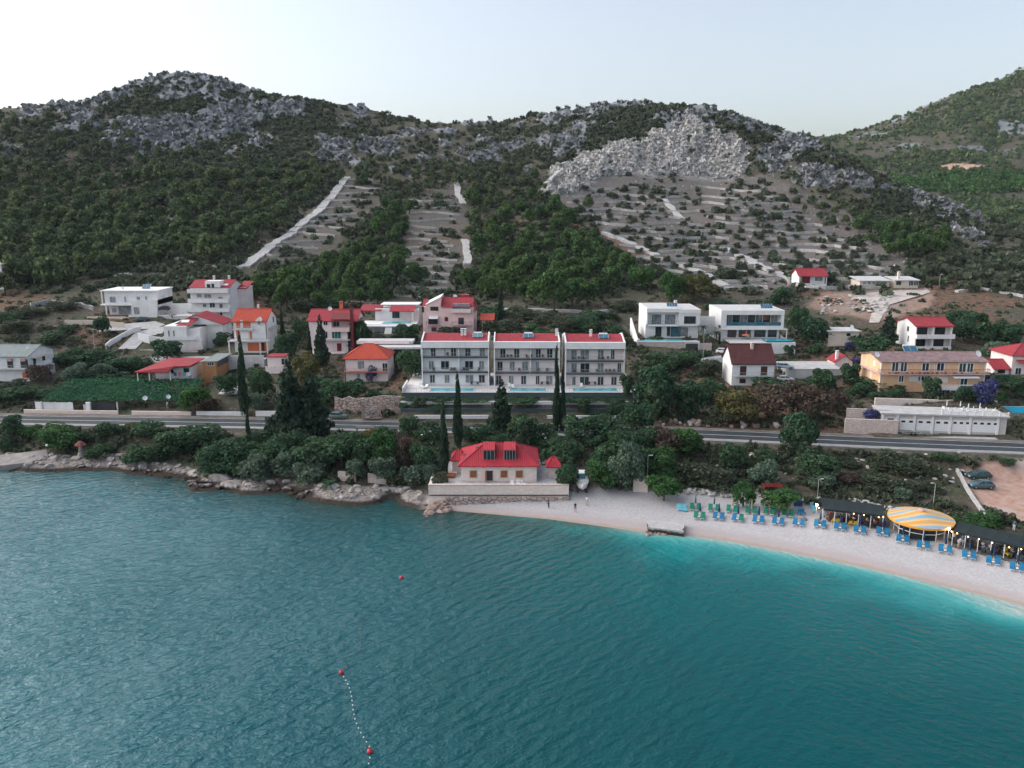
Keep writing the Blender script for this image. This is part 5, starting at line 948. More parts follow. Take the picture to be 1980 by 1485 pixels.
def red_hut(label, site, crop, zt_, x): 
    h_ = House('red_roofed_annexe', label, 'annexe', site, crop); h_.wall(-h_.hw, h_.hw, 0, h_.D, -1.5, h_.z(zt_, 0, x), ASHLAR); h_.hip(-h_.hw, h_.hw, 0, h_.D, h_.z(zt_, 0, x), h_.z(zt_, 0, x)+1.4, BR, .35, min(h_.hw, h_.D/2)); return h_
red_hut('little annexe with a red roof hidden left of the beach house', (875,897,930,146,4), 'c8', 302, 440); red_hut('small red-roofed hut half hidden by bushes right of the beach house', (1060,1082,925,143,3), 'c8', 355, 1240)
# ------------------------------------------------------------------ vegetation
LM = dict(
 pine=leaf_mat('pine_needles', (.020,.047,.020), (.039,.068,.022), (.075,.060,.028), .12), wood=leaf_mat('wood_pine_needles', (.026,.048,.028), (.054,.072,.030), (.080,.060,.036), .2),
 cyp=leaf_mat('cypress_needles', (.012,.026,.018), (.018,.034,.020), (.03,.032,.02), .05), fir=leaf_mat('conifer_needles', (.012,.024,.018), (.018,.032,.020), (.03,.03,.02), .08),
 dark=leaf_mat('dark_leaves', (.016,.040,.024), (.029,.055,.027), (.05,.045,.03), .08), green=leaf_mat('bright_leaves', (.018,.052,.020), (.030,.068,.020), (.06,.07,.02), .15),
 olive=leaf_mat('olive_leaves', (.040,.068,.050), (.058,.082,.056), (.07,.075,.055), .1), grey=leaf_mat('scrub_leaves', (.024,.036,.026), (.040,.050,.030), (.060,.048,.036), .25),
 russet=leaf_mat('russet_leaves', (.042,.033,.028), (.058,.042,.033), (.04,.05,.03), .2), yellow=leaf_mat('yellowing_leaves', (.045,.052,.020), (.06,.056,.024), (.07,.045,.026), .2),
 purple=leaf_mat('purple_blossom', (.030,.034,.088), (.044,.046,.11), (.03,.06,.06), .15), vine=leaf_mat('vine_leaves', (.010,.046,.026), (.013,.058,.026), (.05,.09,.03), .08))
BARK = M('bark', (.085,.065,.05), .9, .35, 2.5, .5)
def cloud(blobs, n, leaf, seed, zmin=0., out=.75, asp=1.35, droop=0.):
    r = np.random.RandomState(seed); B = np.array(blobs, float); wgt = B[:, 3]**2; bi = r.choice(len(B), n, p=wgt/wgt.sum())
    d = r.randn(n, 3); d /= np.linalg.norm(d, axis=1)[:, None]; d[:, 2] = np.where(r.rand(n) < .55, np.abs(d[:, 2]), d[:, 2])
    rr = B[bi, 3:4]*(out+(1.06-out)*r.rand(n, 1)**.6); hz = B[bi, 4:5] if B.shape[1] > 4 else 1.
    p = B[bi, :3]+d*rr*np.concatenate([np.ones((n, 2)), np.ones((n, 1))*hz], 1)
    k = p[:, 2] > zmin; p = p[k]; d = d[k]; n = len(p)
    nr = d*.6+r.randn(n, 3)*.55; nr /= np.linalg.norm(nr, axis=1)[:, None]
    t = np.cross(nr, r.randn(n, 3)); t /= np.linalg.norm(t, axis=1)[:, None]; b = np.cross(nr, t)
    s = leaf*(.55+.8*r.rand(n, 1)); t = t*s*asp*.5; b = b*s*.5
    V = np.stack([p-t-b*.6, p+t*.2-b, p+t+b*.5, p-t*.2+b], 1).reshape(-1, 3); return V, np.arange(4*n).reshape(-1, 4)
def crown_blobs(kind, s):
    r = random.Random(s); B = []
    if kind == 'pine':
        B.append((0, 0, .62, .27))
        for i in range(11):
            a = i*2.4+r.random(); z = .34+.52*r.random(); q = (.36-.26*max(0, z-.5)/.4)*(.65+.5*r.random()); B.append((q*math.cos(a), q*math.sin(a), z, .15+.07*r.random()))
    elif kind == 'round':
        B.append((0, 0, .52, .33))
        for i in range(13):
            a = i*2.4+r.random(); z = .2+.62*r.random(); q = .34*math.sqrt(max(.05, 1-((z-.5)/.5)**2))*(.7+.45*r.random()); B.append((q*math.cos(a), q*math.sin(a), z, .13+.08*r.random()))
    elif kind == 'bush':
        B.append((0, 0, .30, .38, .85))
        for i in range(11):
            a = i*2.4+r.random(); z = .12+.6*r.random(); q = .40*math.sqrt(max(.03, 1-(z/.95)**2))*(.65+.45*r.random()); B.append((q*math.cos(a), q*math.sin(a), z, .15+.09*r.random(), 1))
    elif kind == 'cyp':
        for i in range(26):
            z = .03+.93*i/25; q = .36*min(1, .45+z*3)*max(.06, (1-z))**.55; a = r.random()*7; B.append((q*.35*math.cos(a), q*.35*math.sin(a), z, max(.03, q*.80), .16/ max(.12, q)))
    elif kind == 'fir':
        for i in range(44):
            z = .06+.9*(i/43); q = .46*(1-z)**.8; a = i*2.4; e = q*(.35+.5*r.random()); B.append((e*math.cos(a), e*math.sin(a), z, max(.035, q*.45), .45))
    return [b if len(b) == 5 else b+(1.,) for b in B]
def crown_mesh(nm, kind, mk, n, leaf, s, zmin=0., out=.75):
    V, Fq = cloud(crown_blobs(kind, s), n, leaf, s, zmin, out); return npmesh(nm, V, Fq, LM[mk])
def trunk_mesh(s, h=.5, r0=.035, limbs=5):
    r = random.Random(s); mb = MB().tube((0, 0, -.06), (.01, 0, h*.55), r0, r0*.75, 7).tube((.01, 0, h*.55), (.0, .015, h*1.2), r0*.75, r0*.3, 6)
    for i in range(limbs):
        a = i*2.4+r.random(); z = h*(.5+.1*i); mb.tube((.01, 0, z), (.26*math.cos(a), .26*math.sin(a), z+.16+.1*r.random()), r0*.45, r0*.15, 5)
    return mb.mesh('trunk', BARK)
TR = {}
def templ(key, kind, mk, n, leaf, nv=3, trunk=(.5, .035), zmin=.0, out=.75):
    TR[key] = [(crown_mesh(key+'_crown', kind, mk, n, leaf, 31*i+hash_(key), zmin, out), trunk_mesh(i+7, *trunk) if trunk else None) for i in range(nv)]
def hash_(s): return sum(ord(c)*(i+3) for i, c in enumerate(s)) % 1000
templ('pine', 'pine', 'pine', 2400, .055, 4); templ('cypress', 'cyp', 'cyp', 2600, .06, 3, (.12, .05)); templ('fir', 'fir', 'fir', 3400, .055, 3, (.25, .03), 0, .3)
templ('dark', 'round', 'dark', 2600, .055, 4, (.35, .03)); templ('green', 'round', 'green', 2600, .055, 3, (.35, .03)); templ('russet', 'round', 'russet', 2200, .05, 3, (.4, .025), 0, .5); templ('yellow', 'round', 'yellow', 2400, .05, 2, (.35, .03))
templ('olive', 'round', 'olive', 2200, .055, 3, (.3, .035), 0, .6); templ('purple', 'bush', 'purple', 1800, .06, 2, None); templ('bush', 'bush', 'dark', 2000, .06, 4, None); templ('grey', 'bush', 'grey', 1700, .06, 4, None, 0, .6); templ('gbush', 'bush', 'green', 1700, .06, 2, None); templ('obush', 'bush', 'olive', 1500, .065, 3, None, 0, .6)
WORDS = dict(pine=('pine_tree','pine','green pine'), cypress=('cypress_tree','cypress','dark narrow cypress'), fir=('conifer_tree','conifer','dark cone-shaped conifer'), dark=('broadleaf_tree','tree','dark green tree'), green=('leafy_tree','tree','bright green tree'), russet=('dry_tree','tree','russet brown tree'), yellow=('leafy_tree','tree','yellowing tree'), olive=('olive_tree','olive tree','silvery olive tree'), purple=('bougainvillea','bougainvillea','purple-blue flowering bougainvillea'), bush=('shrub','shrub','dark green shrub'), grey=('shrub','shrub','drab grey-green shrub'), gbush=('shrub','shrub','bright green shrub'), obush=('shrub','shrub','silvery shrub'))
MARKS = [('the grey-roofed house',60,705),('the laundry house',335,730),('the large flat villa',245,590),('the four-storey house',420,585),('the skylight house',375,645),('the vermilion house',500,640),('the loggia house',645,640),('the pool villa',755,615),('the pink three-storey house',870,605),('the hip-roofed house',720,700),('the left apartment block',880,700),('the middle apartment block',1018,700),('the right apartment block',1150,700),('the cubic villa',1300,630),('the framed glass villa',1450,625),('the brown-roofed house',1455,705),('the lone cottage',1570,535),('the bungalows',1710,545),('the loggia house above the yellow one',1800,640),('the yellow house',1800,720),('the garages',1820,815),('the right edge house',1955,700),('the beach house',965,900),('the vine pergola',220,775),('the pink kiosk',528,705),('the white shed',442,760),('the parked road car',658,800),('the rocky left shore',250,890),('the rocky ledges',600,945),('the white boat',1127,940),('the beach loungers',1430,985),('the left beach canopy',1640,985),('the painted beach pavilion',1780,1010),('the gravel car park',1900,940),('the bend of the right road',1600,860),('the left road',330,830),('the tall roadside conifers',580,800),('the grey yard',1575,710),('the flat hut',1630,640),('the dark retaining walls',1000,800),('the broad stone wall',1640,825),('the concrete slab on the beach',1287,1017),('the orange shed',407,710),('the carport',755,670),('the blue garden pool at right',1960,800)]
USED = {}
def plant(kind, px, py, wpx, hpx, label=None, y=None, pos=None):
    q_ = pos or (PY(px, py, y) if y else hit(px, py))
    if q_ is None: return
    zc = q_[1]*cp-(q_[2]-CH)*sp; m = zc/FP; wm, hm = wpx*m*1.08, hpx*m*1.04; i = R.randrange(len(TR[kind])); cr_, tk = TR[kind][i]; nm, cat, txt = WORDS[kind]
    if not label:
        mk = min(MARKS, key=lambda t: math.hypot(t[1]-px, (t[2]-py)*1.5)); dx, dy = px-mk[1], py-mk[2]
        pos_ = ('left of ' if dx < 0 else 'right of ') if abs(dx) > abs(dy)*1.2 else ('behind ' if dy < 0 else 'in front of '); sz = 'tall ' if hm > 7 else ('small ' if hm < 2.8 else ('broad ' if wm > 7 else ''))
        label = sz+txt+' '+pos_+mk[0]
    USED.setdefault(label, []).append(None); s_ = (wm, wm, hm); rz = R.random()*6.28
    if tk is None:
        o = bpy.data.objects.new(nm, cr_); COL.objects.link(o); o.location = (q_[0], q_[1], q_[2]-.05*hm); o.scale = s_; o.rotation_euler = (0, 0, rz); tag(o, label, cat); return o
    o = thing(nm, label, cat, q_, rz); o.scale = s_
    for n_, me in (('trunk', tk), ('crown', cr_)):
        c = bpy.data.objects.new(n_, me); COL.objects.link(c); c.parent = o
    return o
NEAR = '''cypress 473 804 27 152 tallest dark cypress, standing at the left roadside
cypress 482 868 15 74 slim dark cypress below the road under the tallest one
cypress 546 652 13 56 slim cypress at the right corner of the vermilion house
cypress 766 566 14 64 lone cypress on the red earth above the pool villa
cypress 968 620 17 66 lone cypress behind the middle apartment block
cypress 886 864 27 138 tall cypress before the left apartment block pools
cypress 859 920 27 142 cypress at the left corner of the beach house
cypress 1075 834 21 158 taller of the two twin cypresses by the right apartment block
cypress 1087 834 18 120 shorter of the two twin cypresses by the right apartment block
cypress 600 697 14 62 slim cypress beside the spruce below the loggia house
cypress 1391 666 6 23 tiny cypress between the two flat villas
fir 622 708 38 98 dark spruce in front of the loggia house
fir 970 840 62 106 broad cone-shaped conifer before the middle apartment block
fir 562 842 92 146 left one of the two huge dark roadside conifers
fir 604 842 82 122 right one of the two huge dark roadside conifers
fir 1715 664 42 62 dark cone-shaped conifer left of the loggia house above the yellow one
pine 1071 606 66 80 tall yellow-green pine behind the right apartment block
purple 720 736 34 46 purple-blue bougainvillea climbing the front of the hip-roofed house
purple 1684 828 44 44 purple-blue bougainvillea hanging over the broad roadside stone wall
purple 1642 678 22 20 small purple-blue bougainvillea near the flat hut
purple 1902 778 44 56 purple-blue bougainvillea before the right end of the yellow house
purple 1658 708 26 18 low purple-blue bougainvillea beside the tiny red-roofed outbuilding
dark 556 700 48 62;yellow 594 742 60 64;dark 795 735 56 66;olive 145 742 50 38;olive 199 738 44 40;dark 188 708 76 34;dark 323 697 60 42;russet 80 738 46 36;grey 27 752 48 22;bush 135 702 64 36;bush 234 718 66 32;bush 270 720 50 34;dark 199 647 34 38;bush 133 644 26 17;bush 175 742 60 26;bush 232 745 70 26;bush 300 748 50 20;bush 60 762 80 22;bush 110 768 60 22;bush 20 772 60 20;fir 283 764 14 30;green 378 796 60 50;russet 400 798 46 34;dark 440 764 46 42;dark 505 776 52 66;olive 497 796 38 40;bush 640 780 58 50;dark 682 778 52 48;bush 620 764 48 36;gbush 683 786 24 22;bush 750 782 32 24;bush 722 776 40 26;dark 697 668 44 54;olive 675 678 30 30;dark 583 660 34 44;bush 430 664 34 24;olive 734 658 22 12;olive 761 658 20 12;dark 776 652 26 26;dark 790 662 46 34;grey 870 648 44 20;grey 950 646 50 30;grey 990 646 60 34;bush 1040 648 50 26;grey 1085 642 50 28;bush 1130 640 60 34;grey 1170 640 50 26;dark 1267 812 84 98;dark 1332 806 70 66;grey 1300 812 50 40;bush 1285 712 66 36;bush 1325 705 50 28;grey 1368 724 50 34;dark 1365 776 66 46;yellow 1420 816 88 68;grey 1395 820 50 36;russet 1500 812 88 80;russet 1562 816 84 78;dark 1592 756 48 48;russet 1620 800 40 50;dark 1525 692 22 24;bush 1500 760 90 30;bush 1555 760 60 34;dark 1542 646 40 56;dark 1572 668 66 60;bush 1575 684 36 28;gbush 1240 558 50 50;green 1298 584 44 60;yellow 1342 580 80 54;grey 1403 542 44 28;bush 1510 588 38 38;grey 1465 600 60 24;bush 1390 600 50 26;dark 1688 690 64 44;bush 1660 668 40 26;bush 1610 660 60 22;dark 1862 660 46 44;dark 1905 668 60 50;dark 1945 668 60 46;olive 1920 700 54 44;bush 1850 626 44 30;dark 1880 640 50 36;bush 1700 750 96 22;dark 1798 770 34 40;dark 1861 778 34 36;bush 1697 772 28 20;bush 1727 774 28 22;dark 1642 744 36 40;bush 1660 765 40 26;bush 1950 744 80 20;bush 1890 776 40 20;gbush 1935 776 20 18;bush 1975 766 30 16
dark 1545 884 72 80;dark 1578 926 78 54;olive 1590 944 58 34;dark 1415 904 56 50;bush 1480 893 40 24;grey 1380 940 84 42;grey 1340 930 60 44;olive 1475 936 56 46;green 1327 880 68 54;russet 1282 884 66 62;green 1280 930 52 66;dark 1250 880 60 60;olive 1218 948 62 90;green 1283 968 70 52;green 1437 980 44 48;green 1508 984 70 40;grey 1690 936 60 26;grey 1752 952 66 26;olive 1745 968 32 26;grey 1802 950 36 22;grey 1735 908 80 40;grey 1700 903 46 20;bush 1825 890 40 20;bush 1946 900 30 17;gbush 1858 1022 44 24;gbush 1902 1018 54 32;grey 1922 1010 28 32;grey 1947 1014 28 26;russet 1640 935 44 20;grey 1640 898 44 15;grey 1440 940 36 16
bush 1088 896 70 62;dark 1098 938 44 46;green 1166 944 66 58;olive 1198 948 66 72;dark 1095 940 44 36;dark 1170 920 60 60;russet 782 912 36 80;yellow 722 878 48 56;green 745 906 62 76;dark 705 905 60 66;dark 820 916 58 60;olive 830 935 40 44;obush 492 926 54 58;obush 548 916 58 52;obush 604 930 62 52;olive 690 934 40 52;olive 740 934 50 56;obush 800 936 52 48;grey 770 938 44 34;grey 850 940 40 30;bush 440 880 90 46;bush 520 886 80 44;bush 600 896 84 50;dark 660 900 86 70;bush 565 862 70 34;bush 500 858 60 30;bush 650 866 70 34;dark 25 846 44 40;gbush 62 842 38 24;gbush 110 848 66 34;green 118 872 66 40;bush 195 884 50 36;bush 215 838 46 28;yellow 258 836 28 22;bush 290 842 66 28;bush 265 890 56 34;bush 306 890 56 36;dark 342 880 78 52;bush 392 856 76 38;bush 420 912 78 56;bush 464 918 50 40;bush 470 896 60 44;bush 350 848 60 26;bush 10 870 30 24;bush 160 850 40 20
bush 790 842 40 44;bush 830 848 50 40;bush 910 852 40 36;bush 935 856 50 40;dark 1012 858 66 54;bush 1050 854 46 44;dark 1122 856 68 50;bush 1182 856 66 50;dark 1230 838 66 60;bush 1080 864 60 30;bush 1150 866 50 30;bush 960 862 60 26;bush 760 850 30 24;gbush 1165 850 40 26;dark 1200 880 60 50;dark 1240 920 50 60;obush 1090 890 50 44
bush 800 774 44 10;bush 850 775 50 9;bush 910 775 60 9;bush 1010 775 70 9;bush 1110 776 70 9;bush 1180 776 60 9;dark 1128 800 26 26;bush 1190 802 34 22;grey 812 788 26 22;bush 1160 806 60 10;bush 840 789 40 9;bush 780 790 20 12;dark 1212 770 26 50;bush 1228 800 34 34
bush 390 610 60 20;grey 330 590 40 14;grey 120 600 50 22;grey 60 610 50 20;grey 30 640 60 24;bush 100 660 50 22;bush 20 620 50 20;grey 160 590 40 18;pine 495 590 50 42;pine 555 600 50 50;grey 590 600 60 30;bush 640 596 50 26;pine 800 545 36 36;grey 830 590 40 24;russet 690 600 30 18;bush 950 612 60 22;grey 1010 615 60 26;bush 1150 622 60 26;grey 1060 626 70 24;grey 1200 600 50 22;bush 900 596 50 22;grey 860 588 40 20;bush 1190 650 40 24;grey 1210 668 34 20;bush 930 634 40 20;grey 1180 620 40 22;grey 1215 600 40 22;bush 1360 690 30 16'''
for ln in NEAR.replace(';', '\n').split('\n'):
    t = ln.split(); plant(t[0], float(t[1]), float(t[2]), float(t[3]), float(t[4]), ' '.join(t[5:]) or None)
seen = {}
for o in list(COL.objects):
    if o.parent is None and o.get('category') in ('tree', 'shrub', 'olive tree', 'conifer', 'pine', 'cypress'): seen.setdefault(o['label'], []).append(o)
for lab, os_ in seen.items():
    if len(os_) > 1:
        by = sorted(os_, key=lambda q_: q_.location.x/q_.location.y)
        if len(os_) == 2: ws = ('leftmost', 'rightmost')
        elif len(os_) == 3: ws = ('leftmost', 'middle', 'rightmost')
        else: ws = None
        for i, q_ in enumerate(by):
            if ws: q_['label'] = ws[i]+' '+lab+' of the '+('two' if len(ws) == 2 else 'three')
            q_['group'] = lab.replace('small ', '')+' plants' if not ws else 'plants near '+lab.split(' of ')[-1]
# palms
def palm(px, py, h, label):
    q_ = hit(px, py); t = thing('palm_tree', label, 'palm', q_); MB().tube((0, 0, -.3), (.1, 0, h*.5), .17, .14, 8).tube((.1, 0, h*.5), (.05, .1, h), .14, .12, 8).build('trunk', BARK, t); mb = MB()
    for i in range(22):
        a = i*2.4; el = .9-.075*i; pts = []
        for k in range(5):
            s_ = k/4; pts.append((.05+math.cos(a)*1.7*s_, .1+math.sin(a)*1.7*s_, h+math.sin(el)*1.5*s_-1.1*s_*s_))
        for k in range(4):
            wd_ = .26*(1-k/4.5); nx, ny = -math.sin(a)*wd_, math.cos(a)*wd_; a0, a1 = pts[k], pts[k+1]; w1 = .26*(1-(k+1)/4.5)/.26/ (1-k/4.5)
            mb.add([(a0[0]-nx, a0[1]-ny, a0[2]-.08), (a1[0]-nx*w1, a1[1]-ny*w1, a1[2]-.08), a1, a0], [(0,1,2,3)]); mb.add([a0, a1, (a1[0]+nx*w1, a1[1]+ny*w1, a1[2]-.08), (a0[0]+nx, a0[1]+ny, a0[2]-.08)], [(0,1,2,3)])
    mb.build('crown', LM['dark'], t)
palm(1358, 664, 4.5, 'taller palm beside the cubic villa garden'); palm(1366, 668, 3.0, 'shorter palm beside the taller one between the flat villas'); palm(1384, 660, 2.6, 'small palm left of the framed glass villa'); palm(1234, 718, 2.2, 'small palm right of the right apartment block')
palm(635, 944, 1.2, 'low spiky palm among the rocky shore ledges')
# vine roof of the pergola
pl_, ph, pz_ = PERG
r = np.random.RandomState(3); n = 9000; x = (r.rand(n)*2-1)*ph*1.02; y = r.rand(n)*13.2-.4; z = pz_+.22+y*.187+r.rand(n)*.45*fbm(x+50, y+50, 2.5, 2)+.15
d = np.stack([r.randn(n)*.5, r.randn(n)*.5-.3, np.abs(r.randn(n))+.5], -1); d /= np.linalg.norm(d, axis=1)[:, None]; t = np.cross(d, r.randn(n, 3)); t /= np.linalg.norm(t, axis=1)[:, None]; b_ = np.cross(d, t); s_ = .32*(.6+.8*r.rand(n, 1)); p_ = np.stack([x, y, z], -1)
me = npmesh('vine', np.stack([p_-t*s_*.6-b_*s_*.4, p_+t*s_*.2-b_*s_*.5, p_+t*s_*.6+b_*s_*.3, p_-t*s_*.2+b_*s_*.5], 1).reshape(-1, 3), np.arange(4*n).reshape(-1, 4), LM['vine'])
for o in COL.objects:
    if o.name == 'pergola': v_ = bpy.data.objects.new('vine_canopy', me); COL.objects.link(v_); v_.parent = o
# ---- pines of the woods: largest ones one by one, the rest as one far wood
templ('woodpine', 'pine', 'wood', 620, .105, 6, (.5, .04)); templ('midpine', 'pine', 'pine', 1100, .08, 5, (.5, .04))
def scatter(poly, sp, wmin, wmax, kind, label, group, ay=.75, jit=.0):
    P_ = np.array(poly); x0, y0 = P_.min(0); x1, y1 = P_.max(0); out_ = []; tries = 0
    grid = {}
    while tries < 9000:
        tries += 1; a = x0+R.random()*(x1-x0); c = y0+R.random()*(y1-y0)
        if not inpoly(np.array([a]), np.array([c]), poly)[0]: continue
        k = (int(a/sp), int(c/(sp*ay))); ok = True
        for i in (-1, 0, 1):
            for j in (-1, 0, 1):
                for (u, v_) in grid.get((k[0]+i, k[1]+j), ()):
                    if (u-a)**2+((v_-c)/ay)**2 < sp*sp: ok = False
        if not ok: continue
        grid.setdefault(k, []).append((a, c)); q_ = hit(a, c)
        if q_: wm = wmin+(wmax-wmin)*R.random()**1.3; out_.append((q_, wm, wm*(.85+.35*R.random()), kind, label, group))
    return out_
PN = []
PN += scatter([(-20,330),(60,330),(150,345),(300,350),(430,345),(560,350),(620,345),(625,365),(570,415),(535,440),(465,495),(420,520),(330,500),(250,525),(170,540),(90,560),(-20,575)], 21, 6.0, 10.5, 'woodpine', 'green pine in the dense wood on the left hillside', 'pines of the left hillside wood')
PN += scatter([(735,395),(760,380),(800,400),(790,450),(775,520),(760,570),(700,590),(620,600),(560,590),(470,578),(490,560),(590,548),(655,515),(722,478),(740,430)], 24, 5.5, 9.5, 'midpine', 'pine in the diagonal belt between the two stepped terrace plots', 'pines between the terrace plots')
PN += scatter([(895,420),(920,395),(960,400),(1010,410),(1090,420),(1105,470),(1150,480),(1200,500),(1215,545),(1180,570),(1110,600),(1040,590),(960,575),(905,560),(950,520),(905,470)], 24, 5.5, 9.5, 'midpine', 'pine in the grove behind the apartment blocks', 'pines of the central grove')
PN += scatter([(1660,450),(1720,440),(1790,450),(1840,480),(1790,505),(1720,500),(1680,480)], 20, 5.5, 8.5, 'midpine', 'bright green pine in the small grove on the right slope', 'pines of the right slope grove')
PN += scatter([(600,330),(740,325),(900,340),(1040,330),(1045,400),(900,395),(890,360),(800,380),(660,350)], 27, 4.5, 7.5, 'woodpine', 'dull pine scattered in the saddle below the crest', 'pines of the saddle')
PN += scatter([(0,235),(180,225),(300,300),(560,320),(600,335),(0,335)], 30, 4, 7.5, 'woodpine', 'dull pine scattered on the rocky left slope above the wood', 'pines above the left wood')
PN += scatter([(1510,390),(1640,400),(1700,440),(1640,450),(1560,420)], 24, 3.5, 5.5, 'woodpine', 'low pine on the scrubby shoulder right of the scree', 'pines right of the scree')
for px, py, wm in ((1137,405,6),(1120,470,5),(1030,390,7),(1185,560,8),(1240,560,7),(730,590,7),(820,545,5),(1080,560,9),(945,575,8)):
    PN.append((hit(px, py), wm, wm*1.1, 'midpine', 'detached pine standing apart at the edge of the central grove', 'detached pines'))
PN = [q_ for q_ in PN if q_[0]]; PN.sort(key=lambda q_: -q_[1]*q_[2]/q_[0][1]**2)
restV = []; restF = []; nb = 0
def mesh_np(me):
    v = np.empty(len(me.vertices)*3, np.float32); me.vertices.foreach_get('co', v); return v.reshape(-1, 3)
WV = [mesh_np(q_[0]) for q_ in TR['woodpine']]
for i, (q_, wm, hm, kd, lab, grp) in enumerate(PN):
    if i < 292:
        cr_, tk = R.choice(TR[kd]); o = thing('pine_tree', lab, 'pine', (q_[0], q_[1], q_[2]-.2), R.random()*6.28, grp); o.scale = (wm, wm, hm)
        for n_, me in (('trunk', tk), ('crown', cr_)):
            c = bpy.data.objects.new(n_, me); COL.objects.link(c); c.parent = o
    else:
        v = R.choice(WV); a = R.random()*6.28; ca, sa_ = math.cos(a), math.sin(a); restV.append(np.stack([(v[:, 0]*ca-v[:, 1]*sa_)*wm+q_[0], (v[:, 0]*sa_+v[:, 1]*ca)*wm+q_[1], v[:, 2]*hm+q_[2]-.2], -1))
if restV:
    V = np.concatenate(restV); o = bpy.data.objects.new('pine_wood', npmesh('pine_wood', V, np.arange(len(V)).reshape(-1, 4), LM['wood'])); COL.objects.link(o); tag(o, 'smaller pines thinning out up the slope below the crest', 'wood', kind='stuff')
# ---- low scrub of the hills, one mass
def scrub(name, label, G, N_, rmin, rmax, dens, nl, leaf, mats, seed, hz=.8):
    gx, gy, gz = G; px_, py_ = proj(gx, gy, gz); r = np.random.RandomState(seed)
    dpx = px_[:-1, 1:]-px_[:-1, :-1]; dpy = py_[:-1, :-1]-py_[1:, :-1]
    wgt = np.clip(dpx, 0, None)*np.clip(dpy, .05, None)*dens[:-1, :-1]; inside = (px_[:-1, :-1] > -330) & (px_[:-1, :-1] < 2310); wgt = wgt*inside
    cdf = np.cumsum(wgt.ravel()); k = np.searchsorted(cdf, r.rand(N_)*cdf[-1]); iy, ix = np.unravel_index(k, wgt.shape); f1, f2 = r.rand(N_), r.rand(N_)
    bl = lambda A: (A[iy, ix]*(1-f1)+A[iy, ix+1]*f1)*(1-f2)+(A[iy+1, ix]*(1-f1)+A[iy+1, ix+1]*f1)*f2
    cx, cy, cz = bl(gx), bl(gy), bl(gz); rad_ = rmin+(rmax-rmin)*r.rand(N_)**2
    tp = [cloud([(0, 0, .1, .75, hz), (.35, .2, .25, .5, hz), (-.3, -.25, .3, .5, hz), (.1, -.35, .2, .5, hz)], nl, leaf, 50+i, -.1, .55)[0] for i in range(8)]
    out_ = []; 
    for i in range(8):
        m_ = np.arange(N_) % 8 == i; t = tp[i]; a = r.rand(m_.sum())*6.28; ca, sa_ = np.cos(a)[:, None], np.sin(a)[:, None]; s_ = rad_[m_][:, None]; st = (.8+.7*r.rand(m_.sum()))[:, None]
        out_.append(np.stack([(t[None, :, 0]*ca-t[None, :, 1]*sa_)*s_+cx[m_][:, None], (t[None, :, 0]*sa_+t[None, :, 1]*ca)*s_+cy[m_][:, None], t[None, :, 2]*s_*st+cz[m_][:, None]-.1], -1).reshape(-1, 3))
    V = np.concatenate(out_); o = bpy.data.objects.new(name, npmesh(name, V, np.arange(len(V)).reshape(-1, 4), LM[mats])); COL.objects.link(o); return tag(o, label, 'undergrowth', kind='stuff')
cl = np.clip((clump-.40)*6, .22, 1.25)
PXG, PYG = proj(GX, GY, GZ); tracks = np.zeros_like(GX)
for tp_ in ([(474,518),(510,490),(548,462),(585,432),(612,412),(640,385),(656,362),(672,344)],[(884,352),(886,378),(896,396)],[(898,466),(902,488),(906,512)],[(1168,452),(1200,464),(1235,478),(1272,496)],[(1284,388),(1300,405),(1320,425)],[(1402,482),(1440,500),(1472,518),(1492,524)],[(1308,512),(1345,524),(1380,542),(1412,560)]):
    for (xa_, ya_), (xb_, yb_) in zip(tp_[:-1], tp_[1:]):
        l2 = (xb_-xa_)**2+(yb_-ya_)**2; tt_ = np.clip(((PXG-xa_)*(xb_-xa_)+(PYG-ya_)*(yb_-ya_))/l2, 0, 1); tracks = np.maximum(tracks, (np.hypot(PXG-xa_-tt_*(xb_-xa_), (PYG-ya_-tt_*(yb_-ya_))*.8-4) < 13).astype(float))
hill = np.clip((GY-285)/25, 0, 1)*(1-.62*rock)*(1-.95*scree)*(1-.82*terr_r)*(1-.8*terr_l)*cl*(GY < 670)*(1-tracks)
scrub('maquis_scrub', 'dark low maquis scrub covering the rocky hillsides', (GX, GY, GZ), 20500, .9, 3.3, hill, 30, .55, 'grey', 3)
inpad = np.maximum.reduce([((GX > x0-.5) & (GX < x1+.5) & (GY > y0-.5) & (GY < y1+.5)).astype(float) for x0, x1, y0, y1, z in PADS])
vil = (1-hill)*(GY < 300)*(SDIST > 5)*(1-beach)*(1-park)*np.clip((RDIST-6.5)/2, 0, 1)*np.clip((fbm(GX, GY+33, 8, 3)-.4)*5, .05, 1)*(1-inpad)*(1-.6*rubble)
for pl_ in ([(228,676),(262,644),(300,634),(330,632),(330,642),(285,652),(262,676)],[(1340,702),(1370,690),(1412,688),(1412,704)],[(180,632),(300,620),(320,626),(300,638),(185,644)],[(290,688),(420,688),(440,702),(300,704)],[(1512,716),(1560,714),(1560,726),(1512,724)],[(1640,575),(1690,566),(1790,556),(1800,566),(1720,590),(1700,625),(1680,625),(1690,590)],[(745,816),(770,816),(770,850),(740,854)]): vil = vil*(1-inpoly(PXG, PYG, pl_))
scrub('undergrowth', 'low weeds and scrub between the houses and along the shore slope', (GX, GY, GZ), 9000, .35, 1.5, vil, 34, .42, 'grey', 9, .7)
fd = np.clip((fbm(fx+5, fy+9, 40, 4)-.32)*4, .1, 1.2)*(1-.6*frock)*(1-fe)*(fy > 480)*(fy < 1250)
scrub('far_wood', 'distant scrub and woodland covering the hill across the valley', (fx, fy, fz), 15000, 1.6, 4.2, fd, 14, .8, 'wood', 21, .9)
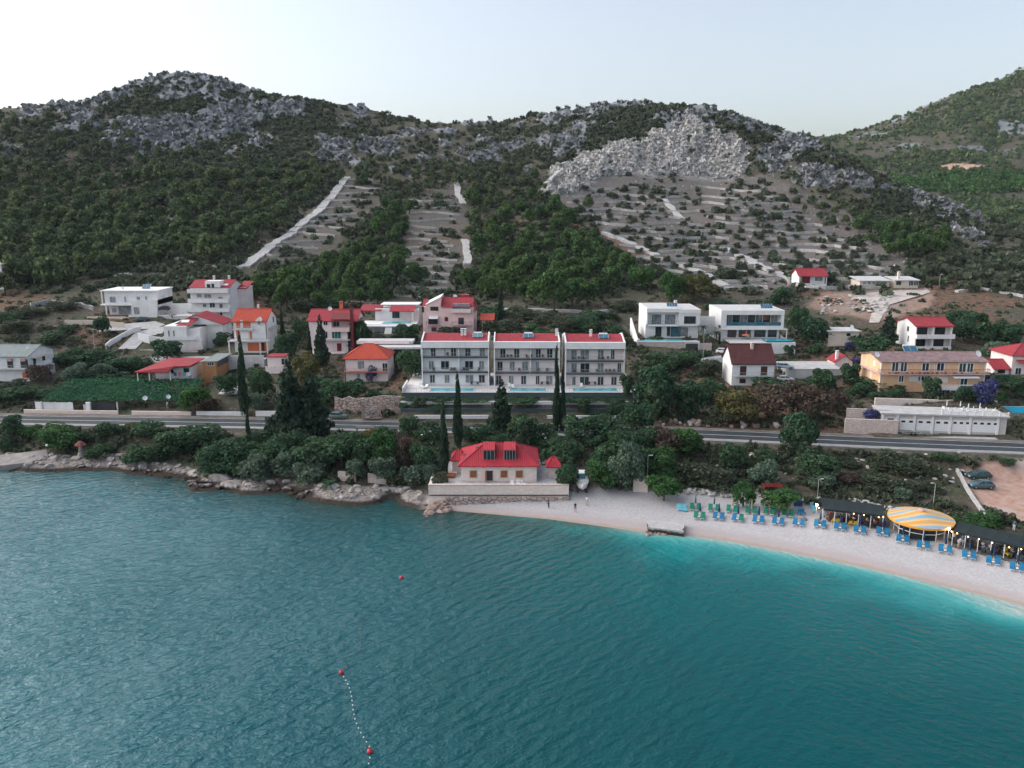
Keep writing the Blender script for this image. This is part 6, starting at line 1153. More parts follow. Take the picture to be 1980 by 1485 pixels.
gb = inpoly(fpx, fpy, [(1720,345),(1850,335),(2000,345),(2000,372),(1850,378),(1740,368)]).astype(float)
scrub('far_wood', 'band of brighter green trees on the valley floor behind the right ridge', (fx, fy, fz), 700, 2.2, 4.5, gb*fd, 20, .8, 'green', 25, .9)
LM['scree'] = M('scree_stone', (.50,.49,.48), .95, .4, .8); LM['karst'] = M('karst_stone', (.24,.25,.26), .95, .45, .5)
def stones(name, label, N_, rmin, rmax, dens, nl, leaf, mats, seed, hz): o = scrub(name, label, (GX, GY, GZ), N_, rmin, rmax, dens, nl, leaf, mats, seed, hz); o['category'] = 'stones'
stones('scree_stones', 'jumbled pale limestone blocks of the bare scree under the right summit', 4200, .5, 1.7, np.clip(scree-.3, 0, 1), 12, 1.0, 'scree', 31, .8)
stones('karst_stones', 'grey limestone outcrops breaking through the scrub on the summits', 3800, .6, 2.4, np.clip(rock-.35, 0, 1)*np.clip((.52-clump)*8, 0, 1)*(1-scree)*(GY < 670), 12, 1.0, 'karst', 33, 1.0)
stones('terrace_stones', 'loose pale stones strewn over the terraced plots', 900, .2, .7, terr*np.clip((GY-290)/10, 0, 1), 7, 1.1, 'scree', 35, .5)
# ---- olive bushes on the right hand terraces
ROWS = []
for k in range(15):
    y0 = 366+k*13.6; xl_ = 1080+k*16 if k > 4 else 1130-(k*12); xr_ = 1470+k*22 if k < 13 else 1700; ROWS.append((y0, max(1075, xl_), min(1745, xr_)))
for k, (y0, a, c) in enumerate(ROWS):
    x_ = a+R.random()*30
    while x_ < c:
        if R.random() < .85:
            q_ = hit(x_+R.uniform(-8, 8), y0+R.uniform(1, 7))
            if q_ and q_[1] > 300:
                wm = R.uniform(2.6, 4.4); cr_ = R.choice(TR['obush'])[0] if False else R.choice(TR['grey'])[0]; o = bpy.data.objects.new('olive_bush', cr_); COL.objects.link(o); o.location = (q_[0], q_[1], q_[2]-.1); o.scale = (wm, wm, wm*R.uniform(.65, .85)); o.rotation_euler = (0, 0, R.random()*6)
                tag(o, 'rounded dark olive bush on the pale terraced slope below the scree', 'olive bush', 'olive bushes on the terraced slope')
        x_ += R.uniform(22, 44)
FIELDS = stone_mat('field_stone', (.56,.555,.55), (.44,.435,.43), (.30,.295,.29), 1.0, 1.2, .9)
# ---- dry stone terrace walls, rubble tracks
def wline(x0, x1, y0, y1, label, group, h=.9, th=.45, n=None):
    n = n or max(4, int(abs(x1-x0)/14)); ph_ = R.random()*6; pts = [(x0+(x1-x0)*i/n, y0+(y1-y0)*i/n+R.uniform(-.5, .5)+2.4*math.sin(ph_+i*.55)) for i in range(n+1)]
    return polywall('dry_stone_wall', label, pts, h*1.25, th, FIELDS, group, 'dry stone wall', .22, .8, None, 2.4)
for k, (y0, a, c) in enumerate(ROWS):
    m_ = (a+c)/2+R.uniform(-60, 60); wline(a-10, m_-R.uniform(5, 30), y0+R.uniform(-2, 2), y0+3, 'long dry stone wall stepping the pale terraced slope below the scree', 'terrace walls of the right slope'); wline(m_+R.uniform(5, 20), c+10, y0+R.uniform(-2, 3), y0+5, 'long dry stone wall stepping the pale terraced slope below the scree', 'terrace walls of the right slope')
for k in range(12):
    y0 = 350+k*13; xl_ = 672-(y0-345)*1.12; wline(xl_+6, min(738, xl_+78+k*4)-max(0, k-6)*6, y0, y0+2, 'short dry stone wall in the left terrace plot beside the rubble track', 'terrace walls of the left plot', .7, .8)
for k in range(14):
    y0 = 388+k*13; xl_ = 785-k*.8+R.uniform(-5, 12); wline(xl_, 862+R.uniform(0, 34), y0, y0+1, 'short dry stone wall in the middle terrace plot between the pine belts', 'terrace walls of the middle plot', .7, .8)
for i, (pts, w_, lab) in enumerate([([(474,518),(510,490),(548,462),(585,432),(612,412),(640,385),(656,362),(672,344)], 4.2, 'long diagonal rubble wall climbing the left hillside'),([(884,352),(886,378),(896,396)], 3, 'upper piece of pale rubble wall between middle plot and grove'),([(898,466),(902,488),(906,512)], 3, 'lower piece of pale rubble wall between middle plot and grove'),([(1046,378),(1062,352),(1100,320),(1150,300),(1200,284)], 2.6, 'curved rubble wall edging the top of the scree'),
      ([(1168,452),(1200,464),(1235,478),(1272,496)], 3.4, 'rubble strip slanting down beside the central grove'),([(1284,388),(1300,405),(1320,425)], 3, 'short rubble strip high on the terraced slope'),([(1402,482),(1440,500),(1472,518),(1492,524)], 4, 'rubble strip slanting toward the lone cottage'),([(1308,512),(1345,524),(1380,542),(1412,560)], 3.6, 'rubble strip slanting above the flat villas'),([(1500,530),(1530,545),(1555,560)], 3.2, 'rubble strip ending at the lone cottage'),([(245,492),(320,498),(400,515),(470,520)], 2.2, 'pale field wall along the foot of the left wood'),([(180,534),(250,532),(262,536)], 2.0, 'short pale field wall left below the wood'),([(560,578),(640,582),(720,590)], 1.4, 'grey stone wall behind the loggia house'),([(760,572),(800,575),(850,580)], 1.6, 'grey stone wall behind the pink three-storey house'),([(975,600),(1060,602),(1150,606),(1215,598)], 1.6, 'grey stone wall running behind the right apartment block'),([(1850,566),(1900,560),(1980,575)], 1.4, 'grey stone wall at the far right of the village'),([(1900,515),(1990,520)], 1.2, 'upper stone wall at the right picture edge')]):
    polywall('rubble_wall', lab, pts, .75, w_, FIELDS, None, 'stone wall', .3, .8, None, 2.2)
polywall('kerb_wall', 'pale concrete kerb wall along the gravel car park', [(1850,912),(1858,925),(1868,945),(1882,968),(1896,988),(1908,1000)], .5, .5, CONC)
# ------------------------------------------------------------------ rocks
def rock_mat(name, ca, cb, wet):
    m, nt, p = newmat(name); P = coords(nt, 'World'); n = noise(nt, P, 1.3, 6, .65); n2 = noise(nt, P, 4.5, 4, .6)
    c = mixc(nt, maprange(nt, n, .34, .64), ca, cb); c = mixc(nt, maprange(nt, n2, .58, .7, 0, .6), c, [x*.35 for x in ca])
    if wet:
        ge = nt.nodes.new('ShaderNodeNewGeometry'); sx = nt.nodes.new('ShaderNodeSeparateXYZ'); L(nt, ge.outputs['Position'], sx.inputs[0]); z = math_(nt, 'ADD', sx.outputs[2], math_(nt, 'MULTIPLY', math_(nt, 'SUBTRACT', n, .5), .9)); c = mixc(nt, maprange(nt, z, .85, .5), c, (.040,.030,.024))
    L(nt, c, p.inputs['Base Color']); p.inputs['Roughness'].default_value = .9; p.inputs['Specular IOR Level'].default_value = .2; bump(nt, p, n2, .8, .15); return m
LIME = rock_mat('limestone', (.17,.155,.148), (.40,.375,.36), True); RUBB = rock_mat('pink_rubble', (.17,.11,.092), (.36,.28,.245), False); WRUB = rock_mat('white_rubble', (.30,.29,.285), (.52,.505,.49), False)
def rockmesh(s, mat, cuts=3):
    bm = bmesh.new(); bmesh.ops.create_icosphere(bm, subdivisions=cuts, radius=.5); r = np.random.RandomState(s); pl = [(r.randn(3), .26+.2*r.rand()) for _ in range(9)]
    for v in bm.verts:
        c = np.array(v.co)
        for n_, d_ in pl:
            n_ = n_/np.linalg.norm(n_); e = c @ n_-d_
            if e > 0: c = c-n_*e*.92
        c = c*(1+.22*(float(fbm(np.array([c[0]*6+s]), np.array([c[1]*6+c[2]*5]), 1.0, 3)[0])-.5)); v.co = c
    me = bpy.data.meshes.new('rock'); bm.to_mesh(me); bm.free(); me.materials.append(mat); return me
import bmesh
RKL = [rockmesh(i, LIME) for i in range(7)]; RKP = [rockmesh(i+20, RUBB, 2) for i in range(5)]; RKW = [rockmesh(i+40, WRUB, 2) for i in range(5)]
def rock(q_, sx, sy, sz, me, label, group=None, name='shore_rock', cat='rock', rz=None):
    o = bpy.data.objects.new(name, R.choice(me)); COL.objects.link(o); o.location = q_; o.scale = (sx, sy, sz); o.rotation_euler = (R.uniform(-.25, .25), R.uniform(-.25, .25), R.random()*6 if rz is None else rz); return tag(o, label, cat, group)
xl_ = PZ(-10, 903, 0)[0]; xr_ = PZ(812, 975, 0)[0]
for i in range(215):
    x = xl_+(xr_-xl_)*(i+R.random())/215; s_ = R.choice((.5, .7, .9, 1.1, 1.5, 1.9)); dd = R.uniform(-.6, 4.6)
    y = float(Ys(x))+dd; z = float(ground(x, y)); rock((x, y, max(z, -.25)+.05*s_), s_*R.uniform(.9, 1.7), s_*R.uniform(.8, 1.2), s_*R.uniform(.45, .8), RKL, 'pale limestone rock with a dark wet foot along the left shore', 'limestone rocks of the left shore')
for px, py, w_, h_, lab in ((455,946,7.5,2.4,'long slanting rock slab reaching into the sea at the middle of the left shore'),(418,938,6,3.4,'tall jagged pale ledge left of the slanting slab'),(372,926,5,2.8,'jagged pale ledge at the end of the small cove'),(575,946,4.5,1.8,'flat isolated pale ledge just off the left shore'),(640,952,5,2.2,'broad pale ledge below the low spiky palm'),(700,948,7,2.2,'long pale ledge right of the spiky palm'),(760,956,8,2.2,'largest pale ledge, just left of the beach house terrace'),(560,932,4,2.2,'rounded pale boulder below the pale shore wall'),(610,936,4.5,2,'reddish pale boulder right of the rounded one')):
    q_ = PZ(px, py, .2); rock((q_[0], q_[1]+1.5, .25), w_, w_*.55, h_, RKL, lab, None, 'rock_ledge', 'rock ledge', R.uniform(-.3, .3))
for px, py, w_ in ((378,947,1.2),(560,955,.8),(632,966,.9),(690,972,.8)): q_ = PZ(px, py, 0); rock((q_[0], q_[1], .1), w_*1.4, w_, w_*.7, RKL, 'small dark wet rock standing in the water off the left shore', 'small rocks in the water')
for i in range(46):
    t = R.random(); px = 822+t*50; py = 966+R.random()*20+(8 if t < .3 else 0); q_ = PZ(px, py, .4); s_ = R.uniform(.6, 1.4); rock((q_[0], q_[1], float(ground(q_[0], q_[1]))+.15), s_*1.3, s_, s_*.8, RKP, 'reddish boulder in the tumbled heap below the beach house terrace', 'tumbled boulders below the terrace', 'boulder', 'boulder')
for i in range(18): q_ = PZ(1247+R.random()*40, 1026+R.random()*8, .1); s_ = R.uniform(.4, 1.0); rock((q_[0], q_[1], .05), s_*1.3, s_, s_*.7, RKP, 'dark rock lying in the water under the concrete slab', 'rocks under the concrete slab', 'boulder', 'boulder')
def rocks_line(pts, n, s0, s1, me, lab, grp, spread=.6):
    Q_ = [hit(*p_) for p_ in pts]; L_ = [0]
    for a, c in zip(Q_[:-1], Q_[1:]): L_.append(L_[-1]+math.dist(a[:2], c[:2]))
    for i in range(n):
        t = L_[-1]*(i+R.random())/n; x = float(np.interp(t, L_, [q_[0] for q_ in Q_])); y = float(np.interp(t, L_, [q_[1] for q_ in Q_]))+R.uniform(-spread, spread); s_ = R.uniform(s0, s1); rock((x, y, float(ground(x, y))+s_*.25), s_*1.25, s_, s_*.85, me, lab, grp, 'boulder', 'boulder')
rocks_line([(1318,952),(1370,956),(1420,961)], 52, .5, 1.0, RKW, 'white boulder in the rough row behind the green loungers', 'white boulders behind the green loungers'); rocks_line([(1455,958),(1475,960),(1545,966),(1585,968)], 36, .4, .9, RKW, 'white boulder in the row left of the left beach canopy', 'white boulders left of the canopy'); rocks_line([(1645,968),(1700,980),(1730,988)], 34, .4, .9, RKW, 'white boulder in the row between canopy and painted pavilion', 'white boulders behind the canopy')
for i in range(70):
    q_ = hit(1575+R.random()*150, 574+R.random()*34); s_ = R.uniform(.6, 2.0); rock((q_[0], q_[1], q_[2]+.2*s_), s_*1.3, s_, s_*.7, RKW, 'pale rubble block on the cleared ground below the lone cottage', 'rubble blocks below the cottage', 'rubble_block', 'rubble')
for i in range(60):
    px = 1380+R.random()*480; py = 876+R.random()*60; q_ = hit(px, py); s_ = R.uniform(.4, 1.1); rock((q_[0], q_[1], q_[2]+.15*s_), s_*1.3, s_, s_*.7, RKW, 'loose pale stone on the dry slope between the road and the beach', 'loose stones of the dry slope', 'field_stone', 'stone')
for i in range(50):
    px = 1240+R.random()*330; pr = PZ(px, 828, 6); y, z = road_at(pr[0]); x = pr[0]; y = float(y)+6.3+R.random()*2.5; s_ = R.uniform(.5, 1.5); rock((x, y, float(ground(x, y))+.3*s_), s_*1.2, s_*.8, s_, RKP if R.random() < .6 else RKW, 'rock sticking out of the cut bank above the right road', 'rocks of the road bank', 'bank_rock', 'rock')
# ------------------------------------------------------------------ cars
TYRE = M('rubber', (.015,.015,.016), .9); HUB = M('wheel_hub', (.35,.36,.37), .4, .1, 3, metal=.6); LAMPG = M('lamp_glass', (.6,.6,.6), .2)
def car(label, color, q_, rz, L_=4.1, H_=1.45, hatch=True, W_=1.72):
    t = thing('parked_car', label, 'car', q_, rz); k = L_/4.1; pm = M('paint_'+'_'.join('%d' % (c*100) for c in color), color, .28, .05, 1, spec=.6)
    prof = [(-2.05,.35),(-2.0,.72),(-1.75,.88),(-.95,.98),(1.55 if hatch else 1.35,1.02),(1.98,.92 if hatch else .98),(2.05,.5),(2.0,.3),(-1.95,.25)]
    v = []; n = len(prof)
    for w_, sc in ((-W_/2, .93), (-W_/2+.06, 1), (W_/2-.06, 1), (W_/2, .93)):
        for x, z in prof: v.append((x*k*(.985 if sc < 1 else 1), w_, .6+(z-.6)*sc))
    f = [tuple(range(n)), tuple(range(4*n-1, 3*n-1, -1))]
    for j in range(3):
        for i in range(n): f.append((j*n+i, (j+1)*n+i, (j+1)*n+(i+1) % n, j*n+(i+1) % n))
    bd = MB().add(v, f).build('body', pm, t, True); bd.modifiers.new('b', 'BEVEL').width = .05
    e = 1.72 if hatch else 1.25; r_ = 1.35 if hatch else .85
    base = [(-1.0*k, -W_*.46, .96), (e*k, -W_*.46, 1.0), (e*k, W_*.46, 1.0), (-1.0*k, W_*.46, .96)]; top = [(-.3*k, -W_*.38, H_-.04), (r_*k, -W_*.38, H_-.06), (r_*k, W_*.38, H_-.06), (-.3*k, W_*.38, H_-.04)]
    MB().add(base+top, [(0,1,5,4),(1,2,6,5),(2,3,7,6),(3,0,4,7),(3,2,1,0),(4,5,6,7)]).build('windows', GLASS, t)
    rf = MB().add([(p_[0], p_[1]*1.02, p_[2]) for p_ in top]+[(p_[0]*.95, p_[1]*.9, p_[2]+.06) for p_ in top], [(0,1,5,4),(1,2,6,5),(2,3,7,6),(3,0,4,7),(4,5,6,7),(3,2,1,0)])
    for s_ in (-1, 1):
        for a, c in ((0, 0), (1, 1)): rf.tube(Vector(base[a if s_ < 0 else 3-a])*1.0, Vector(top[c if s_ < 0 else 3-c]), .05, .05, 5)
        rf.tube((.3*k, s_*W_*.465, .98), (.35*k, s_*W_*.385, H_-.05), .045, .045, 5)
    rf.build('roof', pm, t)
    for x in (-1.28, 1.28):
        for s_ in (-1, 1):
            w_ = MB().tube((x*k, s_*(W_/2-.17), .31), (x*k, s_*(W_/2+.02), .31), .31, .31, 14).build('wheel', TYRE, t); MB().tube((x*k, s_*(W_/2), .31), (x*k, s_*(W_/2+.03), .31), .19, .17, 10).build('rim', HUB, w_)
    for s_ in (-1, 1): MB().cbox((-1.93*k, s_*.58, .68), .18, .34, .14).build('headlight', LAMPG, t); MB().cbox((1.98*k, s_*.62, .78), .12, .22, .2).build('tail_light', MAROON, t); MB().cbox((-.82*k, s_*(W_/2+.06), .98), .14, .14, .12).build('mirror', pm, t)
    MB().cbox((-2.03*k, 0, .45), .08, W_*.8, .12).build('bumper', TYRE, t)
    return t
BLUEG = (.035,.10,.125)
car('dark teal estate car parked nearer the bushes, behind the other car', (.012,.055,.055), hit(1891, 925), rad(4), 4.3); car('blue-grey hatchback parked nearest the beach on the gravel', (.05,.11,.135), hit(1897, 944), rad(-4), 4.0)
q_ = hit(658, 806); car('grey-green hatchback parked at the left roadside below the rough wall', (.10,.16,.16), (q_[0], float(road_at(q_[0])[0])+5.2, float(road_at(q_[0])[1])+.1), rad(176), 4.2)
car('dark green car in front of the large flat villa', (.012,.035,.033), hit(274, 622), rad(0), 4.3); car('black car under the white wall beside the large flat villa', (.012,.014,.016), (lambda p_: (p_[0], p_[1], p_[2]+.1))(PY(316, 601, 259)), rad(8), 4.2); car('dark teal car at the foot of the four-storey house', (.02,.06,.07), PY(418, 617, 251), rad(12), 4.1); car('white hatchback on the drive below the framed glass villa', (.70,.71,.72), hit(1398, 684), rad(165), 3.8)
car('pale silver car on the grey yard beside the brown-roofed house', (.42,.52,.55), PZ(1517, 713, YARDZ[2]), rad(170), 4.2); car('white van-like car in front of the silver car on the yard', (.72,.72,.72), (lambda p_: (p_[0], p_[1], float(ground(p_[0], p_[1]))))(PY(1520, 716, 194.5)), rad(178), 4.0)
# boat trailer in front of the garages
gx, gy = PY(1782, 838, 157.5)[:2]; t = thing('boat_trailer', 'empty boat trailer with two small wheels before the pale garage doors', 'trailer', (gx, float(road_at(gx)[0])+6.3, float(road_at(gx)[1])+.05), rad(-8)); MB().box(-2.6, 3.0, -.6, -.5, .5, .6).box(-2.6, 3.0, .5, .6, .5, .6).box(-2.6, -2.5, -.5, .5, .5, .58).box(1, 1.1, -.5, .5, .5, .58).build('frame', STEEL, t); MB().box(2.9, 4.3, -.05, .05, .45, .55).build('drawbar', STEEL, t)
for x in (-1.1, -.3):
    for s_ in (-1, 1): MB().tube((x, s_*.65, .32), (x, s_*.85, .32), .32, .32, 12).build('wheel', TYRE, t)
# ------------------------------------------------------------------ motor boat hauled out on the beach
q_ = hit(1127, 963); bt = thing('motor_boat', 'white cabin motor boat hauled out on the beach, bow toward the sea', 'boat', (q_[0], q_[1]+3.4, q_[2]+.75)); st_ = []
for y, hw_, zk, zs in ((-3.4,.04,1.25,1.55),(-3.0,.35,.75,1.48),(-2.2,.8,.3,1.38),(-1.0,1.08,.08,1.28),(.5,1.16,0,1.2),(2.0,1.14,0,1.16),(3.2,1.05,.05,1.15)): st_.append([(0, y+.15 if y < -3 else y, zk), (-hw_*.72, y, zk+.28*(zs-zk)), (-hw_, y-.0, zs), (-hw_*.86, y, zs+.02), (0, y, zs+.06), (hw_*.86, y, zs+.02), (hw_, y, zs), (hw_*.72, y, zk+.28*(zs-zk))])
v = [p_ for s_ in st_ for p_ in s_]; f = []
for j in range(6):
    for i in range(8): f.append((j*8+i, j*8+(i+1) % 8, (j+1)*8+(i+1) % 8, (j+1)*8+i))
f += [tuple(range(8)), tuple(range(55, 47, -1))]; MB().add(v, f).build('hull', M('boat_white', (.72,.72,.72), .35, .06, 1), bt); cb_ = MB().add([(-.8,-.2,1.25),(.8,-.2,1.25),(.9,2.2,1.2),(-.9,2.2,1.2),(-.6,.7,2.15),(.6,.7,2.15),(.7,2.1,2.2),(-.7,2.1,2.2)], [(0,1,5,4),(1,2,6,5),(2,3,7,6),(3,0,4,7),(4,5,6,7),(3,2,1,0)]).build('cabin', M('boat_white', (.7,.7,.7)), bt)
MB().add([(-.66,-.08,1.45),(.66,-.08,1.45),(.52,.58,2.08),(-.52,.58,2.08)], [(0,1,2,3)]).build('windscreen', GLASSB, cb_); MB().box(-.75, .75, 2.2, 3.1, 1.9, 1.96).build('canopy', CURT, bt); bt.scale = (1.12, 1.12, 1.12)
rl = MB().path([(-.8,-1.9,1.4),(-.75,-2.1,1.8),(0,-3.2,2.0),(.75,-2.1,1.8),(.8,-1.9,1.4)], .025); rl.build('bow_rail', STEEL, bt)
for s_ in (-1, 1): MB().box(s_*.7-.12, s_*.7+.12, -1.6, 2.4, -.5, .3).build('cradle_beam', DBROWN, bt)
MB().box(-.2, .2, 3.2, 3.6, .2, 1.4).build('outboard_motor', DARK, bt)
# ------------------------------------------------------------------ beach furniture
CB = M('blue_fabric', (.010,.15,.30), .8, .12, 3); CG = M('green_fabric', (.008,.17,.11), .8, .12, 3); CW = M('white_fabric', (.68,.68,.68), .8, .05); CN = M('navy_cloth', (.012,.035,.10), .9, .2, 4); CLB = M('pale_blue_fabric', (.16,.48,.58), .8, .1, 3); CY = M('yellow_plastic', (.62,.42,.03), .5, .1, 3)
def make_lounger(mat):
    t = bpy.data.objects.new('sun_lounger', None); COL.objects.link(t)
    MB().box(-.33, -.28, -1, 1, .26, .31).box(.28, .33, -1, 1, .26, .31).box(-.28, .28, -1, -.95, .26, .31).box(-.28, .28, .3, .35, .26, .31).box(-.28, .28, .95, 1, .26, .31).build('frame', PLASTW, t)
    for x in (-.31, .26):
        for y in (-.8, .75): MB().box(x, x+.05, y, y+.05, -.05, .26).build('leg', PLASTW, t)
    MB().box(-.34, .34, -1.0, .32, .315, .37).build('seat', mat, t); MB().cbox((0, .62, .55), .68, .78, .05, 0, rad(38)).build('backrest', mat, t); return t
LP = dict(b=make_lounger(CB), g=make_lounger(CG), w=make_lounger(CW)); used = set()
def place(proto, name, label, cat, loc, rz, group):
    if proto.name not in used: used.add(proto.name); o = proto
    else: o = copy_tree(proto)
    o.location = loc; o.rotation_euler = (0, 0, rz); return tag(o, label, cat, group)
def make_parasol(mat, h=2.3, r=.17, top=None):
    t = bpy.data.objects.new('parasol', None); COL.objects.link(t); MB().tube((0, 0, -.2), (0, 0, h), .025, .025, 8).build('pole', PLASTW, t); MB().lathe([(.05, h*.38), (r*.9, h*.42), (r, h*.55), (r*.75, h*.75), (.05, h*1.02), (.02, h*1.06)], 10).build('canopy', mat, t); MB().lathe([(.24, 0), (.24, .08), (.06, .14)], 10).build('base', CONC, t); return t
PA = dict(n=make_parasol(CN), f=make_parasol(M('faded_yellow_cloth', (.34,.32,.16), .9, .3, 6), 2.1, .16), d=make_parasol(M('dark_green_cloth', (.03,.07,.06), .9, .2, 4), 2.1, .14), w=make_parasol(CW, 2.3, .16))
def tang(x): return math.atan((float(Ys(x+1.5))-float(Ys(x-1.5)))/3)*.75
ORD = ['first','second','third','fourth','fifth','sixth','seventh','eighth','ninth','tenth','eleventh','twelfth','thirteenth','fourteenth','fifteenth','sixteenth','seventeenth']
FR = [(1352,1002,'gg'),(1389,1004,'bb'),(1426,1006,'bg'),(1466,1010,'bb'),(1504,1013,'bb'),(1544,1016,'bb'),(1585,1019,'bb'),(1624,1024,'bb'),(1662,1030,'bb'),(1706,1034,'bb'),(1745,1047,'bb'),(1785,1059,'bb'),(1827,1067,'bb'),(1873,1078,'bb'),(1920,1090,'bb'),(1966,1103,'bb')]
for i, (px, py, cc) in enumerate(FR):
    q_ = hit(px, py); rz = tang(q_[0]); dx, dy = math.cos(rz), math.sin(rz)
    for s_, c in ((-1, cc[0]), (1, cc[1])):
        x, y = q_[0]+dx*s_*.56, q_[1]+dy*s_*.56; place(LP[c], 'sun_lounger', '%s sun lounger %s of the %s closed navy parasol along the water from the slab' % (dict(b='blue', g='green')[c], 'left' if s_ < 0 else 'right', ORD[i]), 'sun lounger', (x, y, float(ground(x, y))+.02), rz+R.uniform(-.06, .06), 'sun loungers of the front row')
    if i != 5: x, y = q_[0]-dy*.55, q_[1]+dx*.55; place(PA['n'], 'parasol', 'closed navy parasol between the %s pair of loungers along the water from the slab' % ORD[i], 'parasol', (x, y, float(ground(x, y))), 0, 'closed navy parasols of the front row')
    x, y = q_[0]+dx*.0-.1, q_[1]-.2; tb = thing('side_table', 'small white table between the %s pair of front row loungers from the slab' % ORD[i], 'side table', (x, y, float(ground(x, y))), 0, 'side tables of the front row'); MB().lathe([(.03, .3), (.2, .36), (.2, .40), (.02, .41)], 10).build('table_top', PLASTW, tb); MB().lathe([(.14, 0), (.03, .06), (.03, .31)], 8).build('leg', PLASTW, tb)
for i, (px, py) in enumerate(((1344,985),(1380,987),(1415,990),(1452,992),(1487,994),(1523,997))):
    q_ = hit(px, py); rz = tang(q_[0]); dx, dy = math.cos(rz), math.sin(rz)
    for s_ in (-1, 1): x, y = q_[0]+dx*s_*.56, q_[1]+dy*s_*.56; place(LP['g'], 'sun_lounger', 'green sun lounger %s of the %s parasol in the back row from the slab' % ('left' if s_ < 0 else 'right', ORD[i]), 'sun lounger', (x, y, float(ground(x, y))+.02), rz+R.uniform(-.06, .06), 'green sun loungers of the back row')
    place(PA['d' if i < 2 else 'f'], 'parasol', 'closed %s parasol between the %s pair of green loungers in the back row' % ('dark green' if i < 2 else 'faded yellow', ORD[i]), 'parasol', (q_[0]-dy*.7, q_[1]+dx*.7, q_[2]), 0, 'closed parasols of the back row')
for i in (-1, 1): q_ = hit(1319+i*5, 985); t = thing('beach_mattress', 'pale blue padded mattress on the sand, %s of the two' % ('left' if i < 0 else 'right'), 'mattress', q_, rad(-4)); MB().box(-.4, .4, -.9, .5, .02, .2).build('seat', CLB, t); MB().cbox((0, .75, .35), .8, .6, .14, 0, rad(40)).build('backrest', CLB, t)
q_ = hit(1543, 980); t = thing('wind_board', 'navy blue board screen beside the low tree on the beach', 'screen', q_); MB().box(-.75, .75, -.05, .05, .1, 1.0).build('panel', M('navy_panel', (.012,.06,.17), .7), t)
for x in (-.72, .68): MB().box(x, x+.05, -.04, .04, -.1, .1).build('foot', STEEL, t)
for i in (-1, 1): chair('beach_chair', 'blue beach chair %s of the pair by the dark rocks near the lamp' % ('left' if i < 0 else 'right'), hit(1549+i*4, 997), .2*i, CB, 'blue beach chairs near the lamp', 1.15)
chair('beach_chair', 'blue chair standing left of the lit lamp post', hit(1571, 985), .3, CLB, 'chairs left of the lamp', 1.2); chair('beach_chair', 'blue chair standing behind the lit lamp post', hit(1573, 992), -.2, CLB, 'chairs left of the lamp', 1.2)
for q_, w_ in ((hit(1551,1006),1.3),(hit(1556,1007),.9),(hit(1582,1010),1.4)): rock((q_[0], q_[1], q_[2]+.2), w_, w_, w_*.8, RKP, 'dark boulder standing on the sand behind the front row loungers', 'dark boulders on the sand', 'boulder', 'boulder')
t = thing('concrete_slab', 'pale concrete slab jetty at the water edge of the beach', 'jetty', PZ(1287, 1028, .0)); o_ = t.location
cr = [PZ(*a) for a in ((1251,1005,1.05),(1324,1010,1.05),(1322,1027,.95),(1253,1019,.95))]; MB().prism([(p_[0]-o_[0], p_[1]-o_[1]) for p_ in cr][::-1], [-1.0]*4, [p_[2] for p_ in cr][::-1]).build('deck', rock_mat('wet_concrete', (.36,.35,.355), (.47,.46,.465), True), t)
for i in (2, 3): p_ = cr[i]; MB().tube((p_[0]-o_[0], p_[1]-o_[1]+.4, .95), (p_[0]-o_[0], p_[1]-o_[1]+.4, 1.2), .09, .11, 8).build('bollard', DARK, t)
t = thing('steel_frame', 'rust-red steel frame standing behind the low beach tree', 'frame', hit(1494, 967)); RUST = M('red_primer', (.30,.035,.03), .7, .2, 2)
for x in (-1.5, 1.5):
    for y in (0, 1.6): MB().box(x-.06, x+.06, y-.06, y+.06, 0, 2.3).build('post', RUST, t)
for k in range(4): MB().box(-1.65, 1.65, k*.53-.04, k*.53+.04, 2.304, 2.4).build('beam', RUST, t)
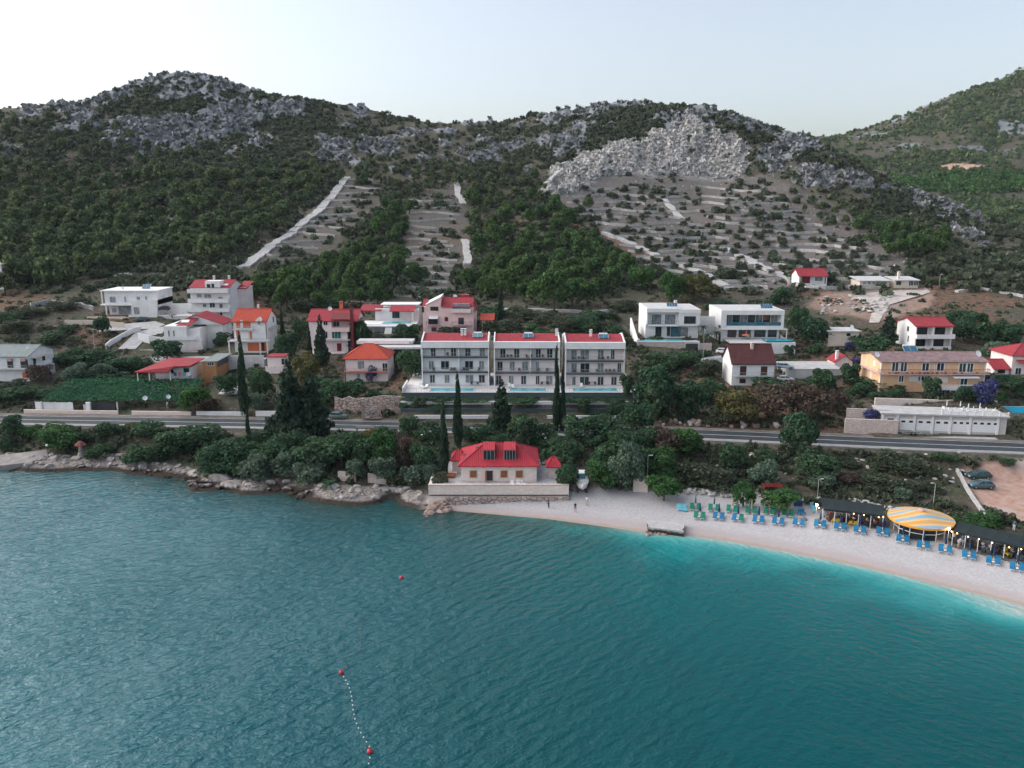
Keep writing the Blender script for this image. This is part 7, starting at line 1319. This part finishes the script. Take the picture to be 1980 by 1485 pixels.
# --- canopies, pavilion and their guests
def patio(name, pts, z, mat):
    sheet(name, [cpx('c6', *p_) for p_ in pts], z, mat)
DECK = M('dark_deck', (.10,.095,.095), .85, .25, 1.2)
patio('patio', [(150,560),(185,700),(740,792),(770,650),(420,590)], .16, DECK); patio('patio', [(1300,780),(1290,930),(1500,985),(1720,1040),(2080,1130),(2090,940),(1700,850)], .16, DECK); patio('patio', [(760,650),(740,795),(1000,872),(1290,905),(1320,780)], .05, M('patio_paving', (.30,.28,.27), .85, .2, 1.2))
SHADE = M('shade_cloth', (.012,.022,.026), .95, .2, 3)
def canopy(label, fr, bk, n, zf, zb):
    F_ = [PZ(*cpx('c6', *p_), zf) for p_ in fr]; B_ = [PZ(*cpx('c6', *p_), zb) for p_ in bk]; o = thing('shade_canopy', label, 'canopy', (F_[0][0], F_[0][1], float(ground(F_[0][0], F_[0][1])))); oc = Vector(o.location); mb = MB(); G_ = 18
    pt = lambda u, v_: Vector(F_[0]).lerp(Vector(F_[1]), u).lerp(Vector(B_[0]).lerp(Vector(B_[1]), u), v_)+Vector((0, 0, -.16*math.sin(PI*v_)*(.6+.4*abs(math.sin(PI*n*u)))))-oc
    for i in range(G_*2):
        for j in range(6): mb.slab([pt(i/(2*G_), j/6), pt((i+1)/(2*G_), j/6), pt((i+1)/(2*G_), (j+1)/6), pt(i/(2*G_), (j+1)/6)], .04)
    mb.build('cloth', SHADE, o); V_ = MB()
    for i in range(G_*2): a, c = pt(i/(2*G_), 0), pt((i+1)/(2*G_), 0); V_.add([a, c, c-Vector((0, 0, .28)), a-Vector((0, 0, .28))], [(0,1,2,3)])
    V_.build('valance', SHADE, o)
    for i in range(n+1):
        for v_ in (0.02, .98): a = pt(i/n, v_); g = float(ground(a.x+oc.x, a.y+oc.y))-oc.z; MB().tube((a.x, a.y, g), (a.x, a.y, a.z-.01), .05, .05, 6).build('post', FRAME if v_ < .5 else DARK, o)
    for v_ in (.01, .99): MB().tube(pt(0, v_)-Vector((0, 0, .06)), pt(1, v_)-Vector((0, 0, .06)), .05, .05, 6).build('beam', DARK, o)
    return o
canopy('dark shade canopy over tables, left of the painted pavilion', ((150,583),(700,645)), ((122,478),(702,553)), 5, 4.1, 4.25)
canopy('dark shade canopy over tables, right of the painted pavilion', ((1335,785),(2060,950)), ((1385,700),(2090,855)), 6, 4.05, 4.2)
# pavilion
m, nt, p = newmat('painted_roof'); v = coords(nt, 'Object', (1, 1, 1), (0, 0, 1.45)); wn = N(nt, 'ShaderNodeTexWave', Scale=.12, Distortion=5.0, Detail=1.0); wn.inputs['Detail Scale'].default_value = .45; L(nt, v, wn.inputs['Vector']); cr_ = nt.nodes.new('ShaderNodeValToRGB'); L(nt, wn.outputs['Fac'], cr_.inputs[0]); cr_.color_ramp.interpolation = 'CONSTANT'
e = cr_.color_ramp.elements; e[0].position = 0; e[0].color = (.62,.28,.05,1); e[1].position = .86; e[1].color = (.15,.36,.54,1)
for ps, c in ((.22,(.66,.42,.10,1)),(.40,(.64,.50,.26,1)),(.56,(.13,.34,.53,1)),(.64,(.62,.46,.22,1)),(.74,(.62,.33,.05,1))): q_ = cr_.color_ramp.elements.new(ps); q_.color = c
L(nt, mixc(nt, maprange(nt, noise(nt, v, 1.2, 4), .4, .7, 0, .35), cr_.outputs[0], (.45,.38,.30)), p.inputs['Base Color']); p.inputs['Roughness'].default_value = .7; PAINTED = m
pc = PZ(*cpx('c6', 1040, 663), 4.1); pg = float(ground(pc[0], pc[1])); pv = thing('beach_pavilion', 'round beach bar pavilion with an orange, cream and blue painted roof', 'pavilion', (pc[0], pc[1], pg)); h = 4.1-pg; RR = 4.75
n = 40; vv = [(0, 0, h+1.25)]
for k in range(1, 5):
    for i in range(n): a = 2*PI*i/n; r_ = RR*k/4; vv.append((r_*math.cos(a), r_*math.sin(a), h+1.25*(1-k/4)**1.15))
ff_ = [(0, 1+i, 1+(i+1) % n) for i in range(n)]
for k in range(3):
    for i in range(n): ff_.append((1+k*n+i, 1+(k+1)*n+i, 1+(k+1)*n+(i+1) % n, 1+k*n+(i+1) % n))
o = MB().add(vv, ff_).build('roof', PAINTED, pv, True); MB().lathe([(RR*.97, h-.32), (RR+.02, h-.30), (RR+.03, h+.01), (RR*.97, h-.01)], 40).build('roof_rim', M('orange_rim', (.66,.30,.04), .7, .15, 2), pv); MB().lathe([(.5, h+1.05), (.5, h+1.3), (.1, h+1.45)], 12).build('roof_cap', M('salmon_cap', (.60,.34,.28), .8), pv); MB().lathe([(RR*.96, h-.34), (RR*.96, h-.3), (.1, h-.2)], 30).build('ceiling', DARK, pv)
for i in range(12):
    a = 2*PI*i/12+.2; x, y = (RR-1.1)*math.cos(a), (RR-1.1)*math.sin(a); MB().tube((x, y, -.3), (x, y, h-.3), .07, .07, 8).build('post', FRAME, pv)
    a2 = 2*PI*(i+1)/12+.2; x2, y2 = (RR-1.1)*math.cos(a2), (RR-1.1)*math.sin(a2)
    if math.sin((a+a2)/2) < .3: MB().tube((x, y, 1.05), (x2, y2, 1.05), .06, .06, 6).build('counter_rail', FRAME, pv)
    if i in (6, 7, 8) : MB().slab([(x*.97, y*.97, h-.5), (x2*.97, y2*.97, h-.5), (x2*.97, y2*.97, .1), (x*.97, y*.97, .1)], .02).build('glass_panel', GLASS, pv)
MB().lathe([(2.2, 0), (2.2, 1.1), (2.35, 1.1), (2.35, 1.18), (.5, 1.2)], 20).build('bar_counter', DBROWN, pv); MB().lathe([(1.2, 0), (1.2, h-.3), (.2, h-.28)], 12).build('inner_store', DBROWN, pv)
BULB = emit_mat('warm_bulb', (1, .52, .22), 6); LED = emit_mat('lit_lamp', (1, .95, .82), 9); GLOBE = M('white_globe', (.8,.8,.8), .4, .03)
for x, y in ((110,575),(195,588),(278,602),(352,615),(428,628),(520,640),(655,660),(697,658),(1320,790),(1370,808),(1470,838),(1570,860),(1690,892),(1845,935),(1955,952)):
    q_ = PZ(*cpx('c6', x, y), 3.85); o = thing('light_bulb', 'glowing warm bulb hanging under the front edge of the %s dark canopy' % ('left' if x < 800 else 'right'), 'light bulb', q_, 0, 'bulbs under the %s canopy' % ('left' if x < 800 else 'right')); MB().ball((0, 0, 0), .085, n=10, m=6).build('bulb', BULB, o); MB().tube((0, 0, .07), (0, 0, .3), .02, .02, 5).build('cord', DARK, o)
def lamppost(label, q_, h_, lit=False, arm=0, globe=False):
    o = thing('lamp_post', label, 'lamp post', q_); MB().tube((0, 0, -.3), (0, 0, h_), .07, .05, 8).build('pole', STEEL if not globe else DARK, o)
    if arm: MB().tube((0, 0, h_), (arm, -.1, h_+.12), .04, .03, 6).build('arm', STEEL, o); MB().cbox((arm*1.15, -.1, h_+.12), .5, .2, .1).build('lamp_head', GREYW, o)
    elif lit: MB().ball((0, 0, h_+.18), .2, n=12, m=8).build('lamp', LED, o)
    else: MB().ball((0, 0, h_+.2), .26, n=12, m=8).build('globe', GLOBE, o)
    return o
for (x, y, yb), lab in (((78,548,712),'lit white lamp post left of the left beach canopy'), ((1280,765,905),'lit white lamp post between the painted pavilion and the right canopy')):
    q_ = hit(*cpx('c6', x, yb)); zt = PY(*cpx('c6', x, y), q_[1])[2]; lamppost(lab, q_, zt-q_[2]-.18, True)
    pl_ = bpy.data.lights.new('Lamp', 'POINT'); pl_.energy = 35; pl_.color = (1, .88, .7); pl_.shadow_soft_size = .22; po = bpy.data.objects.new('Lamp', pl_); COL.objects.link(po); po.location = (q_[0], q_[1]-.5, zt-.3)
q_ = hit(*cpx('c6', 95, 500)); lamppost('grey street lamp with an arm at the left end of the left canopy', q_, 3.6, False, .5); q_ = hit(*cpx('c6', 1150, 570)); lamppost('grey street lamp with an arm behind the painted pavilion', (q_[0], q_[1], q_[2]), 4.0, False, -.5)
for px, py, yb, lab in ((816.5,842,858,'white globe lamp left of the beach house roof'),(988.6,842,860,'white globe lamp behind the beach house roof'),(1054.6,847,862,'white globe lamp behind the small red-roofed hut'),(1138,848.5,862,'white globe lamp behind the bushes right of the beach house'),(93,861,882,'white globe lamp on the concrete ramp of the left shore'),(84,834,848,'white globe lamp by the garden at the left shore')):
    q_ = hit(px, yb); zt = PY(px, py, q_[1])[2]; lamppost(lab, q_, max(1.2, zt-q_[2]-.2), False, 0, True)
for (cr0, x, y, yb), lab in ((('c1',680,585,728),'pale concrete street lamp leaning beside the curved drive'),(('c5',120,605,745),'tall street lamp beside the flat hut'),(('c5',873,190,296),'lone street lamp beside the track near the bungalows'),(('c4',590,590,812),'tall grey pole at the gate of the cubic villa'),(('d7',203,480,690),'bare wooden pole beside the bright tree on the beach edge')):
    q_ = hit(*cpx(cr0, x, yb)); zt = PY(*cpx(cr0, x, y), q_[1])[2]; lamppost(lab, q_, min(9.5, zt-q_[2]), False, .5)
# ------------------------------------------------------------------ people
SKIN = M('skin', (.42,.25,.18), .7, .05); HAIR = M('dark_hair', (.035,.025,.02), .8); CLO = {k: M('cloth_'+k, c, .9, .15, 5) for k, c in dict(black=(.015,.015,.018), white=(.70,.70,.71), navy=(.02,.03,.08), grey=(.18,.18,.19), red=(.30,.04,.04), beige=(.45,.36,.27), blue=(.06,.18,.34)).items()}
def body(pose, top, bot, longleg=False, bare=False, s=1.):
    V_ = []; E_ = []; R_ = []
    def ad(p_, r_, par=None):
        V_.append(p_); R_.append(r_)
        if par is not None: E_.append((par, len(V_)-1))
        return len(V_)-1
    sit = pose == 'sit'; pz = .52 if sit else .95; ln = .12 if pose == 'lean' else 0.
    pe = ad((0, 0, pz), .13); sp_ = ad((0, -.02-ln*.4, pz+.22), .115, pe); ch = ad((0, -.03-ln, pz+.42), .135, sp_); nk = ad((0, -.02-ln*1.3, pz+.55), .055, ch); hd = ad((0, -.03-ln*1.5, pz+.66), .088, nk); ad((0, -.025-ln*1.5, pz+.77), .075, hd); ad((0, -.115-ln*1.5, pz+.66), .022, hd)
    for s_ in (-1, 1):
        sh_ = ad((s_*.18, -.02-ln, pz+.46), .065, ch)
        if pose == 'walk': el = (s_*.23, .06*s_, pz+.20); wr = (s_*.22, -.08+.1*s_, pz-.04)
        elif sit: el = (s_*.25, -.10, pz+.22); wr = (s_*.16, -.34, pz+.22)
        elif pose == 'lean': el = (s_*.22, -.2, pz+.2); wr = (s_*.12, -.3, pz+.02)
        else: el = (s_*.24, .02, pz+.19); wr = (s_*.24, -.07, pz-.05)
        a = ad(el, .045, sh_); w_ = ad(wr, .03, a); dx = Vector(wr)-Vector(el); dx.normalize(); pm_ = Vector(wr)+dx*.08; pa = ad(tuple(pm_), .034, w_); sd_ = Vector((1, 0, 0)) if abs(dx.x) < .8 else Vector((0, 1, 0))
        for k, (o_, l_) in enumerate(((-.03, .062), (-.01, .075), (.01, .07), (.03, .055))): f1 = ad(tuple(pm_+dx*.05+sd_*o_), .009, pa); ad(tuple(pm_+dx*(.05+l_*.6)+sd_*o_+Vector((0, -.02, 0))), .008, f1)
        th = ad(tuple(Vector(wr)+dx*.05+Vector((-s_*.02, -.045, 0))), .011, w_)
        hp = ad((s_*.09, 0, pz-.05), .105, pe)
        if sit: kn = (s_*.12, -.44, pz-.02); an = (s_*.12, -.46, .08)
        elif pose == 'walk': kn = (s_*.09, -.10*s_-.04, .50); an = (s_*.085, .24*-s_+.08, .08 if s_ > 0 else .10)
        else: kn = (s_*.10, -.03, .50); an = (s_*.10, .02, .08)
        k_ = ad(kn, .068, hp); a_ = ad(an, .04, k_); ad((an[0]+s_*.02, an[1]-.16, .035), .035, a_)
    me = bpy.data.meshes.new('person'); me.from_pydata([(x*s, y*s, z*s) for x, y, z in V_], E_, []); o = bpy.data.objects.new('person_build', me); COL.objects.link(o); o.modifiers.new('s', 'SKIN'); sk_ = me.skin_vertices[0].data
    for i, r_ in enumerate(R_): sk_[i].radius = (r_*s, r_*s*(.72 if i in (1, 2) else 1))
    sk_[0].use_root = True; sb_ = o.modifiers.new('u', 'SUBSURF'); sb_.levels = 1; sb_.render_levels = 1
    dg = bpy.context.evaluated_depsgraph_get(); m2 = bpy.data.meshes.new_from_object(o.evaluated_get(dg)); bpy.data.objects.remove(o); m2.name = 'person'; m2.materials.clear()
    for mm in (SKIN, CLO[top], CLO[bot], HAIR): m2.materials.append(mm)
    for f_ in m2.polygons:
        c = f_.center/s; arm = abs(c.x) > .215 and c.z < pz+.33
        if c.z > pz+.70 or (c.z > pz+.60 and c.y > -.03-ln*1.5+.02): k = 3
        elif c.z > pz+.52: k = 0
        elif arm: k = 0
        elif c.z > pz+.06: k = 0 if bare else 1
        elif sit: k = 2 if (c.z > pz-.22 and (longleg or c.y > -.36)) or longleg and c.z > .12 else 0
        else: k = 2 if c.z > (.12 if longleg else .55) else 0
        f_.material_index = k; f_.use_smooth = True
    return m2
PB = dict(a=body('lean', 'black', 'black', True), b=body('walk', 'black', 'grey', False), c=body('stand', 'white', 'beige', False), d=body('sit', 'white', 'navy', True), e=body('sit', 'blue', 'beige', False), f=body('sit', 'white', 'beige', False), g=body('sit', 'grey', 'black', True), h=body('sit', 'red', 'black', True), i=body('stand', 'blue', 'white', True), j=body('sit', 'beige', 'grey', False))
def person(k, label, q_, rz, group=None):
    o = bpy.data.objects.new('person', PB[k]); COL.objects.link(o); o.location = q_; o.rotation_euler = (0, 0, rz); return tag(o, label, 'person', group)
person('a', 'person dressed in black leaning forward on the sand before the terrace', hit(1061, 984), rad(-60)); person('b', 'person in a dark top and grey shorts walking on the beach toward the sea', hit(1112, 990), rad(15)); person('c', 'person in a white top standing just below the white boat', hit(1134.5, 978), rad(170))
person('c', 'person in a white top standing at the left end of the right canopy', hit(*cpx('c6', 1378, 950)), rad(20)); person('i', 'person in a blue top standing beside the white-topped person near the right canopy', hit(*cpx('c6', 1412, 925)), rad(-40)); person('i', 'person in blue standing behind the right canopy near the car park', hit(*cpx('c6', 1885, 790)), rad(160))
TOPM = M('table_top_dark', (.05,.045,.042), .5, .2, 3); words = dict(d='a white top and navy trousers', e='a blue top', f='a white top and beige shorts', g='a grey top', h='a red top', j='a beige top')
seats = {}
def table_set(cx, cy, ppl, side):
    q_ = hit(*cpx('c6', cx, cy))
    if not q_: return
    t = thing('bar_table', 'small dark bar table under the %s canopy' % side, 'table', q_, 0, 'bar tables under the %s canopy' % side); MB().box(-.4, .4, -.4, .4, .72, .75).build('table_top', TOPM, t); MB().tube((0, 0, .02), (0, 0, .72), .04, .04, 8).build('leg', DARK, t); MB().lathe([(.25, 0), (.25, .03), (.05, .05)], 10).build('base', DARK, t)
    a0 = R.random()*1.5
    for i in range(4):
        a = a0+i*PI/2; x, y = q_[0]+.78*math.cos(a), q_[1]+.78*math.sin(a); z = float(ground(x, y))+.06; c = chair('bar_chair', 'dark bar chair at a table under the %s canopy' % side, (x, y, z), a-PI/2, DBROWN if side == 'left' else DARK, 'bar chairs under the %s canopy' % side)
        if i < len(ppl): person(ppl[i], 'seated person in %s under the %s beach canopy' % (words[ppl[i]], side), (x-.05*math.cos(a), y-.05*math.sin(a), z), a-PI/2, 'seated guests in %s under the %s canopy' % (words[ppl[i]], side))
for cx, cy, p_ in ((215,685,'he'),(290,692,'fde'),(355,700,'dj'),(430,712,'gjd'),(510,728,'fe'),(585,740,'gd'),(650,750,'hf')): table_set(cx, cy, p_, 'left')
for cx, cy, p_ in ((1345,895,'fg'),(1440,925,'ed'),(1520,945,'jh'),(1600,975,'dge'),(1660,1000,'df'),(1730,985,'g'),(1830,1015,'ef'),(1900,1035,'gd'),(1960,1050,'h')): table_set(cx, cy, p_, 'right')
for i, (x, y) in enumerate(((240,722),(278,726),(392,742),(436,748))): chair('plastic_chair', 'yellow plastic chair, %s of the four at the edge of the left canopy' % ('leftmost', 'second from the left', 'third from the left', 'rightmost')[i], hit(*cpx('c6', x, y)), PI, CY, 'yellow chairs before the left canopy', 1.05)
chair('plastic_chair', 'yellow chair under the right canopy beside a dark table', hit(*cpx('c6', 1825, 1030)), .4, CY, None, 1.5)
t = thing('litter_barrel', 'black barrel near the right edge in front of the right canopy', 'barrel', hit(*cpx('c6', 1940, 1085))); MB().lathe([(.45, 0), (.52, .3), (.52, .8), (.46, 1.1), (.40, 1.1), (.38, .9)], 16).build('drum', DARK, t); MB().lathe([(.54, .38), (.54, .44)], 16).build('hoop', STEEL, t)
# terrace and garden furniture
for px, i in ((990,0),(1003,1),(1012,2)): chair('plastic_chair', 'white plastic chair, %s of three on the beach house terrace' % ('leftmost', 'middle', 'rightmost')[i], PZ(px, 939.5, TZ), .4*i, PLASTW, 'white chairs on the beach terrace', 1.15)
for i, px in enumerate((815,822,985,992,1124,1214,1222,1206)): q_ = PZ(px, 748.5+(i % 2)*2, POOLZ); place(LP['w'], 'sun_lounger', 'white sun lounger on the paved pool terrace of the apartment blocks', 'sun lounger', (q_[0], q_[1], POOLZ), R.uniform(-.6, .6), 'white sun loungers on the pool terrace')
for i, x in enumerate((404,424,442,462)): q_ = PZ(*cpx('c3', x, 872), POOLZ); chair('garden_chair', 'dark green folding chair, %s of the four before the left block' % ('leftmost', 'second from the left', 'third from the left', 'rightmost')[i], q_, 0, M('dark_green_paint', (.02,.10,.08), .6), 'folding chairs before the left block', 1.25)
for x, lab in ((705,'left block'),(1240,'middle block'),(1600,'right block'),(900,'gap beside the cone-shaped tree')):
    q_ = PZ(*cpx('c3', x, 885), POOLZ); t = thing('garden_table', 'dark garden table on the pool terrace before the '+lab, 'table', q_); MB().box(-.9, .9, -.45, .45, .7, .76).build('table_top', DARK, t)
    for a in (-.8, .75):
        for c in (-.4, .35): MB().box(a, a+.05, c, c+.05, 0, .7).build('leg', DARK, t)
    for k in range(4): chair('garden_chair', 'dark garden chair around the table before the '+lab, (q_[0]-.7+1.4*(k % 2), q_[1]+(-.85 if k < 2 else .85), POOLZ), PI if k < 2 else 0, DARK, 'dark garden chairs before the '+lab, 1.0)
place(PA['w'], 'parasol', 'closed pale parasol before the middle block terrace doors', 'parasol', PZ(*cpx('c3', 985, 880), POOLZ), 0, None)
t_ = copy_tree(PA['w']); t_.location = PZ(*cpx('c3', 1185, 880), POOLZ); tag(t_, 'closed pale parasol right of the dividing wall of the middle block', 'parasol')
for i, (x, y) in enumerate(((928,1140),(1025,1145),(1083,1162),(1165,1160))): t_ = copy_tree(PA['w']); t_.location = PZ(*cpx('c5', x, y+10), GARZ[2]); t_.scale = (.7, .7, .72); tag(t_, 'closed white parasol, %s of the four on the garage roof terrace' % ('leftmost', 'second from the left', 'third from the left', 'rightmost')[i], 'parasol', 'white parasols on the garage roof')
for i in range(9): q_ = PZ(*cpx('c5', 905+i*45, 1165+R.uniform(0, 15)), GARZ[2]); chair('plastic_chair', 'white chair on the garage roof terrace', q_, R.random()*6, PLASTW, 'white chairs on the garage roof terrace', 1.1)
t = thing('open_parasol', 'red-orange parasol beside the pool deck of the framed glass villa', 'parasol', PZ(*cpx('c4', 898, 655), VDECK[2]-.1)); MB().tube((0, 0, 0), (0, 0, 2.4), .03, .03, 6).build('pole', FRAME, t); MB().lathe([(1.2, 1.15), (1.1, 1.3), (.05, 1.6)], 10).build('canopy', TERRA, t)
for i, (x, k) in enumerate(((845,'w'),(925,'w'),(1165,'w'))): t_ = copy_tree(LP['w']); t_.location = PZ(*cpx('c4', x, 650), VDECK[2]-.1); tag(t_, 'white lounger on the villa pool deck, %s of the three' % ('leftmost', 'middle', 'rightmost')[i], 'sun lounger', 'loungers on the villa pool deck')
# balcony furniture of the blocks
for (cr0, y, xs_) in (('f3', 668, (500,956,986,1106,1136,1228,1460,1500,1540,1660,1690,1725)), ('f2', 772, (392,522,548,620,650,735,1048,1190,1256,1470,1525,1556,1640,1710,1740,1770))):
    for x in xs_:
        px, py = cpx('c3', x, y); q_ = PY(px, py-1.5, 188.3); blk = 'left' if x < 840 else ('middle' if x < 1370 else 'right'); hgt = 'top' if cr0 == 'f3' else 'middle'; o_ = [q for q in COL.objects if q.name.startswith('apartment_block') and q.type == 'EMPTY'][('left','middle','right').index(blk)]
        zz = [c.location.z+max(v.co.z for v in c.data.vertices) for c in o_.children if c.name.startswith('balcony')]; zz = sorted(zz)[-1 if cr0 == 'f3' else 0]; q_ = (q_[0], 188.2, o_.location.z+zz+.0); chair('balcony_chair', 'dark chair on the %s balcony of the %s apartment block' % (hgt, blk), q_, R.uniform(-.7, .7), DARK, 'chairs on the %s balcony of the %s block' % (hgt, blk), 1.0)
# ------------------------------------------------------------------ buoys and float line
RB = M('red_buoy', (.50,.03,.045), .4, .1, 2)
for px, py, lab in ((776,1118,'small red buoy alone, farthest from the camera'),(660,1302,'red buoy at the bend of the white float line'),(715,1455,'red buoy nearest the camera on the white float line')):
    q_ = PZ(px, py, 0); t = thing('buoy', lab, 'buoy', q_); MB().ball((0, 0, .12), .27, n=14, m=9).build('float', RB, t, True); MB().tube((0, 0, .36), (0, 0, .48), .05, .05, 8).build('ring', DARK, t)
def floats(label, A, B, n, mat, r_, wob=.25, wmat=None):
    a, c = PZ(*A, 0), PZ(*B, 0); t = thing('float_line', label, 'float line', a); pts = []
    for i in range(n): u = i/(n-1); s_ = math.sin(u*PI*2.3)*wob; pts.append((u*(c[0]-a[0])+s_, u*(c[1]-a[1])+s_*.4, .03))
    MB().path(pts, .008, 5).build('rope', DARK, t)
    for p_ in pts[1:-1]: MB().ball((p_[0], p_[1], .04), r_, n=8, m=6).build('float', mat, t, True)
floats('line of white floats between the two nearest red buoys', (660,1302), (715,1455), 19, PLASTW, .075); floats('short line of white floats leaving the nearest red buoy', (715,1455), (712,1500), 5, PLASTW, .075, 0.05); floats('faint line of small dark reddish floats beyond the bend buoy', (660,1302), (738,1160), 20, M('dull_float', (.22,.14,.15), .6), .06, .8)
# ------------------------------------------------------------------ left shore works
polywall('shore_wall', 'rubble shore wall with a pale coping at the far left', [PY(2,868,171), PY(30,868,171), PY(64,866,171)], 2.2, .7, STONER, jit=.1); t = thing('concrete_ramp', 'grey concrete ramp and quay at the far left shore', 'ramp', PZ(45, 893, .3)); o_ = t.location
cr = [PZ(*a) for a in ((-40,884,1.6),(60,873,2.4),(95,868,2.6),(92,884,1.6),(55,894,1.2),(-40,905,.8))]; MB().prism([(p_[0]-o_[0], p_[1]-o_[1]) for p_ in cr][::-1], [-2.]*6, [p_[2]-.3 for p_ in cr][::-1]).build('slope', M('weathered_concrete', (.27,.25,.24), .9, .25, .7, .3, streak=.3), t)
q_ = PZ(158, 886, 1.1); t = thing('stone_shelter', 'red tiled mushroom roof on a tapered stone pillar by the left shore', 'shelter', q_); MB().lathe([(1.7, -1), (1.15, .6), (.7, 1.5), (.5, 2.6), (.55, 3.6)], 7).build('pillar', STONER, t); MB().lathe([(1.45, 3.5), (1.5, 3.6), (.8, 4.25), (.75, 4.3), (.1, 4.75)], 6).build('roof', M('old_red_tile', (.20,.055,.05), .85, .3, 3), t); MB().box(-1.6, 1.6, -.15, .15, 3.3, 3.5).build('beam', DBROWN, t); t.scale = (.78, .78, .78)
for a in ([(540,917),(570,919),(600,923)], [(655,927),(690,931)], [(712,932),(748,937)]): polywall('shore_wall', 'pale shore wall below the silvery bushes, '+dict([(540,'leftmost'),(655,'middle'),(712,'rightmost')])[a[0][0]]+' stretch of three', a, 1.7, .5, STONEW, 'pale shore walls', jit=.15)
polywall('stone_wall', 'short pink stone wall at the inner edge of the beach right of the boat', [hit(1224,950), hit(1252,952)], 2.4, .5, ASHLAR)
t = thing('breakwater_beam', 'dark wooden beam jutting into the water at the far left', 'beam', PZ(45, 905, .1), rad(25)); MB().cbox((0, 0, .05), 5.2, .35, .3, rad(20)).build('timber', DBROWN, t); MB().tube((1.8, .6, -.8), (1.8, .6, .5), .12, .12, 8).build('pile', DBROWN, t)
polywall('hedge_wall', 'white panel fence left of the vine pergola posts', onroad(20, 54, 7.4, 4), 2.4, .12, WHITE)
t = thing('bus_shelter', 'dark-framed roadside shelter half hidden by bushes below the road', 'shelter', PZ(706, 850, 4.2)); 
for a in (-1.6, 1.6):
    for c in (-.7, .7): MB().box(a-.06, a+.06, c-.06, c+.06, -.5, 2.6).build('post', DARK, t)
MB().box(-1.9, 1.9, -1, 1, 2.6, 2.75).build('roof', DARK, t)
# ------------------------------------------------------------------ evening air
m = bpy.data.materials.new('evening_air'); m.use_nodes = True; nt = m.node_tree; nt.nodes.clear(); vo = nt.nodes.new('ShaderNodeVolumePrincipled'); vo.inputs['Color'].default_value = (.80,.90,1,1); vo.inputs['Density'].default_value = .00004; vo.inputs['Anisotropy'].default_value = 0
L(nt, vo.outputs[0], nt.nodes.new('ShaderNodeOutputMaterial').inputs['Volume']); zlo = min(float(GZ.min()), float(FZ.min()), -6)-1.5; o = MB().box(-1620, 1620, -220, 2050, zlo, 380).build('haze', m); o['kind'] = 'stuff'
# ------------------------------------------------------------------ tidy: one part per piece, unique names for the labels
for o in list(COL.objects):
    l = o.get('label')
    if l and len(l.split()) > 16: o['label'] = ' '.join(l.split()[:16])
